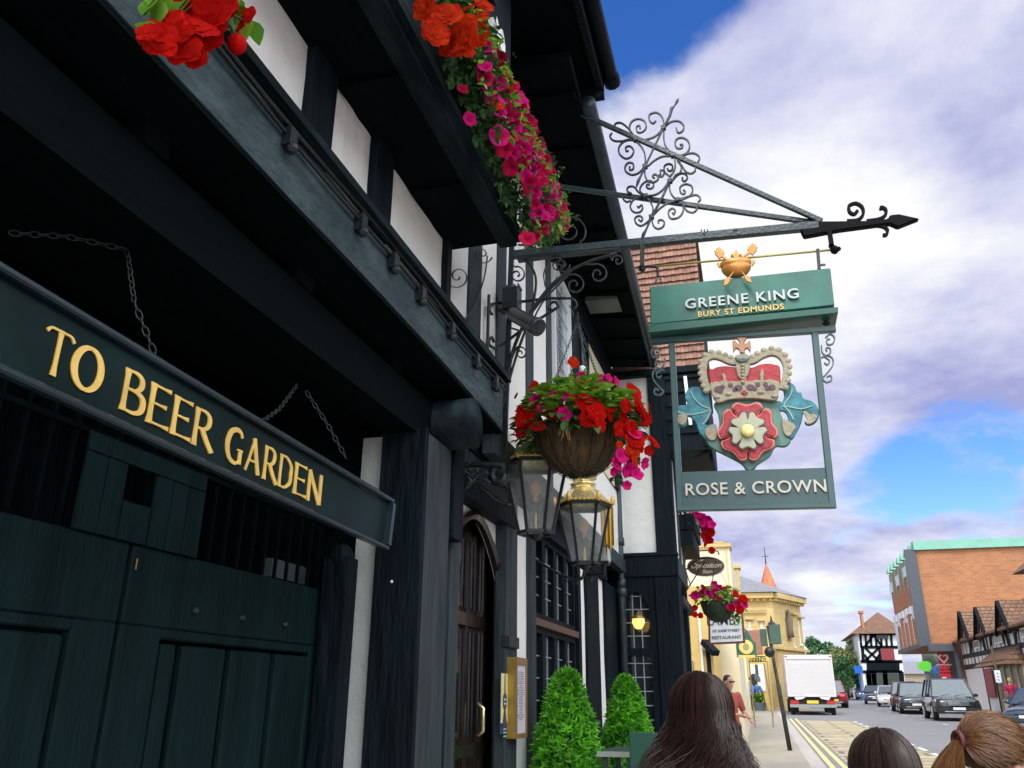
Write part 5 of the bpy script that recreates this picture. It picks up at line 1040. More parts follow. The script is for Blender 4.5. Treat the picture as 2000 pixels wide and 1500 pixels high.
mb.plate(el(c.y, c.z, .045, .055, nX+.003), (.003, 0, 0)); mb.plate([(nX+.003, c.y-.012, c.z+.045), (nX+.003, c.y+.012, c.z+.045), (nX+.003, c.y+.004, c.z+.19), (nX+.003, c.y-.004, c.z+.19)], (.0025, 0, 0)); mb.plate([(nX+.003, c.y-.012, c.z-.045), (nX+.003, c.y-.055, c.z-.155), (nX+.003, c.y+.055, c.z-.155), (nX+.003, c.y+.012, c.z-.045)], (.0026, 0, 0)); mb.build('pump_emblem', MATS['navy board'], pq)
mb = MB()
for i, z in enumerate((.012, -.014)): mb.box(nX+.0062, nX+.007, c.y-.028, c.y+.028, c.z+z-.006, c.z+z+.006)
for i in range(3): mb.box(nX+.0062, nX+.007, c.y-.035, c.y+.03, c.z-.175-i*.022, c.z-.168-i*.022)
mb.build('print_lines', mat('pale blue print', (.3, .6, .7), .5), pq)
jb = thing('cable_box', 'small black cable box on the white strip above the menu case', 'junction box', tuple(aX(1000, 1270, GX+.02)))
a, b = aX(993, 1241, GX+.05), aX(1012, 1268, GX+.05); mb = MB(); mb.box(GX, GX+.06, a.y, b.y, b.z, a.z); mb.build('box', iron, jb, bevel=.006)
mb = MB(); mb.tube([V3((GX+.03, (a.y+b.y)/2, a.z)), V3((GX+.03, (a.y+b.y)/2-.04, a.z+.15)), V3((GX+.03, (a.y+b.y)/2-.02, a.z+.9))], .006, 5); mb.build('cable', iron, jb)
# ---------------- bay lantern (lit)
wl = thing('lit_carriage_lamp', 'small glowing amber lamp on the dark bay wall', 'wall lamp', tuple(aY(1247, 1228, 10.7)))
lit = mat('lit amber glass', (1.0, .55, .12), .3, emit=1.6, var=.3); c = aY(1247, 1216, 10.7)
mb = MB(); mb.lathe([(.015, -.09), (.05, -.06), (.08, 0), (.075, .045), (.06, .06)], c, 12); mb.build('globe', lit, wl, smooth=True)
mb = MB(); mb.lathe([(.085, .045), (.06, .08), (.02, .11), (.01, .13)], c, 12); mb.tube([c+V3((0, 0, .12)), c+V3((0, .12, .16)), c+V3((0, .22, .1))], .012, 6); mb.tube([c-V3((0, 0, .08)), c-V3((0, 0, .11))], [.03, .01], 8); mb.build('cap', mat('old brass', (.3, .18, .05), .4, metal=.6), wl)
mb = MB(); mb.ball(c+V3((0, -.03, .01)), .022, 8, 6); mb.build('bulb', mat('bright filament', (1, .9, .6), .3, emit=8), wl)

# ---------------- clipped conifers in planters
conem = mat('conifer green', (0.020, 0.17, 0.008), 0.6, var=.7, nscale=9, kind='isl', col2=(0.19, 0.62, 0.02), tl=.35)
def conifer(base, H, R, label, seed, n_=3800):
    rng = random.Random(seed); t = thing('clipped_conifer', label, 'shrub', tuple(base), group='clipped conifers outside the pub')
    def rad(h): return R*max(0, 1-h**1.75)**.72*(1-.15*max(0, .18-h)/.18)
    mb = MB()
    for i in range(n_):
        h = rng.random()**1.25; a = rng.uniform(0, 2*pi); lump = 1+.26*noise.noise(V3((cos(a)*2, sin(a)*2, h*6+seed)))
        r = rad(h)*lump*rng.uniform(.66, 1.06)+.01; p = base+V3((r*cos(a), r*sin(a), .05+H*h))
        d = V3((cos(a)*.7, sin(a)*.7, .9))+rv(rng)*.5; d.normalize(); L = rng.uniform(.05, .09); s = d.cross(rv(rng)).normalized()*L*.34
        m_ = p+d*L*.5; tip = p+d*L; k = len(mb.v)
        mb.v += [p, m_-s, tip, m_+s, m_-s*.3-d*L*.1]; mb.f += [(k, k+1, k+2, k+3)]
        for sg in (-1, 1):
            k = len(mb.v); q = m_+s*sg*.9; tt = q+(d*.6+s.normalized()*sg*.8)*L*.55; nn_ = d.cross(s).normalized()*L*.14; mb.v += [m_, q+nn_, tt, q-nn_]; mb.f += [(k, k+1, k+2, k+3)]
    mb.build('foliage', conem, t, fix=False)
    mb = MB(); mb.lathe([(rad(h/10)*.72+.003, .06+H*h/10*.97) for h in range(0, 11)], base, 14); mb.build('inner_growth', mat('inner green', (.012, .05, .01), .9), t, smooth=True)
    mb = MB(); mb.tube([base+V3((0, 0, -.1)), base+V3((0, 0, H*.6))], [.03, .015], 8); mb.build('stem', mat('bark', (.09, .06, .04), .9), t)
    return t
boxm = mat('dark green planter paint', (.018, .05, .042), .5)
def planter(base, w_, h_, label, cat='planter'):
    t = thing('planter_box', label, cat, tuple(base)); mb = MB(); mb.hexa([(base.x-w_*.42, base.y-w_*.42, base.z), (base.x+w_*.42, base.y-w_*.42, base.z), (base.x+w_*.42, base.y+w_*.42, base.z), (base.x-w_*.42, base.y+w_*.42, base.z)], [(base.x-w_/2, base.y-w_/2, base.z+h_), (base.x+w_/2, base.y-w_/2, base.z+h_), (base.x+w_/2, base.y+w_/2, base.z+h_), (base.x-w_/2, base.y+w_/2, base.z+h_)]); mb.build('tub', boxm, t, bevel=.01)
    mb = MB(); mb.box(base.x-w_*.46, base.x+w_*.46, base.y-w_*.46, base.y+w_*.46, base.z+h_+.002, base.z+h_+.012); mb.build('soil', mat('potting soil', (.03, .02, .015), .9), t); return t
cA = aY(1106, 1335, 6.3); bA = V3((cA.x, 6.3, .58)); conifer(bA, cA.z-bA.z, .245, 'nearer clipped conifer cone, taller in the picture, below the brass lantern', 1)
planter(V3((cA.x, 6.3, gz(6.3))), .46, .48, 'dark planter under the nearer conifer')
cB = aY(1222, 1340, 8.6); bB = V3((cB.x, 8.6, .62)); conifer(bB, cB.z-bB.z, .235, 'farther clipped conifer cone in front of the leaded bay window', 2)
planter(V3((cB.x, 8.6, gz(8.6))), .44, .48, 'dark planter under the farther conifer')
o = thing('folded_parasol_base', 'green barrier panel with a pale sloping top between the conifers and the woman', 'barrier', tuple(aY(1260, 1500, 5.6)))
a, b = aY(1230, 1430, 5.6), aY(1288, 1500, 5.6); mb = MB(); mb.box(a.x, b.x, 5.55, 5.6, .2, a.z); mb.build('panel', mat('matt green panel', (.012, .075, .05), .6), o, bevel=.004)
mb = MB(); mb.box(a.x, a.x+.03, 5.56, 5.59, gz(5.6), .198); mb.box(b.x-.03, b.x, 5.56, 5.59, gz(5.6), .198); mb.build('feet', iron, o)
a, b, c = aY(1168, 1478, 5.9), aY(1228, 1452, 5.9), aY(1228, 1470, 5.9)
o.name = 'barrier_panel'
tb = thing('outdoor_table', 'dark folding table with pale edge beside the nearer conifer', 'table', tuple(V3((a.x+.15, 5.9, gz(5.9)))))
mb = MB(); z = a.z+.03; mb.box(a.x, b.x+.05, 5.9, 6.6, z-.03, z); mb.build('table_top', boxm, tb, bevel=.004)
mb = MB(); mb.box(a.x-.004, b.x+.054, 5.88, 5.897, z-.028, z+.004); mb.build('edge', mat('pale edge', (.35, .38, .33), .6), tb)
for x in (a.x+.04, b.x): 
    for y in (5.95, 6.5): mb = MB(); mb.box(x-.02, x+.02, y-.02, y+.02, gz(6), z-.032); mb.build('leg', boxm, tb)
# ---------------- window box and basket on the bay's street face
def small_box(c, L, label, seed, n_=16):
    rng = random.Random(seed); t = thing('window_box', label, 'window box', tuple(c))
    mb = MB(); mb.box(c.x-.13, c.x+.13, c.y-L/2, c.y+L/2, c.z-.13, c.z+.10); mb.box(c.x-.15, c.x+.10, c.y-L/2-.02, c.y+L/2, c.z-.34, c.z-.14); mb.build('box', timberV, t, bevel=.01)
    mb = MB()
    for i in range(260): leaf(mb, c+V3((rng.uniform(-.12, .2), rng.uniform(-L/2, L/2), rng.uniform(-.05, .22))), rv(rng), .07, .05, rng)
    mb.build('foliage', leafd, t, smooth=True, fix=False); return t
wc = aY(1345, 1035, 12.6); wbx = small_box(wc, 1.4, 'window box of magenta petunias on the far corner of the bay', 21)
rng = random.Random(8)
for (x, y, r) in [(1322, 1003, .03), (1324, 1005, .05), (1342, 1008, .06), (1355, 1008, .07), (1370, 1010, .08), (1382, 1016, .08), (1390, 1024, .07), (1378, 1030, .09), (1388, 1040, .08), (1376, 1046, .08), (1386, 1055, .07), (1378, 1062, .06), (1374, 1022, .07), (1388, 1032, .06), (1390, 1075, .06), (1375, 1055, .05), (1360, 1005, .05), (1368, 1018, .05)]:
    put(rng.choice(PET) if y < 1040 else rng.choice(BEG), 'petunia_bloom' if y < 1040 else 'begonia_bloom', wbx, aY(x, y, 12.2+rng.uniform(-.2, .1)), r*.9, FR+rv(rng)*.5, rng)
hb2 = thing('hanging_basket', 'smaller dark hanging basket of magenta petunias in front of the restaurant sign', 'hanging basket', tuple(aY(1404, 1208, 13)))
c = aY(1403, 1178, 13); mb = MB(); mb.lathe([(.02, -.27), (.14, -.24), (.22, -.15), (.27, 0), (.25, .02)], c, 24); mb.rough(.02, 9); mb.build('coir_bowl', mat('dark moss liner', (.03, .045, .025), .95, var=.5, nscale=20, bump=.8), hb2, smooth=True)
mb = MB()
for i in range(300): a = rng.uniform(0, 2*pi); r = .34*sqrt(rng.random()); leaf(mb, c+V3((r*cos(a), r*sin(a), rng.uniform(0, .2))), V3((cos(a), sin(a), .4))+rv(rng), .08, .055, rng)
for i in range(60): leaf(mb, aY(1442+rng.gauss(0, 5), 1190+rng.uniform(-15, 25), 12.9), rv(rng), .06, .05, rng)
mb.build('foliage', leafm, hb2, smooth=True, fix=False)
for (x, y, r, k) in [(1357, 1163, .07, 0), (1370, 1160, .07, 0), (1383, 1158, .07, 0), (1395, 1158, .07, 0), (1405, 1165, .06, 0), (1395, 1142, .06, 0), (1405, 1148, .05, 0), (1437, 1160, .06, 1), (1452, 1170, .07, 1), (1440, 1180, .07, 0), (1430, 1188, .06, 1), (1445, 1190, .07, 1), (1425, 1185, .05, 0), (1357, 1187, .05, 1), (1357, 1200, .05, 1), (1368, 1202, .045, 1), (1375, 1150, .05, 0), (1455, 1182, .05, 0), (1372, 1145, .03, 1), (1415, 1150, .04, 1)]:
    put(rng.choice(BEG if k else PET), 'begonia_bloom' if k else 'petunia_bloom', hb2, aY(x, y, 12.72), r, FR+rv(rng)*.5, rng)
tp = aY(1395, 1100, 13); 
for k in range(3): a = k*2.1; mb = MB(); mb.tube([c+V3((.26*cos(a), .26*sin(a), 0)), c+V3((0, 0, .62))], .004, 4); mb.build('chain', iron, hb2)
mb = MB(); mb.tube(catmull([V3((-.93, 13, c.z+.5)), V3((-.7, 13, c.z+.66)), c+V3((0, 0, .66))], 5), .012, 6); mb.tube([V3((-.93, 13, c.z+.2)), c+V3((-.15, 0, .62))], .01, 6); mb.build('wall_arm', iron, hb2)
# ================================================================ the street beyond
class Face:
    """an upright wall plane; photo pixels are turned into wall coordinates (s along, z up)"""
    def __init__(s, p0, d): s.p0 = V3((p0[0], p0[1], 0)); s.d = V3((d[0], d[1], 0)).normalized(); s.n = V3((s.d.y, -s.d.x, 0)); s.n = s.n if s.n.dot(V3((0, 0, 0))-s.p0) > 0 else -s.n
    def sz(s, x, y): p = aP(x, y, s.p0, s.n); return (p-s.p0).dot(s.d), p.z
    def pt(s, a, z, off=0.0): return s.p0+s.d*a+V3((0, 0, z))+s.n*off
    def box(s, mb, a0, a1, z0, z1, o0, o1): return mb.hexa([s.pt(a0, z0, o0), s.pt(a1, z0, o0), s.pt(a1, z0, o1), s.pt(a0, z0, o1)], [s.pt(a0, z1, o0), s.pt(a1, z1, o0), s.pt(a1, z1, o1), s.pt(a0, z1, o1)])
    def rect(s, mb, x0, y0, x1, y1, o0=.0, o1=.05): a0, z0 = s.sz(x0, y0); a1, z1 = s.sz(x1, y1); return s.box(mb, min(a0, a1), max(a0, a1), min(z0, z1), max(z0, z1), o0, o1)
    def poly(s, mb, l, o0, th): return mb.plate([s.pt(*s.sz(*c), o0) for c in l], s.n*th)
    def bar(s, mb, a, b, w_, o): return mb.bar(s.pt(*s.sz(*a), o), s.pt(*s.sz(*b), o), w_, .06, s.n)
def prism(mb, foot, z0, z1):
    n_ = len(foot); return mb.add([(x, y, z0) for x, y in foot]+[(x, y, z1) for x, y in foot], [tuple(range(n_))[::-1], tuple(range(n_, 2*n_))]+[(i, (i+1) % n_, (i+1) % n_+n_, i+n_) for i in range(n_)])
def win(F, o, x0, y0, x1, y1, fm=white, gm=glass, nm='window', nx=2, ny=2, sill=True):
    a0, z0 = F.sz(x0, y0); a1, z1 = F.sz(x1, y1); a0, a1 = min(a0, a1), max(a0, a1); z0, z1 = min(z0, z1), max(z0, z1); w_ = min(.09, (a1-a0)*.14)
    mb = MB(); F.box(mb, a0, a0+w_, z0, z1, .002, .05); F.box(mb, a1-w_, a1, z0, z1, .002, .05); F.box(mb, a0+w_, a1-w_, z0, z0+w_, .002, .05); F.box(mb, a0+w_, a1-w_, z1-w_, z1, .002, .05)
    for i in range(1, nx): a = a0+(a1-a0)*i/nx; F.box(mb, a-.03, a+.03, z0+w_, z1-w_, .002, .04)
    for i in range(1, ny): z = z0+(z1-z0)*i/ny; F.box(mb, a0+w_, a1-w_, z-.025, z+.025, .002, .037)
    f = mb.build(nm, fm, o); mb = MB(); F.box(mb, a0+w_, a1-w_, z0+w_, z1-w_, .003, .015); mb.build('pane', gm, f)
    if sill: mb = MB(); F.box(mb, a0-.08, a1+.08, z0-.12, z0-.003, .0, .12); mb.build('sill', fm, f)
    return f
ochre = mat('ochre painted render', (0.66, 0.46, 0.16), 0.8, var=.08, nscale=1.5, bump=.2)
stoneY = mat('honey limestone', (0.60, 0.44, 0.19), 0.8, var=.10, nscale=1.2, kind='brick', col2=(.55, .40, .17), p=dict(w=.9, h=.35, mort=.012, mc=(.42, .32, .15), rot=(radians(90), 0, 0)))
slate = mat('grey slates', (0.20, 0.20, 0.22), 0.7, var=.2, nscale=3)
brickm = mat('orange brick', (0.42, 0.165, 0.07), 0.85, var=.16, nscale=.7, kind='brick', col2=(0.32, 0.115, 0.05), p=dict(w=.45, h=.15, mort=.018, mc=(.38, .22, .13), rot=(radians(90), 0, 0)))
brickX = mat('orange brick side', (0.42, 0.165, 0.07), 0.85, var=.16, nscale=.7, kind='brick', col2=(0.32, 0.115, 0.05), p=dict(w=.45, h=.15, mort=.018, mc=(.38, .22, .13), rot=(0, radians(90), radians(90))))
copper = mat('verdigris copper', (0.20, 0.44, 0.35), 0.6, var=.10, nscale=2)
# --- pale rendered house after the bay
XB = -.62
h1 = thing('cream_gabled_house', 'pale cream rendered house wall with a parapet behind the oval bistro sign', 'house', (-3, 25, gz(24)))
F = Face((-8, 24.0), (1, 0)); xr = aY(1427, 1100, 24).x; zt_ = aY(1425, 1068, 24).z
mb = MB(); prism(mb, [(-8, 24), (xr, 24), (xr, 33), (-8, 33)], 0, zt_); mb.build('wall', mat('pale cream render', (.72, .66, .50), .8, var=.06, nscale=1.2, bump=.2), h1)
mb = MB(); F.rect(mb, 1418, 1068, 1426, 1170, .0, .06); mb.build('quoin', ochre, h1); mb = MB(); F.rect(mb, 1330, 1146, 1429, 1152, .0, .10); mb.build('string_course', ochre, h1)
mb = MB(); F.rect(mb, 1396, 1058, 1413, 1066, -.8, .05); F.rect(mb, 1330, 1064, 1428, 1068, -.8, .08); mb.build('parapet', stoneY, h1)
win(F, h1, 1345, 1156, 1352, 1186, gm=glassL, nx=1)
win(F, h1, 1356, 1156, 1365, 1186, gm=glassL, nx=1)
FX = Face((XB, 19.6), (0, 1))
# shop range between the bay and the pale house (street face)
h2 = thing('ochre_shop_row', 'ochre and white shop fronts along the left pavement beyond the bay', 'shop', (-3, 22, gz(20)))
mb = MB(); prism(mb, [(-6, 19.6), (XB-.3, 19.6), (XB-.3, 23.9), (-6, 23.9)], 0, 3.9); mb.build('wall', ochre, h2)
F2 = Face((-6, 19.6), (1, 0))
mb = MB(); F2.rect(mb, 1362, 1188, 1376, 1320, .0, .05); mb.build('white_panel', white, h2)
win(F2, h2, 1349, 1290, 1358, 1335, fm=cream, nx=1, ny=1); mb = MB(); F2.rect(mb, 1351, 1295, 1357, 1332, .06, .08); mb.build('green_blind', boxm, h2)
mb = MB(); F2.rect(mb, 1378, 1256, 1392, 1335, .0, .12); mb.bar(F2.pt(*F2.sz(1376, 1254), .1), F2.pt(*F2.sz(1400, 1278), .4), .18, .12); mb.build('shop_hood', timberV, h2)
h3 = thing('white_shop', 'white and grey shop front with a wooden neighbour beyond the ochre row', 'shop', (-2, 36, gz(34)))
for (x0, x1, y0, Y, m_, nm) in ((1394, 1419, 1255, 34, white, 'wall'), (1419, 1442, 1275, 37.5, mat('varnished wood front', (.42, .21, .08), .6, var=.3, nscale=3, stretch=(6, 6, .4)), 'wooden_front'), (1441, 1455, 1270, 42, mat('cream wall', (.74, .72, .52), .8, var=.05), 'cream_front')):
    a, b = aY(x0, y0, Y), aY(x1, y0, Y); mb = MB(); prism(mb, [(a.x-6, Y), (b.x, Y), (b.x, Y+(1.6 if Y == 42 else 3.4)), (a.x-6, Y+(1.6 if Y == 42 else 3.4))], 0, a.z+.0); w3 = mb.build(nm, m_, h3)
F3 = Face((-6, 34), (1, 0)); mb = MB(); F3.rect(mb, 1394, 1278, 1417, 1305, .0, .06); mb.build('fascia', mat('stone grey fascia', (.40, .38, .30), .7), h3); win(F3, h3, 1397, 1312, 1409, 1345, gm=glassL); 
F4 = Face((-6, 37.5), (1, 0)); mb = MB(); F4.rect(mb, 1425, 1275, 1429, 1360, .0, .1); mb.build('post', timberV, h3); mb = MB(); F4.rect(mb, 1416, 1240, 1442, 1276, -.5, .02); mb.build('upper_wall', mat('grey upper wall', (.30, .32, .34), .7), h3)
F5 = Face((-6, 42), (1, 0)); mb = MB(); F5.rect(mb, 1442, 1366, 1457, 1376, .0, .08); mb.build('plinth', timberV, h3)
mb = MB(); F5.rect(mb, 1442, 1288, 1454, 1310, .04, .10); mb.build('wall_panel', mat('grey notice', (.30, .33, .33), .6), h3)
rng = random.Random(4); mb = MB()
for i in range(140): leaf(mb, F5.pt(*F5.sz(1446+rng.gauss(0, 1.5), rng.uniform(1315, 1380)), .15), rv(rng), .14, .1, rng)
iv = mb.build('climbing_plant', leafd, fix=False); tag(iv, 'climbing plant up the edge of the cream shop wall', 'plant')
# --- town hall
th = thing('town_hall', 'honey stone town hall with hipped slate roof and a statue niche at the corner', 'town hall', (0, 66, gz(66)))
C0 = aY(1507, 1165, 60); dR = ray(2447, 1369); dR = V3((dR.x, dR.y, 0)).normalized(); FL = Face((C0.x-30, 60), (1, 0)); FR_ = Face((C0.x, 60), (dR.x, dR.y))
sR, zR = FR_.sz(1575, 1300); zE = C0.z; pR = FR_.pt(sR, 0); zL = aY(1453, 1168, 60).z
mb = MB(); prism(mb, [(C0.x-9, 60), (C0.x, 60), (pR.x, pR.y), (pR.x-6, pR.y+10), (C0.x-9, 76)], 0, zE); mb.build('wall', stoneY, th)
mb = MB(); ap = V3((C0.x-6.5, 67, zE+3.4)); ap2 = V3((C0.x-2.5, 67.5, zE+2.6)); e1, e2, e3 = V3((C0.x-9.4, 59.4, zE+.25)), V3((C0.x+.2, 59.3, zE+.25)), V3((pR.x+.6, pR.y-.2, zE+.25)); e4, e5 = V3((pR.x-6, pR.y+11, zE+.25)), V3((C0.x-9.4, 77, zE+.25))
mb.add([e1, e2, e3, e4, e5, ap, ap2], [(0, 1, 6, 5), (1, 2, 6), (2, 3, 6), (3, 4, 5, 6), (4, 0, 5), (0, 4, 3, 2, 1)]); mb.build('roof', slate, th)
for F, s0, s1 in ((FL, 20.5, 30.1), (FR_, -.1, sR+.1)):
    mb = MB(); F.box(mb, s0, s1, zE-.12, zE+.22, .0, .5); mb.build('cornice', stoneY, th)
    mb = MB(); a = s0+.1
    while a < s1: F.box(mb, a, a+.16, zE-.3, zE-.125, .0, .34); a += .42
    mb.build('dentils', stoneY, th)
for x0, x1, y0, y1 in ((1545, 1552, 1208, 1262), (1558, 1564, 1212, 1258)): win(FR_, th, x0, y0, x1, y1, nx=2, ny=4); 
mb = MB(); FR_.rect(mb, 1543, 1196, 1555, 1202, 0, .25); FR_.rect(mb, 1557, 1204, 1566, 1209, 0, .25); mb.build('window_hoods', stoneY, th)
mb = MB(); FR_.rect(mb, 1500, 1266, 1577, 1270, .0, .2); mb.build('string_course', stoneY, th)
q = FR_.pt(*FR_.sz(1540, 1245), .15); mb = MB(); mb.tube([q, q+V3((0, 0, .5)), q+V3((0, 0, 1.2)), q+V3((0, 0, 1.5)), q+V3((0, 0, 1.62)), q+V3((0, 0, 1.85))], [.26, .22, .28, .12, .15, .05], 10); mb.build('statue', mat('weathered statue', (.16, .12, .09), .8), th, smooth=True)
mb = MB(); FR_.poly(mb, [(1537, 1250)]+[(1540+6*cos(t), 1212+12*-sin(t)) for t in [pi*k/8 for k in range(8, -1, -1)]]+[(1545, 1252)], .004, .03); mb.build('niche', mat('shaded niche stone', (.30, .21, .12), .8), th)
h4 = thing('town_hall_wing', 'lower honey stone wing of the town hall with two small windows', 'building', (-3, 55, gz(55)))
FW = Face((-10, 56), (1, 0)); a = aY(1497, 1196, 56); mb = MB(); prism(mb, [(-10, 56), (a.x, 56), (a.x, 59.9), (-10, 59.9)], 0, a.z); mb.build('wall', stoneY, h4)
mb = MB(); FW.rect(mb, 1440, 1188, 1499, 1193, -.2, .25); mb.build('cornice', stoneY, h4)
for x0, x1 in ((1461, 1467), (1484, 1490)): win(FW, h4, x0, 1216, x1, 1226+3, ny=2); 
mb = MB(); FW.rect(mb, 1456, 1206, 1472, 1210, 0, .2); FW.rect(mb, 1479, 1209, 1494, 1213, 0, .2); mb.build('window_hoods', stoneY, h4)
mb = MB(); FW.rect(mb, 1455, 1232, 1490, 1278, .02, .5); mb.build('brick_front', mat('dull red brick', (.33, .15, .10), .85, var=.2), h4)
ch = thing('stone_chimney', 'honey stone chimney stack left of the slate roof', 'chimney', tuple(aY(1442, 1170, 50)))
a, b = aY(1434, 1110, 50), aY(1449, 1180, 50); mb = MB(); mb.box(a.x, b.x, 50, 51, 0, a.z+.0); mb.box(a.x-.1, b.x+.1, 49.9, 51.1, a.z, a.z+.2); mb.build('stack', stoneY, ch); a2, b2 = aY(1424, 1092, 48), aY(1434, 1160, 48); mb = MB(); mb.box(a2.x, b2.x, 48, 49, 0, a2.z); mb.build('brick_stack', mat('brown brick', (.33, .17, .09), .85, var=.2), ch)
sp = thing('red_spire', 'pointed red tiled spire with iron finial above the slate roof', 'spire', tuple(aY(1494, 1180, 78)))
t0 = aY(1490.5, 1102, 78); bl, br_ = aY(1479, 1165, 78), aY(1522, 1188, 78); r = (br_.x-bl.x)/2*1.35; cxs = aY(1498, 1178, 78).x-.25
mb = MB(); mb.lathe([(r*1.25, -6), (r*1.25, -1.2), (r, 0), (r*.05, t0.z-bl.z+.7)], V3((t0.x+.25, 78, bl.z-.7)), 8); mb.build('spire_roof', mat('terracotta tiles', (.50, .17, .09), .8, var=.2, nscale=3), sp)
mb = MB(); mb.tube([V3((t0.x+.25, 78, t0.z-.1)), V3((t0.x+.25, 78, t0.z+1.6))], [.07, .02], 5); mb.bar(V3((t0.x-.05, 78, t0.z+.7)), V3((t0.x+.55, 78, t0.z+.7)), .05, .05); mb.build('finial', iron, sp)

# --- modern brick building
mo = thing('modern_brick_building', 'large orange brick block with green copper edge and sawtooth roof over a recessed shop', 'building', (16, 70, gz(68)))
MY = 65.0; c1 = aY(1787, 1075, MY); MXx = c1.x; zT = c1.z; zB = aY(1822, 1260, MY).z; yF = aX(1735, 1120, MXx).y
FS = Face((MXx, MY), (1, 0)); FF = Face((MXx, MY), (0, 1))
mb = MB(); prism(mb, [(MXx+.05, MY), (MXx+30, MY), (MXx+30, yF), (MXx+.05, yF)], zB, zT); mb.build('wall', brickm, mo)
mb = MB(); mb.box(MXx, MXx+.048, MY+.02, yF, zB+3.2, zT); mb.build('street_wall', brickX, mo)
mb = MB(); mb.box(MXx-.1, MXx+30, MY-.25, MY+.6, zT, zT+.62); mb.build('copper_edge', copper, mo)
for i in range(7):
    y0 = MY+.6+i*(yF-MY-.8)/7; y1 = y0+(yF-MY-.8)/7
    mb = MB(); mb.plate([(MXx-.05, y0+.2, zT+.05), (MXx-.05, y0+1.0, zT+.05), (MXx-.05, y0+.6, zT-2.1)], (.045, 0, 0)); mb.plate([(MXx-.3, y0+.2, zT), (MXx-.3, y0+1.0, zT), (MXx-.3, y0+.25, zT+.5)], (.3, 0, 0)); mb.build('sawtooth', copper, mo)
for (x, y) in ((1783, 1101), (1768, 1118), (1754, 1135), (1742, 1149)):
    mb = MB(); FF.rect(mb, x-4, y-8, x+4, y+7, .003, .08); mb.build('small_window', mat('pale glazing', (.5, .55, .6), .2), mo)
mb = MB(); FS.rect(mb, 1787, 1073, 1795, 1262, .003, .12); mb.build('corner_strip', mat('dark slate cladding', (.07, .08, .10), .6), mo)
slc = MATS['dark slate cladding']
mb = MB(); FF.rect(mb, 1745, 1205, 1811, 1262, .0, .03); mb.build('white_band', mat('white mosaic panel', (.62, .66, .72), .4), mo)
a0, a1, zw0, zw1 = 0.4, yF-MY-.4, zB+.15, zB+3.1
mb = MB(); FF.box(mb, 0, yF-MY, zB, zB+.3, .0, .2); mb.build('spandrel', slc, mo)
for i in range(7):
    s = a0+(a1-a0)*i/7; mb = MB(); FF.box(mb, s, s+(a1-a0)/18, zw0+.1, zw1-1.0+.5*(i%2), .05, .16); mb.build('brick_pier', brickX, mo)
    mb = MB(); FF.box(mb, s+(a1-a0)/14+.1, s+(a1-a0)/7-.1, zw0+.2, zw0+2.2, .05, .09); mb.build('window', glassL, mo)
    mb = MB(); FF.box(mb, s+(a1-a0)/14, s+(a1-a0)/7, zw1-.55, zw1, .05, .11); mb.build('white_panel', white, mo)
# recessed ground floor
mb = MB(); FS.rect(mb, 1811, 1258, 1868, 1272, .003, .3); mb.build('portal_lintel', slc, mo)
mb = MB(); a_, z_ = FS.sz(1862, 1272); a2_, _ = FS.sz(1870, 1272); FS.box(mb, a_, a2_, gz(65), z_+.02, .003, .3); mb.build('portal_leg', slc, mo)
mb = MB(); mb.box(MXx+2.2, MXx+30, MY+.6, yF, gz(65)-.2, zB); mb.build('shop_front', mat('dim shop interior', (.05, .06, .06), .3), mo)
mb = MB(); mb.box(FS.p0.x+a2_, MXx+30, MY-.0, MY+.5, gz(65)-.2, zB-.002); mb.build('side_wall', brickm, mo)
FG = Face((MXx+2.2, MY+.6), (1, 0)); 
mb = MB(); FG.rect(mb, 1829, 1273, 1858, 1330, .003, .10); rsn = mb.build('shop_sign', mat('red sign board', (.52, .018, .03), .4), mo)
hc = FG.sz(1842, 1286); mb = MB()
def heart(u, v): return None
for sc_, m_, off in ((.36, white, .104), (.22, mat('sign red heart', (.55, .01, .02), .4), .12)):
    pts = [FG.pt(hc[0]+sc_*.92*(16*sin(t)**3)/16, hc[1]+sc_*(13*cos(t)-5*cos(2*t)-2*cos(3*t)-cos(4*t))/16, off) for t in [2*pi*k/28 for k in range(28)]]
    mb = MB(); mb.plate(pts, FG.n*.012); mb.build('heart_emblem', m_, rsn)
mb = MB(); s_, z_ = FG.sz(1843, 1297); mb.tube([FG.pt(s_-.5+.14*i, z_-.06+(.05 if i % 2 else -.03), .115) for i in range(8)], .025, 4); mb.build('pulse_line', white, rsn)
tm = text_mb('British Heart', .20, .01, lambda u, v, w_: FG.pt(s_+u, z_-.42+v, .11)); tm.build('lettering', white, rsn); tm = text_mb('Foundation', .20, .01, lambda u, v, w_: FG.pt(s_+u, z_-.62+v, .11)); tm.build('lettering', white, rsn)
mb = MB(); FG.box(mb, s_-.25, s_-.0, z_-2.2, z_-.85, .104, .11); mb.build('white_strip', white, rsn)
mb = MB(); q = aY(1806, 1301, 65.2); mb.box(q.x-.42, q.x+.42, 65.2, 65.35, q.z-.2, q.z+.22); mb.box(q.x-.2, q.x+.3, 65.15, 65.197, q.z-.34, q.z+.33); go = mb.build('green_sign', mat('lime sign', (.12, .60, .04), .4)); tag(go, 'lime green shop sign under the brick overhang', 'sign')
mb = MB(); mb.box(MXx+1.5, MXx+2.1, 68, yF-.5, gz(68)-.1, zB); mb.build('shop_window', glassL, mo)
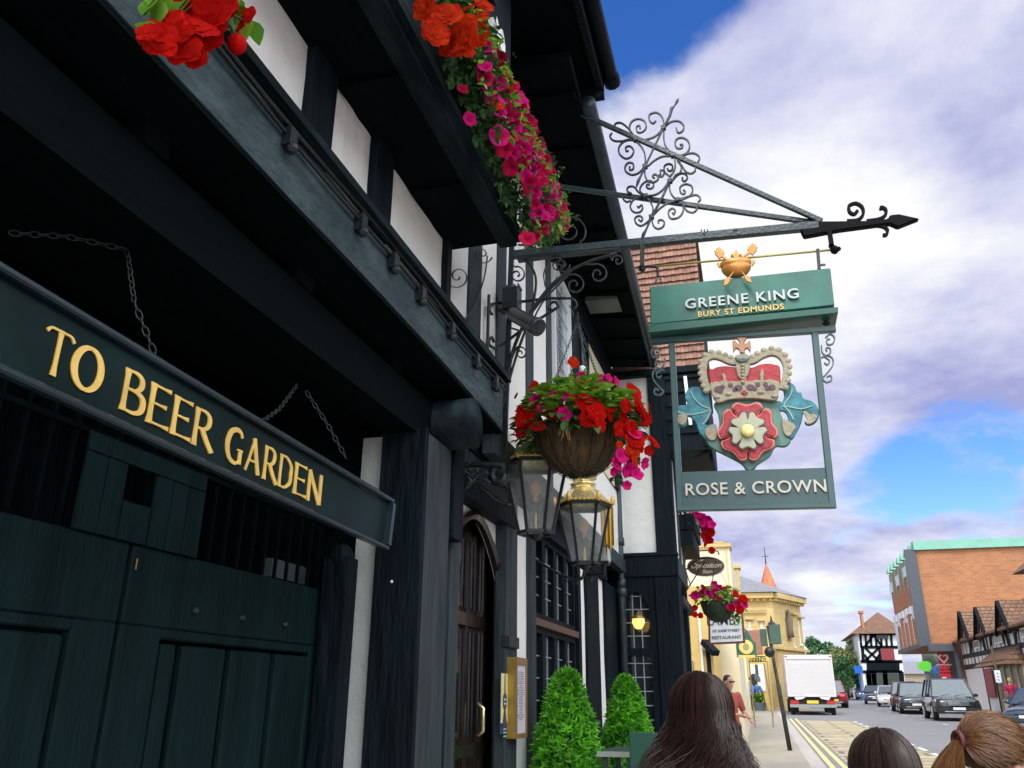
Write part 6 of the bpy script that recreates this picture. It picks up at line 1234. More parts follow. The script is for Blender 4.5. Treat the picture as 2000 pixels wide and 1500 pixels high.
# --- dark timbered house with three dormers on the right
rt = thing('dormered_timber_house', 'black and white timbered house with three tiled dormers at the right edge', 'house', (15, 57, gz(57)))
RXw = 13.4; FT = Face((RXw, 40), (0, 1)); yl_ = aX(1882, 1300, RXw).y; yr_ = 46.0; zEv = aX(1950, 1232, RXw).z; zG = gz(55)
yl_ = min(yl_, 64.8)
mb = MB(); prism(mb, [(RXw+.06, yr_), (RXw+7, yr_), (RXw+7, yl_), (RXw+.06, yl_)], zG-.4, zEv+.1); mb.build('wall', white, rt)
zM = aX(1930, 1273, RXw).z
def FTb(y0, y1, z0, z1, nm='beam', m=timberL, o1=.06): mb = MB(); FT.box(mb, y0-40, y1-40, z0, z1, -.055, -.045 if o1 == .06 else o1); return mb.build(nm, m, rt)
FTb(yr_, yl_, zM-.14, zM+.14); FTb(yr_, yl_, zEv-.15, zEv+.1); zg_ = gz(55)+2.55; FTb(yr_, yl_, zg_, zg_+.3)
y = yr_; k = 0
while y < yl_:
    wide = (k % 4 == 0); FTb(y, y+(.30 if wide else .12), zg_+.3, zM-.14, 'stud'); FTb(y, y+(.30 if wide else .12), zM+.14, zEv-.15, 'stud'); y += .95; k += 1
for i in range(3):
    yy = yr_+3.2+i*5.2
    for (d_, sg) in ((0, 1), (0, -1)):
        mb = MB(); mb.tube(catmull([V3((RXw-.07, yy+sg*1.9, zM+.1)), V3((RXw-.07, yy+sg*1.5, zM+.9)), V3((RXw-.07, yy+sg*.7, zEv-.2))], 4), .09, 4); mb.build('curved_brace', timberL, rt)
    mb = MB(); FT.box(mb, yy-.75-40, yy+.75-40, zM+.3, zEv-.2, .062, .10); wf = mb.build('window', white, rt); mb = MB()
    for j in range(4): FT.box(mb, yy-.68+j*.36-40, yy-.68+j*.36+.28-40, zM+.38, zEv-.28, .102, .11)
    mb.build('panes', mat('warm window glass', (.20, .19, .13), .2), wf)
zR_ = zEv+2.4
mb = MB(); mb.add([(RXw-.45, yr_-.2, zEv), (RXw-.45, yl_+.2, zEv), (RXw+3.4, yl_+.2, zR_), (RXw+3.4, yr_-.2, zR_), (RXw+7, yl_+.2, zEv), (RXw+7, yr_-.2, zEv), (RXw-.45, yr_-.2, zEv-.12), (RXw-.45, yl_+.2, zEv-.12)], [(0, 1, 2, 3), (3, 2, 4, 5), (0, 3, 5), (1, 4, 2), (0, 6, 7, 1), (6, 5, 4, 7)]); mb.build('roof', roofT, rt)
for (px, py) in ((1880, 1198), (1912, 1190), (1955, 1178)):
    a = aX(px, py, RXw-.1); yc = a.y-.6; zr = a.z+.1; hw = 1.35
    d = MB(); d.add([(RXw-.5, yc, zr), (RXw-.5, yc-hw, zr-1.75), (RXw-.5, yc+hw, zr-1.75), (RXw+2.6, yc, zr), (RXw+2.6, yc-hw, zr-1.75), (RXw+2.6, yc+hw, zr-1.75)], [(0, 3, 4, 1), (0, 2, 5, 3)]); dm = d.build('dormer_roof', roofT, rt)
    mb = MB(); mb.plate([(RXw-.2, yc, zr-.15), (RXw-.2, yc-hw+.2, zr-1.7), (RXw-.2, yc-hw+.2, zEv-.05), (RXw-.2, yc+hw-.2, zEv-.05), (RXw-.2, yc+hw-.2, zr-1.7)], (.12, 0, 0)); mb.build('dormer_front', white, dm)
    for s_ in (-1, 1): mb = MB(); mb.bar((RXw-.45, yc, zr-.05), (RXw-.45, yc+s_*hw, zr-1.8), .18, .08); mb.bar((RXw-.24, yc+s_*.3, zEv), (RXw-.24, yc+s_*.3, zr-.9), .1, .06); mb.build('bargeboard', timberV, dm)
# shop front, hood and white stall riser
mb = MB(); mb.box(RXw-.9, RXw, 50.5, 56.5, zg_+.1, zg_+.16); mb.add([(RXw-1.1, 50.3, zg_-.1), (RXw-1.1, 56.8, zg_-.1), (RXw, 56.2, zg_+.85), (RXw, 50.9, zg_+.85), (RXw, 56.8, zg_-.1), (RXw, 50.3, zg_-.1)], [(0, 1, 2, 3), (1, 4, 2), (0, 3, 5), (0, 5, 4, 1)]); mb.build('shop_hood', roofT, rt)
mb = MB(); FT.box(mb, 10.6, 16.4, zG+.75, zg_-.05, .0, .05); sf = mb.build('shop_window', mat('shop window bronze', (.10, .075, .05), .25), rt)
for y in (50.6, 51.9, 53.2, 54.5, 55.8): mb = MB(); FT.box(mb, y-40, y-40+.12, zG+.75, zg_-.05, .052, .12); mb.build('glazing_post', cream, sf)
mb = MB(); FT.box(mb, 7.2, 9.2, zG, zg_-.05, .0, .06); mb.build('door', mat('brown shop door', (.20, .10, .04), .5), rt)
for y in (49.8, 46.8, 57.0, 59.5): FTb(y, y+.3, zG, zg_, 'stud', timberV)
mb = MB(); FT.box(mb, 17.4, 19.2, zG+.8, zg_-.1, .0, .05); mb.build('red_panel', mat('oxblood panel', (.28, .03, .03), .5), rt)
r2 = thing('corner_timber_house', 'edge of a taller brown timbered house cut by the right side of the picture', 'house', (15, 40, gz(42)))
a = aX(1989, 1150, 13.1); Fq = Face((13.1, 30), (0, 1)); ye_ = a.y
mb = MB(); prism(mb, [(13.15, 34), (19, 34), (19, 45.95), (13.15, 45.95)], 0, 7.4); mb.build('wall', white, r2)
for y0 in (45.6, 44.3, 43, 41.7, 40.4): mb = MB(); Fq.box(mb, y0-30, y0-29.65, 0.4, 7.2, -.04, .05); mb.build('post', timberV, r2)
for z in (3.4, 5.6, 7.1): mb = MB(); Fq.box(mb, 4, 15.9, z, z+.3, .052, .10); mb.build('beam', mat('brown timber', (.20, .11, .05), .7), r2)
mb = MB(); mb.add([(12.5, 33.8, 7.3), (12.5, 46.4, 7.3), (16, 46.4, 10.4), (16, 33.8, 10.4), (19.4, 46.4, 7.3), (19.4, 33.8, 7.3)], [(0, 1, 2, 3), (3, 2, 4, 5), (0, 3, 5), (1, 4, 2), (0, 5, 4, 1)]); mb.build('roof', roofT, r2)
# --- far timbered house
ft = thing('far_timber_house', 'distant half timbered house with hipped tile roof and one chimney', 'house', (12, 100, gz(96)))
FY = 95.0; Ff = Face((0, FY), (1, 0)); xa, xb = aY(1681, 1290, FY).x, aY(1762, 1290, FY).x; zf = aY(1700, 1238, FY).z
mb = MB(); prism(mb, [(xa, FY), (xb, FY), (xb, FY+12), (xa, FY+12)], gz(95)-.3, zf); mb.build('wall', white, ft)
r0 = aY(1717, 1198, FY+4); mb = MB(); mb.add([(xa-.6, FY-.6, zf), (xb+1, FY-.6, zf), (xb+1, FY+12.5, zf), (xa-.6, FY+12.5, zf), (r0.x, FY+5, r0.z+.2), (xb-1, FY+5, r0.z+.2)], [(0, 1, 5, 4), (1, 2, 5), (2, 3, 4, 5), (3, 0, 4), (0, 3, 2, 1)]); mb.build('roof', roofT, ft)
a, b = aY(1680, 1198, FY+1), aY(1689, 1230, FY+1); mb = MB(); mb.box(a.x, b.x, FY+.8, FY+1.8, zf, a.z); mb.box(a.x-.1, b.x+.1, FY+.7, FY+1.9, a.z, a.z+.25); mb.build('chimney', mat('chimney brick', (.45, .20, .09), .85), ft)
def fb(a, b, w_=.22): mb = MB(); Ff.bar(mb, a, b, w_, .05); mb.build('timber', timberV, ft)
for y in (1238, 1264, 1292, 1312): fb((1681, y), (1762, y), .28)
for x in (1682, 1692, 1702, 1712, 1722, 1732, 1742): fb((x, 1264), (x-2, 1238)); 
for x in (1684, 1718): fb((x+2, 1292), (x, 1264), .3)
for i in range(16): x = 1694+i*4; fb((x+1, 1312), (x, 1292), .2)
fb((1690, 1262), (1706, 1240)); fb((1722, 1262), (1706, 1240)); fb((1690, 1290), (1716, 1266)); fb((1690, 1266), (1716, 1290)); fb((1697, 1292), (1688, 1278)); fb((1709, 1292), (1718, 1278))
mb = MB(); Ff.rect(mb, 1719, 1267, 1748, 1289, .06, .12); mb.build('red_window_band', mat('oxblood glazing', (.26, .035, .05), .5), ft)
mb = MB(); Ff.rect(mb, 1711, 1240, 1735, 1248, .06, .12); mb.build('upper_window', mat('dim grey glazing', (.08, .10, .12), .3), ft)
mb = MB(); Ff.rect(mb, 1690, 1316, 1762, 1352, .0, .08); mb.build('shop_front', mat('dim shop glass', (.06, .08, .07), .2), ft)
for x in (1696, 1706, 1728, 1760): fb((x+3, 1350), (x, 1312), .45)
mb = MB(); q = aY(1677, 1307, 92); mb.box(q.x-.38, q.x+.38, 92, 92.3, q.z-.4, q.z+.32); mb.tube([V3((q.x, 92.15, gz(92))), V3((q.x, 92.15, q.z-.38))], .06, 6); o = mb.build('blue_sign', mat('bright blue sign', (.01, .12, .55), .4)); tag(o, 'small bright blue square sign on a post in front of the distant timbered house', 'sign')

# --- trees
crownA = mat('dark tree leaves', (.025, .095, .032), .7, var=.3, nscale=2, kind='isl', col2=(.06, .17, .05)); crownB = mat('pale tree leaves', (.16, .20, .06), .7, var=.3, nscale=2, kind='isl', col2=(.24, .28, .10))
def tree(px, ptop, wpx, Y, m, label, seed, grp='trees at the end of the street', n_=4200):
    rng = random.Random(seed); top = aY(px, ptop, Y); base = V3((top.x, Y, gz(Y))); H = top.z-base.z; R = wpx*Y/1600*.5
    t = thing('street_tree', label, 'tree', tuple(base), group=grp); cl = []
    for i in range(22):
        h = rng.uniform(.35, .93); r = R*(1-abs(h-.55)**1.6*1.5)*sqrt(rng.random()); a = rng.uniform(0, 2*pi); cl.append((base+V3((r*cos(a), r*sin(a), H*h)), R*rng.uniform(.25, .42)))
    cl.append((base+V3((0, 0, H*.9)), R*.3))
    mb = MB(); L = H*.022+.03
    for i in range(n_):
        c, rr = rng.choice(cl); d = rv(rng); p = c+d*rr*rng.uniform(.55, 1.08); u = (rv(rng)+d*.5).normalized(); v = u.cross(rv(rng)).normalized(); k = len(mb.v)
        mb.v += [p-u*L, p+v*L*.6, p+u*L, p-v*L*.6]; mb.f += [(k, k+1, k+2, k+3)]
    mb.build('crown', m, t, fix=False)
    mb = MB(); mb.tube([base, base+V3((0, 0, H*.35)), base+V3((R*.1, 0, H*.75))], [H*.03, H*.022, H*.008], 8)
    for i in range(6): c, rr = cl[i]; mb.tube([base+V3((0, 0, H*.34)), (base+V3((0, 0, H*.5))).lerp(c, .6), c], [H*.014, H*.009, H*.004], 5)
    mb.build('trunk', MATS['bark'], t, smooth=True)
for i, a in enumerate(((1592, 1246, 52, 118, crownA, 'tallest dark green tree just right of the truck roof'), (1625, 1262, 50, 112, crownA, 'dark green tree between the truck and the pale tree'), (1648, 1284, 60, 98, crownA, 'low dark green tree above the red car'), (1664, 1250, 75, 100, crownB, 'pale yellowish green tree left of the distant timbered house'), (1680, 1280, 60, 102, crownB, 'small pale green tree beside the distant house corner'), (1560, 1290, 50, 125, crownA, 'dark green tree mostly hidden by the truck'))): tree(*a, seed=31+i)
# hedge/houses closing the view
eb = thing('distant_terrace', 'low pale buildings closing the far end of the street', 'building', (5, 150, gz(150))); mb = MB(); prism(mb, [(-30, 150), (40, 150), (40, 158), (-30, 158)], 1.5, 5.2); mb.build('wall', mat('distant wall', (.30, .25, .18), .9), eb)
mb = MB(); mb.add([(-30, 149.5, 5.2), (40, 149.5, 5.2), (40, 154, 7.2), (-30, 154, 7.2), (40, 158, 5.2), (-30, 158, 5.2)], [(0, 1, 2, 3), (3, 2, 4, 5), (1, 4, 2), (0, 3, 5), (0, 5, 4, 1)]); mb.build('roof', slate, eb)

# ================================================================ signs over the pavement
brownS = mat('brown sign paint', (.10, .045, .035), .4); crm = mat('cream lettering', (.74, .68, .50), .5)
os_ = thing('oval_bistro_sign', 'brown oval hanging sign lettered The Opposition Bistro', 'shop sign', tuple(aY(1376, 1130, 14)))
c = aY(1378.5, 1106.5, 14); rx_, rz_ = (aY(1412, 1106, 14).x-aY(1338, 1106, 14).x)/2, (aY(1375, 1088, 14).z-aY(1375, 1127, 14).z)/2
for r, m_, th_, nm in ((1.0, crm, .05, 'rim'), (.96, brownS, .062, 'oval_board')):
    mb = MB(); mb.plate([V3((c.x+rx_*r*cos(t), 14-th_/2, c.z+rz_*r*sin(t))) for t in [2*pi*k/40 for k in range(40)]], (0, th_, 0)); mb.build(nm, m_, os_)
for txt, sz, dx, dz, sh in (('The', .085, -.10, .085, .3), ('Opposition', .118, .0, -.025, .35), ('Bistro', .085, .03, -.115, .35)):
    tm = text_mb(txt, sz, .006, lambda u, v, w_: V3((c.x+dx+u, 14-.036-w_, c.z+dz+v)), shear=sh, sp=.92); tm.build('lettering', crm, os_)
mb = MB(); mb.tube(catmull([V3((-.93, 14.02, c.z-.3)), V3((c.x-rx_-.03, 14.02, c.z)), V3((c.x-rx_+.02, 14.02, c.z+.2)), V3((c.x-.1, 14.02, c.z+.26)), V3((c.x+rx_*.6, 14.02, c.z+.25)), V3((c.x+rx_*.75, 14.02, c.z+.18))], 6), .010, 5); mb.tube([V3((c.x-.1, 14.02, c.z+.26)), V3((c.x-.1, 14.02, c.z+.18))], .008, 5); mb.tube([V3((c.x-rx_*.8, 14.02, c.z+.23)), V3((-.95, 14.02, c.z+.3))], .01, 5); mb.build('scroll_hanger', iron, os_)
ls = thing('restaurant_sign', 'square white hanging sign in brown frame lettered LAMBS OF SHEEP STREET RESTAURANT', 'shop sign', tuple(aY(1418, 1258, 15.5)))
LY = 15.5; a, b, c_, d_ = aY(1382, 1178, LY), aY(1449, 1175, LY), aY(1456, 1256, LY), aY(1384, 1259, LY)
mb = MB(); mb.plate([a, b, c_, d_], (0, .05, 0)); mb.build('frame', mat('oxblood brown frame', (.16, .03, .02), .45), ls, bevel=.006)
a, b, c_, d_ = aY(1386, 1182, LY-.006), aY(1446, 1179, LY-.006), aY(1451, 1252, LY-.006), aY(1388, 1255, LY-.006); mb = MB(); mb.plate([a, b, c_, d_], (0, .01, 0)); mb.build('face', mat('white sign face', (.80, .80, .84), .4), ls)
blk2 = mat('dark lettering', (.03, .03, .04), .5)
for txt, sz, px, py, m_, sx in (('LAMB', .235, 1408, 1221, blk2, .85), ('S', .27, 1439, 1221, mat('lime letter', (.25, .42, .04), .5), 1.0), ('OF SHEEP STREET', .060, 1418, 1234, blk2, 1.0), ('RESTAURANT', .078, 1419, 1248, blk2, 1.05)):
    o_2 = aY(px, py, LY-.012); tm = text_mb(txt, sz, .005, lambda u, v, w_: V3((o_2.x+u, LY-.010-w_, o_2.z+v+.02*u)), sx=sx, bold=.0005); tm.build('lettering', m_, ls)
mb = MB(); mb.bar(aY(1345, 1163, LY), aY(1450, 1172, LY), .03, .03); mb.build('hanging_arm', iron, ls)
gsn = thing('gilt_medallion_sign', 'green framed sign with a round gilt medallion past the restaurant sign', 'shop sign', tuple(aY(1458, 1278, 22)))
c = aY(1457, 1262, 22); mb = MB(); mb.box(c.x-.24, c.x+.24, 22, 22.06, c.z-.26, c.z+.1); mb.plate([V3((c.x-.2, 22, c.z+.1)), V3((c.x-.1, 22, c.z+.34)), V3((c.x+.08, 22, c.z+.34)), V3((c.x+.2, 22, c.z+.1))], (0, .06, 0)); mb.build('board', green, gsn)
for r, m_ in ((.17, gold), (.125, cream), (.08, MATS['tarnished brass'])): mb = MB(); mb.plate([V3((c.x+r*cos(t), 21.99-.01*(.22-r)*20, c.z-.02+r*sin(t))) for t in [2*pi*k/24 for k in range(24)]], (0, -.008, 0)); mb.build('medallion', m_, gsn)
mb = MB(); mb.box(c.x-.2, c.x+.2, 21.98, 21.997, c.z-.27, c.z-.21); mb.build('gilt_band', gold, gsn)
mb = MB(); mb.tube(catmull([V3((-1.3, 22, c.z+.5)), V3((c.x-.2, 22, c.z+.55)), V3((c.x+.05, 22, c.z+.34))], 5), .014, 5); mb.ball(c+V3((.55, .5, -.12)), (.13, .13, .13), 10, 7); mb.build('bracket', iron, gsn)
vs = thing('vintner_sign', 'green and gold hanging sign lettered VINTNER with tall white posts below', 'shop sign', tuple(aY(1480, 1296, 34)))
a, b = aY(1461, 1279, 34), aY(1499, 1295, 34); mb = MB(); mb.box(a.x, b.x, 34, 34.08, b.z, a.z); mb.build('frame', gold, vs); mb = MB(); mb.box(a.x+.04, b.x-.04, 33.985, 33.998, b.z+.04, a.z-.04); mb.build('board', mat('bottle green', (.03, .09, .05), .5), vs)
tm = text_mb('VINTNER', .22, .01, lambda u, v, w_: V3(((a.x+b.x)/2+u, 33.975-w_, (a.z+b.z)/2-.08+v)), sx=.95); tm.build('lettering', gold, vs)
for x in (1463, 1498): mb = MB(); q = aY(x, 1290, 34); mb.bar(q, V3((q.x, 34.1, gz(34))), .05, .05); mb.build('post', mat('dull brass post', (.3, .24, .1), .6), vs)
# shop behind with white blinds
h5 = thing('arched_shop_front', 'pale shop front with dark arched opening behind the pedestrians', 'shop', (-.5, 46, gz(46)))
F6 = Face((-6, 55.7), (1, 0)); a = aY(1500, 1270, 55.7); mb = MB(); prism(mb, [(-6, 55.7), (a.x, 55.7), (a.x, 55.98), (-6, 55.98)], 0, a.z+.6); mb.build('wall', ochre, h5)
mb = MB(); F6.rect(mb, 1463, 1298, 1496, 1350, .0, .05); mb.build('white_panel', white, h5); mb = MB(); F6.rect(mb, 1466, 1330, 1481, 1375, .052, .12); mb.lathe([(0, 0), (.34, .01), (.34, .06), (0, .07)], F6.pt(*F6.sz(1474, 1327), .10), 16, axis=(0, 1, 0)); mb.build('dark_arch', glass, h5); mb = MB(); F6.rect(mb, 1474, 1298, 1482, 1322, .052, .08); mb.build('dark_pane', glass, h5)
# street sign post
gp_ = thing('road_sign_post', 'leaning dark sign post seen from behind with two green panels', 'sign post', tuple(aG(1543, 1466)))
ft_ = aG(1543, 1466); tp_ = aY(1499, 1222, ft_.y); mb = MB(); mb.tube([ft_, ft_.lerp(tp_, .5), ft_.lerp(tp_, .51), tp_], [.055, .052, .04, .038], 10); mb.build('pole', mat('dark mottled post', (.022, .028, .03), .6, var=.7, nscale=9), gp_, smooth=True)
sgm = mat('grey green sign back', (.07, .13, .11), .55)
for x0, y0, x1, y1, dy in ((1483, 1228, 1500, 1262, .10), (1501, 1220, 1527, 1258, -.10)):
    a, b = aY(x0, y0, ft_.y-.08), aY(x1, y1, ft_.y-.08); mb = MB(); mb.hexa([(a.x, a.y, b.z), (b.x, b.y+dy, b.z), (b.x, b.y+dy+.12, b.z), (a.x, a.y+.12, b.z)], [(a.x, a.y, a.z), (b.x, b.y+dy, a.z), (b.x, b.y+dy+.12, a.z), (a.x, a.y+.12, a.z)]); mb.build('sign_panel', sgm, gp_, bevel=.01)
q = aY(1507, 1218, ft_.y); mb = MB(); mb.lathe([(.12, 0), (.05, .06), (.03, .10), (.008, .22)], q-V3((0, 0, .02)), 10); mb.build('finial', iron, gp_)
for a_, b_, l_ in (((1510, 1400), (1490, 1284), 'slender leaning pole behind the road sign post'), ):
    f_ = aG(*a_); t_ = aY(*b_, f_.y); mb = MB(); mb.tube([f_, t_], .035, 8); o = mb.build('slender_pole', mat('brown grey pole', (.22, .17, .12), .6)); tag(o, l_, 'pole')
pk = thing('parking_sign_post', 'brown post with a small white parking notice on the right pavement', 'sign post', tuple(aG(1966, 1412))); f_ = aG(1966, 1412); t_ = aY(1936, 1262, f_.y-0)
mb = MB(); mb.tube([f_, t_], .05, 8); mb.build('pole', mat('brown post paint', (.12, .08, .05), .6), pk); a, b = aY(1941, 1309, f_.y-.08), aY(1957, 1333, f_.y-.08); mb = MB(); mb.box(a.x, b.x, f_.y-.1, f_.y-.07, b.z, a.z); nb = mb.build('notice', mat('white notice', (.72, .76, .85), .5), pk)
mb = MB()
for i in range(4): mb.box(a.x+.08, b.x-.08, f_.y-.106, f_.y-.102, a.z-.16-i*.13, a.z-.10-i*.13)
mb.build('print_lines', mat('blue grey print', (.2, .25, .4), .6), nb)

# ---------------- the terrace opposite, seen only in the pub's windows
ot = thing('opposite_terrace', 'red brick shop terrace across the road, mirrored in the pub windows', 'building', (15, 18, 0))
mb = MB(); mb.box(13.6, 20, -6, 33.5, -.4, 7.2); mb.build('wall', brickX, ot)
mb = MB(); mb.add([(13.2, -6.3, 7.2), (13.2, 33.8, 7.2), (16.8, 33.8, 10.4), (16.8, -6.3, 10.4), (20.4, 33.8, 7.2), (20.4, -6.3, 7.2)], [(0, 1, 2, 3), (3, 2, 4, 5), (1, 4, 2), (0, 3, 5), (0, 5, 4, 1)]); mb.build('roof', roofT, ot)
FO = Face((13.6, -6), (0, 1))
for i in range(9):
    for z0, z1 in ((4.2, 5.8), ): mb = MB(); FO.box(mb, 1.2+i*4.3, 2.6+i*4.3, z0, z1, .0, .05); mb.build('window', white, ot)
    mb = MB(); FO.box(mb, .6+i*4.3, 4.2+i*4.3, .5, 2.6, .0, .05); mb.build('shop_window', (glassL, green, cream)[i % 3], ot)
    mb = MB(); FO.box(mb, .4+i*4.3, 4.4+i*4.3, 2.75, 3.3, .0, .12); mb.build('fascia', (green, white, rsn.data.materials[0])[i % 3], ot)
# ================================================================ vehicles
glassC = mat('car glass', (.10, .12, .14), .05, metal=.3, var=.1, spec=.9)
tyre = mat('tyre rubber', (.012, .012, .013), .8); alloy = mat('alloy rim', (.45, .46, .48), .3, metal=.8)
plateW = mat('white number plate', (.75, .75, .72), .4); plateY = mat('yellow number plate', (.80, .60, .05), .4)
lampW = mat('headlight glass', (.75, .78, .80), .08, metal=.5); lampR = mat('red tail lamp', (.5, .01, .01), .2)
def car(p, rz, Ln, Wd, Ht, paint, label, kind='hatch', rear=False, cat='car'):
    """front towards local -y"""
    t = thing('parked_car' if not rear else 'car', label, cat, (p.x, p.y, p.z), rz, 'cars parked along the far kerb' if not rear else 'cars in the traffic', local=True)
    w2 = Wd/2; suv = kind == 'suv'; bl = Ht*(.56 if suv else .62); hd = bl-(.10 if suv else .17); zl = Ht*.16; nose = Ht*(.48 if suv else .42)
    st = [(-Ln/2, zl+.12, nose-.08, .80), (-Ln/2+.10, zl, nose+.02, .93), (-Ln/2+.45, zl, hd-.02, 1.0), (-Ln*.22, zl, bl-.02, 1.0), (0, zl, bl, 1.0), (Ln*.25, zl, bl, 1.0), (Ln/2-.35, zl, bl, .98), (Ln/2-.05, zl+.05, bl-.08, .92), (Ln/2, zl+.15, bl-.25, .85)]
    mb = MB(); k = []
    for y, z0, z1, ws in st:
        W_ = w2*ws; zm = (z0+z1)/2; ring = [(-W_*.88, z0), (-W_, z0+.10), (-W_*1.0, zm), (-W_*.955, z1-.06), (-W_*.86, z1), (-W_*.4, z1+.035), (W_*.4, z1+.035), (W_*.86, z1), (W_*.955, z1-.06), (W_, zm), (W_, z0+.10), (W_*.88, z0)]
        k.append(len(mb.v)); mb.v += [V3((x, y, z)) for x, z in ring]
    for i in range(len(k)-1):
        for j in range(12): j2 = (j+1) % 12; mb.f.append((k[i]+j, k[i]+j2, k[i+1]+j2, k[i+1]+j))
    mb.f.append(tuple(range(k[0], k[0]+12))[::-1]); mb.f.append(tuple(range(k[-1], k[-1]+12)))
    bd = mb.build('body', paint, t, smooth=True, bevel=0, local=True)
    # greenhouse
    y0, y1, y2, y3 = (-Ln*.24, -Ln*.10, Ln*.38, Ln*.46) if suv else (-Ln*.25, -Ln*.05, Ln*.28, Ln*.42)
    if kind == 'hatch': y2, y3 = Ln*.34, Ln*.45
    a_, r_ = w2*.90, w2*.70; zt_ = Ht-.04
    mb = MB(); mb.hexa([(-a_, y0, bl-.01), (a_, y0, bl-.01), (a_, y3, bl-.01), (-a_, y3, bl-.01)], [(-r_, y1, zt_), (r_, y1, zt_), (r_, y2, zt_), (-r_, y2, zt_)]); mb.build('windows', glassC, t, local=True, bevel=.01)
    mb = MB(); mb.hexa([(-r_-.02, y1-.03, zt_-.01), (r_+.02, y1-.03, zt_-.01), (r_+.02, y2+.03, zt_-.01), (-r_-.02, y2+.03, zt_-.01)], [(-r_*.9, y1+.08, Ht), (r_*.9, y1+.08, Ht), (r_*.9, y2-.05, Ht), (-r_*.9, y2-.05, Ht)]); rfp = mb.build('roof', paint, t, local=True, smooth=False, bevel=.01)
    for sx in (-1, 1):
        for (ya, yb) in ((y0, y1), (0.02, 0.02), (y3, y2), (Ln*.2, Ln*.2)): mb = MB(); mb.bar((sx*a_*1.005, ya, bl-.02), (sx*r_*1.02, yb, zt_+.01), .07, .05); mb.build('pillar', paint, t, local=True)
        mb = MB(); mb.ball((sx*(a_+.14), y0+.28, bl+.06), (.11, .06, .08), 10, 6); mb.build('mirror', rubber if suv else paint, t, local=True, smooth=True)
        for yy in (-Ln*.30, Ln*.30):
            R_ = Ht*.20 if suv else Ht*.215
            mb = MB(); mb.lathe([(R_*.6, 0), (R_*.95, 0), (R_, .04), (R_, .18), (R_*.9, .22), (.01, .22)], (sx*(w2+.01), yy, R_), 20, axis=(-sx, 0, 0)); wh = mb.build('tyre', tyre, t, local=True, smooth=False)
            mb = MB(); mb.lathe([(.01, -.03), (R_*.15, -.03), (R_*.2, 0)], (sx*(w2+.01), yy, R_), 12, axis=(-sx, 0, 0))
            for q in range(6): aa = 2*pi*q/6; mb.bar((sx*(w2+.02), yy, R_), (sx*(w2+.02), yy+R_*.62*cos(aa), R_+R_*.62*sin(aa)), .05, .03)
            mb.tube([(sx*(w2+.02), yy+R_*.63*cos(aa), R_+R_*.63*sin(aa)) for aa in [2*pi*q/18 for q in range(18)]], .02, 5, close=True); mb.build('rim', alloy, wh, local=True)
            mb = MB(); mb.tube([(sx*(w2+.002), yy+(R_+.05)*cos(aa), R_+(R_+.05)*sin(aa)) for aa in [pi*q/12 for q in range(13)]], .035, 6); mb.build('wheel_arch', rubber, t, local=True)
    fy = -Ln/2
    lt = lampR if rear else lampW
    for sx in (-1, 1): mb = MB(); mb.hexa([(sx*w2*.50, fy+.0, nose-.20), (sx*w2*.92, fy+.18, nose-.20), (sx*w2*.92, fy+.4, nose-.16), (sx*w2*.5, fy+.1, nose-.16)], [(sx*w2*.50, fy+.03, nose-.02), (sx*w2*.93, fy+.2, nose-.02), (sx*w2*.95, fy+.5, nose+.02), (sx*w2*.5, fy+.2, nose+.0)]); mb.build('tail_lamp' if rear else 'headlight', lt, t, local=True, bevel=.01)
    mb = MB(); mb.box(-w2*.46, w2*.46, fy-.03, fy+.05, nose-.26, nose-.06); gr = mb.build('grille', rubber, t, local=True, bevel=.01)
    if not rear:
        for i in range(4 if suv else 2): mb = MB(); z = nose-.24+i*.055; mb.box(-w2*.44, w2*.44, fy-.045, fy-.031, z, z+.028); mb.build('grille_bar', chrome, gr, local=True)
    mb = MB(); mb.hexa([(-w2*.86, fy-.05, zl+.02), (w2*.86, fy-.05, zl+.02), (w2*.95, fy+.35, zl+.02), (-w2*.95, fy+.35, zl+.02)], [(-w2*.86, fy-.06, zl+.24), (w2*.86, fy-.06, zl+.24), (w2*.96, fy+.3, zl+.24), (-w2*.96, fy+.3, zl+.24)]); mb.build('bumper', paint if not suv else rubber, t, local=True, bevel=.03)
    if suv: mb = MB(); mb.box(-w2*.62, w2*.62, fy-.075, fy-.061, zl+.08, zl+.12); mb.build('bumper_trim', chrome, t, local=True)
    mb = MB(); mb.box(-.26, .26, fy-.085, fy-.065, zl+.17, zl+.28); mb.build('number_plate', plateY if rear else plateW, t, local=True)
    if not rear: mb = MB(); mb.bar((-.5, y0+.03, bl+.03), (-.05, y0+.10, bl+.10), .02, .02); mb.bar((.1, y0+.03, bl+.03), (.6, y0+.10, bl+.10), .02, .02); mb.build('wipers', rubber, t, local=True)
    return t
def paintm(n_, c): return mat(n_, c, .22, metal=.25, var=.04, coat=.8)
def gpt(x, y): return aG(x, y, -.12)
pb, pw, pm, pg_, pk2, prd = paintm('black car paint', (.010, .016, .016)), paintm('white car paint', (.72, .72, .74)), paintm('maroon car paint', (.075, .016, .016)), paintm('grey car paint', (.16, .17, .19)), paintm('dark blue car paint', (.02, .025, .04)), paintm('red car paint', (.40, .01, .03))
def frontat(x, y, Ln, rz): p = gpt(x, y); d = V3((-sin(rz), cos(rz), 0)); q = p+d*Ln/2; q.z = gz(q.y)-.12; return q
rr = radians(-10)
c = car(frontat(1878, 1410, 4.9, -.04), -.04, 4.9, 2.02, 1.90, pb, 'black off roader with chrome grille, nearest in the parked row', 'suv')
tm = text_mb('RANGE ROVER', .17, .01, lambda u, v, w_: V3((u*1.0, -4.9/2+.02-w_, 1.90*.48+.035+v*.5)), sp=1.15); tm.build('bonnet_lettering', chrome, c, local=True)
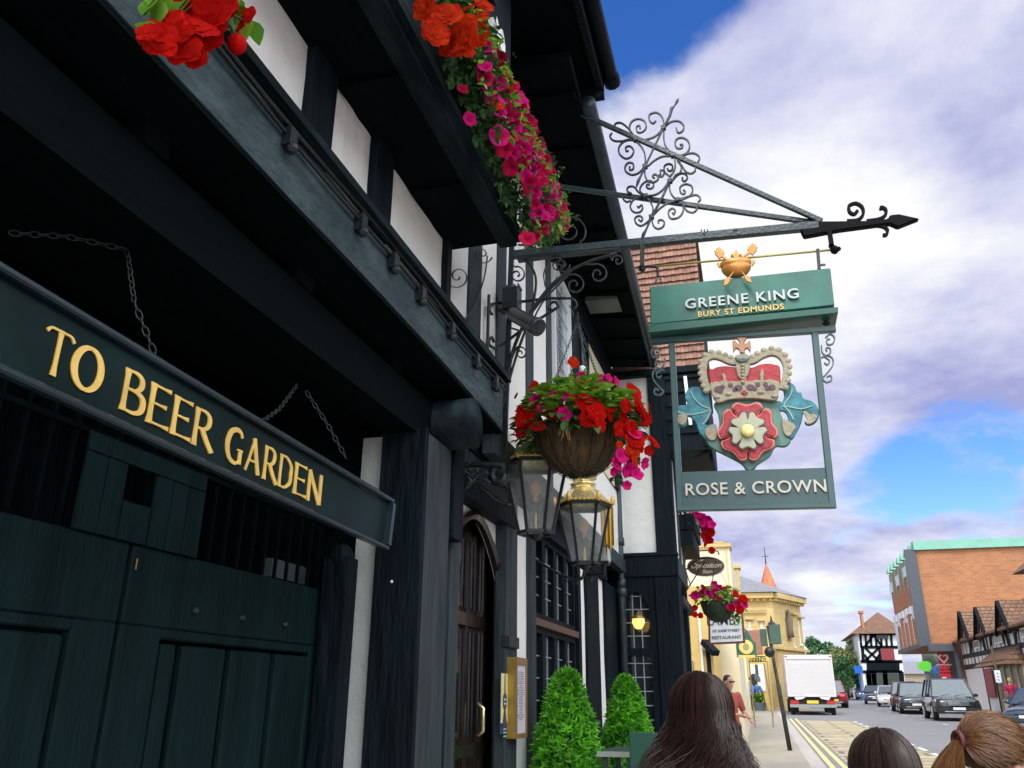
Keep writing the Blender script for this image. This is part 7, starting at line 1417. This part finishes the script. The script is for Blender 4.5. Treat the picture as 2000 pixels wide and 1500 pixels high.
car(frontat(1795, 1396, 4.5, -.10), -.10, 4.5, 1.85, 1.72, pk2, 'dark hatchback tucked behind the black off roader', 'suv')
car(frontat(1776, 1391, 4.4, -.12), -.12, 4.4, 1.85, 1.78, pm, 'maroon family car between the black off roader and the white car', 'suv')
car(frontat(1740, 1381, 3.9, -.12), -.12, 3.9, 1.75, 1.50, pw, 'small white hatchback in the middle of the parked row')
car(frontat(1712, 1376, 4.2, -.10), -.10, 4.2, 1.75, 1.50, pk2, 'dark saloon just behind the white hatchback')
car(frontat(1692, 1368, 4.3, -.08), -.08, 4.3, 1.78, 1.62, pg_, 'grey car at the far end of the parked row')
q = frontat(2012, 1428, 4.2, -.5); car(q, -.5, 4.2, 1.8, 1.5, paintm('slate blue car paint', (.04, .06, .08)), 'slate car nose cut by the right edge of the picture')
q = gpt(1632, 1383); car(V3((q.x, q.y+2.2, gz(q.y)-.12)), .0, 4.3, 1.85, 1.9, prd, 'red tall car seen from behind beside the truck', 'suv', rear=True)
q = gpt(1652, 1363); car(V3((q.x, q.y+2.2, gz(q.y)-.12)), .0, 4.3, 1.85, 1.7, pk2, 'dark car ahead of the red car', 'suv', rear=True)
# --- box truck
q = gpt(1586, 1397); TY = q.y; a, b = aY(1532, 1290, TY), aY(1625, 1290, TY); cx = (a.x+b.x)/2; tw = (b.x-a.x); z0 = q.z; zt2 = aY(1575, 1279, TY).z-z0
tk = thing('box_truck', 'white box truck seen square from behind at the kerb', 'truck', (cx, TY, z0), 0.0, local=True)
pwt = mat('dirty white truck body', (.66, .63, .65), .45, var=.06, nscale=2)
w2 = tw/2; zb_ = .95
mb = MB(); mb.box(-w2, w2, 0, 5.2, zb_, zt2); bx_ = mb.build('box_body', pwt, tk, local=True, bevel=.03)
mb = MB(); mb.box(-w2+.14, w2-.14, -.02, -.002, zb_+.12, zt2-.30); rd = mb.build('roller_door', mat('pinkish white shutter', (.62, .61, .61), .5, var=.03), tk, local=True)
mb = MB()
for i in range(12): z = zb_+.2+i*(zt2-.6-zb_)/12; mb.box(-w2+.145, w2-.145, -.026, -.0205, z, z+.014)
mb.build('shutter_ribs', mat('shutter rib', (.55, .50, .52), .5), rd, local=True)
for x0, x1, za, zb2 in ((-w2, -w2+.10, zb_, zt2), (w2-.10, w2, zb_, zt2), (-w2+.10, w2-.10, zt2-.24, zt2), (-w2+.10, w2-.10, zb_, zb_+.1)): mb = MB(); mb.box(x0, x1, -.05, -.001, za, zb2); mb.build('door_frame', pwt, tk, local=True, bevel=.008)
for sx in (-1, 1):
    mb = MB(); mb.box(sx*w2*.93-.06, sx*w2*.93+.06, -.06, -.051, zt2-.12, zt2-.06); mb.build('marker_lamp', lampR, tk, local=True)
    mb = MB(); mb.box(sx*w2*.75-.22, sx*w2*.75+.22, .02, .10, .58, .76); mb.build('tail_lamp', lampR, tk, local=True)
    for yy in (1.2, 4.9+1.0): mb = MB(); mb.lathe([(.2, 0), (.40, 0), (.42, .05), (.42, .22), (.05, .24)], (sx*w2*.93, yy if yy > 2 else .75, .42), 20, axis=(-sx, 0, 0)); mb.build('tyre', tyre, tk, local=True)
    mb = MB(); mb.box(sx*w2*.75-.2, sx*w2*.75+.2, .45, .48, .12, .5); mb.build('mud_flap', rubber, tk, local=True)
    mb = MB(); mb.plate([V3((sx*.35, -.04, .93)), V3((sx*.95, -.04, .93)), V3((sx*.85, -.04, .78)), V3((sx*.5, -.04, .84))], (0, .03, 0)); mb.build('step_bracket', white, tk, local=True)
mb = MB(); mb.box(-w2*.96, w2*.96, -.02, .08, .40, .56); mb.build('bumper', mat('galvanised bumper', (.30, .32, .33), .45, metal=.4), tk, local=True)
mb = MB(); mb.box(-w2*.9, w2*.9, .1, 5.0, .56, .93); mb.build('chassis', rubber, tk, local=True)
mb = MB(); mb.box(-.30, .30, -.01, .02, .60, .76); mb.build('number_plate', plateY, tk, local=True)
mb = MB(); mb.box(-.35, .35, -.07, -.052, .96, 1.06); mb.build('step', white, tk, local=True)
mb = MB(); mb.hexa([(-w2*.88, 5.25, .5), (w2*.88, 5.25, .5), (w2*.85, 7.0, .5), (-w2*.85, 7.0, .5)], [(-w2*.85, 5.25, 2.35), (w2*.85, 5.25, 2.35), (w2*.8, 6.3, 2.3), (-w2*.8, 6.3, 2.3)]); mb.build('cab', pwt, tk, local=True, bevel=.05)

# ================================================================ people
skin = mat('skin', (.55, .28, .18), .5, var=.08); jean = mat('dark blue trousers', (.02, .03, .07), .8, var=.15)
def remeshed(mb, voxel, smooth_it=6):
    me = bpy.data.meshes.new('t'); me.from_pydata([tuple(v) for v in mb.v], [], mb.f); o = bpy.data.objects.new('t', me); COL.objects.link(o)
    bm = bmesh.new(); bm.from_mesh(me); bmesh.ops.recalc_face_normals(bm, faces=bm.faces); bm.to_mesh(me); bm.free()
    m = o.modifiers.new('r', 'REMESH'); m.mode = 'VOXEL'; m.voxel_size = voxel; m.use_smooth_shade = True
    s = o.modifiers.new('s', 'SMOOTH'); s.factor = .5; s.iterations = smooth_it
    bpy.context.view_layer.update(); r = bpy.data.meshes.new_from_object(o.evaluated_get(bpy.context.evaluated_depsgraph_get()))
    bpy.data.objects.remove(o); bpy.data.meshes.remove(me); r.polygons.foreach_set('use_smooth', [True]*len(r.polygons)); return r
def limb(mb, pts, rs, n=10):
    for i in range(len(pts)-1):
        p, q = V3(pts[i]), V3(pts[i+1]); mb.tube([p, p.lerp(q, .5), q], [rs[i], (rs[i]+rs[i+1])/2*1.03, rs[i+1]], n)
    for p, r in zip(pts, rs): mb.ball(p, r, n, 8)
def mkpart(nm, mb, m, par, vox, sm=5): me = remeshed(mb, vox, sm); me.name = nm; me.materials.clear(); me.materials.append(m); o = bpy.data.objects.new(nm, me); COL.objects.link(o); o.parent = par; return o
def person(loc, rz, H, label, top, trousers=jean, hair=None, hairm=None, arms=None, stride=.0, vox=.022, group=None, sleeve='long', sk=skin, female=False, shoes=rubber, hairlen=0, lean=0, bald=False, skirt=None):
    """faces local -y; all coordinates local, feet at z = 0"""
    t = thing('person', label, 'person', tuple(loc), rz, group, local=True); s = H/1.75
    sh, hp = (.175 if female else .195), .095
    neck = V3((0, 0, 1.47)); J = dict(hip=V3((0, 0, .92)), chest=V3((0, .0-lean*.3, 1.30)), neck=V3((0, .01-lean*.5, 1.47)), head=V3((0, -.015-lean*.6, 1.63)))
    K_ = {}
    for sx, nm in ((-1, 'L'), (1, 'R')):
        f = stride*sx; K_['h'+nm] = V3((sx*hp, 0, .90)); K_['k'+nm] = V3((sx*(hp+.005), -.03+f*.5-abs(f)*.1, .49)); K_['a'+nm] = V3((sx*hp, .02+f, .085+(max(f, 0)*.15)))
        K_['s'+nm] = V3((sx*sh, .0-lean*.4, 1.41)); K_['e'+nm] = V3((sx*(sh+.06), .03-f*.3-lean*.2, 1.13)); K_['w'+nm] = V3((sx*(sh+.05), -.08-f*.5, .89))
    if arms: 
        for k_, v in arms.items(): K_[k_] = V3(v)
    def S(v): return V3(v)*s
    def body(mb, g=0.0, parts=('torso', 'legs', 'arms', 'head'), armt=1.0):
        if 'torso' in parts:
            for c, r in ((J['hip'], (.155, .115, .12)), ((J['hip']+J['chest'])*.5, (.135, .10, .16)), (J['chest'], (.165, .115, .17)), (V3((0, J['chest'].y, 1.40)), (.175, .085, .06))): mb.ball(S(c), tuple((x+g)*s for x in r), 16, 10)
            mb.tube([S(J['hip']), S((J['hip']+J['chest'])*.5), S(J['chest']), S(J['neck']-V3((0, 0, .04)))], [(.14+g)*s, (.12+g)*s, (.13+g)*s, (.06+g)*s], 14)
        if 'neck' in parts or 'head' in parts: mb.tube([S(J['chest']+V3((0, 0, .1))), S(J['neck']), S(J['head']-V3((0, .01, .06)))], [(.06+g)*s, (.052+g)*s, (.055+g)*s], 12)
        if 'head' in parts:
            h = J['head']; mb.ball(S(h+V3((0, .012, .03))), (.074*s, .092*s, .092*s), 18, 12); mb.ball(S(h+V3((0, -.025, -.045))), (.052*s, .062*s, .062*s), 14, 10); mb.ball(S(h+V3((0, -.096, -.012))), (.012*s, .018*s, .02*s), 8, 6)
            for sx in (-1, 1): mb.ball(S(h+V3((sx*.076, .012, -.005))), (.012*s, .02*s, .032*s), 8, 6)
        if 'legs' in parts:
            for n_ in 'LR': limb(mb, [S(K_['h'+n_]), S(K_['k'+n_]), S(K_['a'+n_])], [(.088+g)*s, (.058+g)*s, (.042+g)*s])
        if 'arms' in parts:
            for n_ in 'LR':
                a, b_, c = K_['s'+n_], K_['e'+n_], K_['w'+n_]
                if armt < 1: c = b_.lerp(c, armt*2-1) if armt > .5 else b_; 
                if armt <= .5: limb(mb, [S(a), S(a.lerp(b_, .8))], [(.054+g)*s, (.046+g)*s])
                else: limb(mb, [S(a), S(b_), S(c)], [(.052+g)*s, (.040+g)*s, (.030+g)*s])
    mb = MB(); body(mb)
    for n_ in 'LR':
        wv, e_ = K_['w'+n_], K_['e'+n_]; d = (wv-e_).normalized(); a_, u_ = frame_axes(d); mb.ball(S(wv+d*.045), (.035*s, .03*s, .045*s), 10, 6)
        for k in range(4): o_ = a_*(-.024+.016*k); L_ = (.075, .085, .08, .065)[k]; limb(mb, [S(wv+d*.07+o_), S(wv+d*(.07+L_*.5)+o_-u_*.008), S(wv+d*(.07+L_)+o_-u_*.025)], [.011*s, .0105*s, .009*s], 6)
        limb(mb, [S(wv+d*.02+a_*.028), S(wv+d*.06+a_*.052), S(wv+d*.085+a_*.05)], [.012*s, .011*s, .009*s], 6)
    bo = mkpart('body', mb, sk, t, vox*.62*s, 2)
    mb = MB(); body(mb, .012, ('torso', 'arms'), 1.0 if sleeve == 'long' else .5); 
    tp_ = mkpart('shirt', mb, top, t, vox*s, 4)
    mb = MB(); body(mb, .014, ('legs',)); mb.ball(S(J['hip']-V3((0, 0, .02))), (.168*s, .13*s, .11*s), 14, 9); mkpart('trousers', mb, trousers, t, vox*s, 4)
    for n_ in 'LR': mb = MB(); a_ = K_['a'+n_]; mb.ball(S(a_+V3((0, -.06, -.045))), (.048*s, .13*s, .045*s), 12, 8); mb.ball(S(a_+V3((0, .02, -.02))), (.05*s, .06*s, .06*s), 10, 8); mkpart('shoe', mb, shoes, t, vox*.8*s, 2)
    h = J['head']
    if hairm:
        mb = MB(); mb.ball(S(h+V3((0, .028, .048))), (.084*s, .094*s, .088*s), 18, 12); mb.ball(S(h+V3((0, .05, -.005))), (.076*s, .065*s, .07*s), 14, 10)
        if hairlen: mb.tube([S(h+V3((0, .05, .03))), S(h+V3((0, .075, -.1))), S(h+V3((0, .07, -.1-hairlen)))], [.08*s, .078*s, .05*s], 14)
        mb.rough(.008, 18); mkpart('hair', mb, hairm, t, vox*.7*s, 2)
    # face
    eye = mat('eye dark', (.02, .015, .01), .2)
    for sx in (-1, 1): mb = MB(); mb.ball(S(h+V3((sx*.03, -.078, .008))), (.011*s, .008*s, .007*s), 8, 5); o = mb.build('eye', eye, t, local=True)
    mb = MB(); mb.ball(S(h+V3((0, -.084, -.055))), (.022*s, .008*s, .006*s), 8, 5); mb.build('mouth', mat('lips', (.40, .12, .10), .5), t, local=True)
    return t, J, s, S
hb = mat('dark hair', (.02, .013, .010), .5, var=.4, nscale=20); hw = mat('white hair', (.70, .68, .66), .7, var=.1, nscale=20); hbl = mat('blond hair', (.50, .32, .13), .6, var=.3, nscale=20); hbr = mat('brown hair', (.10, .045, .02), .55, var=.4, nscale=20)
# pedestrians on the left pavement
p = aG(1419, 1402); pt = aY(1419, 1319, 15.5); p = V3((pt.x+.02, 15.5, 0)); p.z = pt.z-1.74; 
p.z = gz(15.5)
t_, J, s_, S = person(p, .75, (pt.z-p.z)*1.0, 'man with sunglasses and rust red shirt facing this way beyond the dark haired woman', mat('rust red shirt', (.36, .07, .05), .8, var=.15), sleeve='short', hairm=hb, arms=dict(wR=(.12, -.36, 1.02), eR=(.25, -.06, 1.12), wL=(-.05, -.34, 1.08)), vox=.02)
mb = MB()
for sx in (-1, 1): mb.ball(S(J['head']+V3((sx*.032, -.090, .010))), (.028*s_, .008*s_, .018*s_), 10, 6)
mb.box(-.07*s_, .07*s_, (J['head'].y-.092)*s_, (J['head'].y-.086)*s_, (1.644)*s_, 1.65*s_); mb.build('sunglasses', rubber, t_, local=True)
p = aG(1467, 1388); person(p, pi, 1.72, 'white haired person in a blue plaid shirt walking away', mat('blue plaid shirt', (.06, .12, .34), .8, kind='plaid', col2=(.22, .30, .50), var=.1), hairm=hw, stride=.16, female=True, vox=.026)
p2 = aG(1478, 1388); person(p2+V3((.12, .3, 0)), pi, 1.66, 'person in a plain blue jacket beside the plaid shirt', mat('blue jacket', (.05, .13, .34), .8), hairm=hb, stride=-.12, vox=.028)
def yg(x, y, Y): return V3((aY(x, y, Y).x, Y, gz(Y)))
person(yg(1508, 1360, 66), .0, 1.68, 'small distant walker with arms folded on the left pavement', mat('ochre top', (.35, .22, .08), .8), mat('teal jeans', (.05, .12, .14), .8), hairm=hbr, stride=.15, vox=.03, arms=dict(wL=(.08, -.22, 1.15), wR=(-.08, -.22, 1.18)))
person(yg(1527, 1361, 64), .2, 1.66, 'small distant figure half hidden by the sign post near the truck', mat('tan top', (.42, .28, .15), .8), hairm=hbl, vox=.03)
# people across the road
person(aG(1985, 1402), pi, 1.80, 'man in a maroon football shirt walking away at the right edge', mat('maroon shirt', (.34, .008, .06), .7, var=.1), mat('teal shorts', (.03, .10, .11), .8), hairm=hbl, sleeve='short', stride=.1, vox=.025)
q = aG(1806, 1384); person(V3((q.x+.2, q.y+5.5, gz(q.y+5))), pi*.9, 1.72, 'woman in a pale blue top standing behind the parked cars', mat('pale blue top', (.20, .36, .62), .8), hairm=hbl, vox=.03, female=True)
q = aG(1793, 1380); person(V3((q.x+.4, q.y+7, gz(q.y+7))), pi*.8, 1.66, 'person with brown hair behind the maroon car', mat('olive top', (.16, .14, .08), .8), hairm=hbr, vox=.03)
q = aG(1819, 1380); person(V3((q.x+.4, q.y+6, gz(q.y+6))), pi*1.1, 1.64, 'person in a khaki top just left of the black off roader roof', mat('khaki top', (.26, .20, .12), .8), hairm=hbr, vox=.03)
for i, (x, y, c_, tc_, lb_) in enumerate(((1659, 1361, (.70, .68, .66), (.30, .26, .22), 'distant pedestrian in white at the left of the crossing group'), (1665, 1359, (.62, .60, .58), (.06, .06, .08), 'distant pedestrian in pale grey at the middle of the crossing group'), (1670, 1357, (.50, .52, .60), (.05, .06, .10), 'distant pedestrian in grey blue in the crossing group'), (1677, 1356, (.68, .64, .60), (.20, .20, .26), 'distant pedestrian in cream at the right of the crossing group'), (1736, 1344, (.65, .55, .50), (.1, .1, .1), 'head and shoulders of a pedestrian passing the far shop front'))):
    person(aG(x, y) if y > 1350 else V3((11.9, 84, gz(84))), 2.5+i, 1.70, lb_, mat('crowd top %d' % i, c_, .8), mat('crowd trousers %d' % i, tc_, .8), hairm=(hbr, hb, hbl, hbr, hbl)[i], vox=.045, stride=.12)
# ---------------- hair made of strands
def strands(mb, roots, path, n, r, rng, seg=12):
    for i in range(n):
        pts = path(rng, roots(rng)); m = len(pts); rr_ = [r*(1-.6*(j/(m-1))**2)*rng.uniform(.8, 1.2) for j in range(m)]; mb.tube(pts, rr_, 3)
def hairmat(n_, c1, c2): 
    return mat(n_, c1, .42, var=.35, nscale=3, kind='isl', col2=c2, spec=.4)
def fg_woman(label, hx, hy, Yd, H, rz, hr, hm, top, scarf=None, style='long', seed=1, neckline=None, hscale=1.0):
    """hx, hy: photo pixel of the top of the hair"""
    tp = aY(hx, hy, Yd); base = V3((tp.x, Yd, gz(Yd))); Ht = tp.z-base.z-.012
    t, J, s, S = person(base, rz, Ht, label, top, hairm=None, female=True, vox=.014, stride=.08)
    # skull cap under the strands
    hc = S(J['head']+V3((0, .022, .04))); rng = random.Random(seed); R = V3((.088, .102, .098))*s*hscale
    mb = MB(); mb.ball(hc, (R.x, R.y, R.z), 20, 14)
    return t, J, s, S, hc, R, rng
def scalp(hc, R, th, ph, k=1.0):    # th from crown, ph around; ph=pi/2 is the back (+y)
    return hc+V3((R.x*sin(th)*cos(ph), R.y*sin(th)*sin(ph), R.z*cos(th)))*k
# dark haired woman with long wavy hair
hm1 = hairmat('long dark brown hair', (.007, .004, .004), (.060, .026, .020))
t, J, s, S, hc, R, rng = fg_woman('woman with long wavy dark brown hair, navy jacket and yellow green scarf, seen from behind', 1368, 1326, 2.75, 1.7, pi-.45, .1, hm1, mat('navy jacket', (.018, .026, .052), .75, var=.25, nscale=30, bump=.3))
mb = MB(); mb.ball(hc, (R.x, R.y, R.z), 20, 14); mb.tube([hc, hc+V3((0, .055, -.13)), hc+V3((.03, .08, -.24)), hc+V3((.06, .08, -.38))], [.082, .090, .085, .07], 16)
for v in mb.v: v += noise.noise_vector(v*9)*.016
cap = mkpart('hair', mb, mat('hair under layer', (.016, .009, .007), .6), t, .014, 3)
mb = MB()
def path1(rng, root):
    th0, ph, layer, ln = root; pts = []; k = 1.0+layer*.12+(.08*rng.random() if rng.random() < .05 else 0)+.05*noise.noise(V3((ph*2.2, th0*1.5, 3)))
    ph2 = ph
    for i in range(7): th = th0+(1.62-th0)*i/6; pts.append(scalp(hc, R, th, ph2, k)+V3((0, 0, 0)))
    out = V3((cos(ph2), sin(ph2), 0)); p = pts[-1]; fr = rng.uniform(.8, 1.3); pa = rng.uniform(0, 6.3); n_ = 13; am = rng.uniform(.006, .022)
    for i in range(1, n_+1):
        u = i/n_; q = p+V3((0, .0, -ln*u))+out*(.050*sin(u*1.5)**2+.012*u)+V3((0, .045*u, 0)); q += V3((sin(u*9*fr+pa), cos(u*8*fr+pa), 0))*am*1.5*u; pts.append(q)
    return pts
strands(mb, lambda r: (r.uniform(.0, 1.35), r.uniform(-.55, pi+.55), r.choice((r.uniform(.1, 1.2), r.uniform(.6, 1.2), r.uniform(1.2, 1.9) if r.random() < .2 else .8)), r.uniform(.16, .46)), path1, 6000, .0012, rng)
mb.build('hair_strands', hm1, cap, fix=False, local=True)
if True:
    sc1 = mat('yellow green scarf', (.50, .42, .06), .8, var=.3, nscale=14, kind='patch', col2=(.12, .22, .03), p=dict(lo=.45, hi=.55))
    mb = MB(); nk = S(J['neck']); pts = [nk+V3((.088*cos(a), .075*sin(a)+.01, -.015+.018*sin(2*a+1))) for a in [2*pi*i/26 for i in range(26)]]; mb.tube(pts, [.034+.008*sin(i*1.9) for i in range(26)], 8, close=True); mb.rough(.012, 22)
    p0 = nk+V3((-.11, .03, -.02)); mb.tube([p0, p0+V3((-.02, .01, -.06)), p0+V3((-.035, -.02, -.16)), p0+V3((-.04, -.05, -.3))], [.04, .045, .05, .03], 8); mb.build('scarf', sc1, t, smooth=True, local=True)
# woman with straight near black hair
hm2 = hairmat('straight near black hair', (.006, .004, .004), (.060, .034, .026))
t, J, s, S, hc, R, rng = fg_woman('person with smooth near black hair, only the crown showing at the bottom edge', 1718, 1431, 2.25, 1.6, pi+.1, .1, hm2, mat('charcoal top', (.03, .03, .035), .8))
mb = MB(); mb.ball(hc, (R.x, R.y, R.z), 20, 14); mb.tube([hc, hc+V3((0, .045, -.13)), hc+V3((0, .06, -.30))], [.085, .09, .07], 16); cap = mkpart('hair', mb, mat('hair under layer', (.016, .009, .007), .6), t, .014, 3)
def path2(rng, root):
    th0, ph, layer, ln = root; pts = []; k = 1.0+layer*.07+.05*noise.noise(V3((ph*3, th0*2, 5)))+(.05*rng.random() if rng.random() < .06 else 0)
    for i in range(8): th = th0+(1.66-th0)*i/7; pts.append(scalp(hc, R, th, ph, k))
    p = pts[-1]
    for i in range(1, 7): u = i/6; pts.append(p+V3((cos(ph)*.02*sin(u*2), .02*u, -ln*u)))
    return pts
mb = MB(); strands(mb, lambda r: (r.uniform(.02, 1.2), r.uniform(-.5, pi+.5), r.uniform(.3, 1.25), r.uniform(.15, .25)), path2, 4500, .0011, rng); mb.build('hair_strands', hm2, cap, fix=False, local=True)
# woman with auburn pony tail
hm3 = hairmat('auburn brown hair', (.075, .030, .012), (.22, .100, .040))
t, J, s, S, hc, R, rng = fg_woman('woman with auburn hair tied in a pony tail, ear showing, at the bottom right', 1936, 1401, 2.6, 1.6, pi-1.2, .1, hm3, mat('grey green top', (.10, .12, .10), .8))
mb = MB(); mb.ball(hc+V3((0, .012, .01)), (R.x*.98, R.y*.96, R.z*.98), 20, 14); cap = mkpart('hair', mb, mat('auburn under layer', (.07, .028, .012), .6), t, .012, 3)
tie = hc+V3((0, R.y*1.06, .022))
def path3(rng, root):
    th, ph, layer = root; st_ = V3((R.x*sin(th)*cos(ph), R.y*sin(th)*sin(ph), R.z*cos(th))); en = tie-hc; pts = []
    wv = rng.uniform(-.004, .004)*(3.5 if rng.random() < .05 else 1)
    for i in range(13):
        u = i/12; v = st_.lerp(en, u); v = V3((v.x/R.x, v.y/R.y, v.z/R.z)).normalized(); k = 1.0+layer*.10*sin(pi*min(u*1.1, 1))+.02+.03*noise.noise(V3((th*4, ph*4, 1))); pts.append(hc+V3((v.x*R.x, v.y*R.y, v.z*R.z))*k+V3((wv*sin(u*9), 0, wv*cos(u*7))))
    return pts
def root3(r):
    while 1:
        v = rv(r)
        if v.y < .62 and v.z > -.42-.25*v.y and (v.y > -.62 or v.z > .25): break
    return (math.acos(v.z), atan2(v.y, v.x), r.uniform(0, 1.1))
mb = MB(); strands(mb, root3, path3, 4800, .0010, rng)
mb.build('hair_strands', hm3, cap, fix=False, local=True)
mb = MB()
def path4(rng, root):
    a, rr_, ln = root; pts = []; ph = rng.uniform(0, 6)
    for i in range(13):
        u = i/12; w_ = rr_*(.35+1.5*sin(min(u*2.4, 1.57))*(1-.35*u)); pts.append(tie+V3((cos(a)*w_, .055*sin(u*2.6)+sin(a)*w_+.01, -ln*u+.012*sin(u*3))) + V3((.004*sin(u*8+ph), 0, 0)))
    return pts
strands(mb, lambda r: (r.uniform(0, 6.28), .030*sqrt(r.random()), r.uniform(.24, .34)), path4, 2400, .0011, rng); mb.build('pony_tail', hm3, cap, fix=False, local=True)
mb = MB(); mb.tube([tie+V3((.02*cos(a), .008, .02*sin(a))) for a in [2*pi*i/16 for i in range(16)]], .007, 6, close=True); mb.build('hair_tie', mat('brown hair tie', (.10, .02, .02), .6), cap, smooth=True, local=True)

# ---------------- small things on the left pavement
pp = aG(1445, 1392); tpl = thing('potted_plant', 'leafy green plant in a dark teal pot on the left pavement behind the man', 'potted plant', tuple(pp)); rng = random.Random(2)
mb = MB(); mb.lathe([(.17, 0), (.26, .55), (.28, .6), (.24, .6)], pp, 16); mb.build('pot', mat('teal pot', (.02, .07, .075), .5), tpl, smooth=False)
mb = MB()
for i in range(260): a = rng.uniform(0, 6.3); L_ = rng.uniform(.2, .38); leaf(mb, pp+V3((rng.uniform(-.15, .2), rng.uniform(-.1, .1), .6+rng.random()*.45)), rv(rng)+V3((0, 0, .5)), .22, .10, rng)
mb.build('foliage', leafm, tpl, fix=False)
pp = yg(1484, 1376, 54.6); ab = thing('menu_board', 'white topped A board menu with plants at its foot on the left pavement', 'menu board', tuple(pp))
mb = MB(); mb.bar(pp+V3((-.1, 0, 0)), pp+V3((-.3, 0, 1.35)), .04, .04); mb.bar(pp+V3((.4, 0, 0)), pp+V3((.2, 0, 1.2)), .04, .04); mb.build('legs', timberV, ab); a, b = aY(1478, 1332, pp.y), aY(1490, 1345, pp.y)
mb = MB(); mb.plate([a, aY(1484, 1332, pp.y), b, aY(1483, 1345, pp.y)], (0, .03, 0)); mb.build('menu_panel', white, ab)
pp = yg(1484, 1378, 54.2); o2 = thing('potted_plant', 'bushy plant in a grey blue tub beside the menu board', 'potted plant', tuple(pp)); mb = MB(); mb.lathe([(.3, 0), (.36, .45), (.30, .45)], pp, 14); mb.build('pot', mat('grey blue tub', (.10, .13, .16), .6), o2)
mb = MB()
for i in range(160): leaf(mb, pp+V3((rng.uniform(-.3, .3), rng.uniform(-.1, .1), .45+rng.random()*.5)), rv(rng)+V3((0, 0, .5)), .2, .1, rng)
mb.build('foliage', leafm, o2, fix=False)
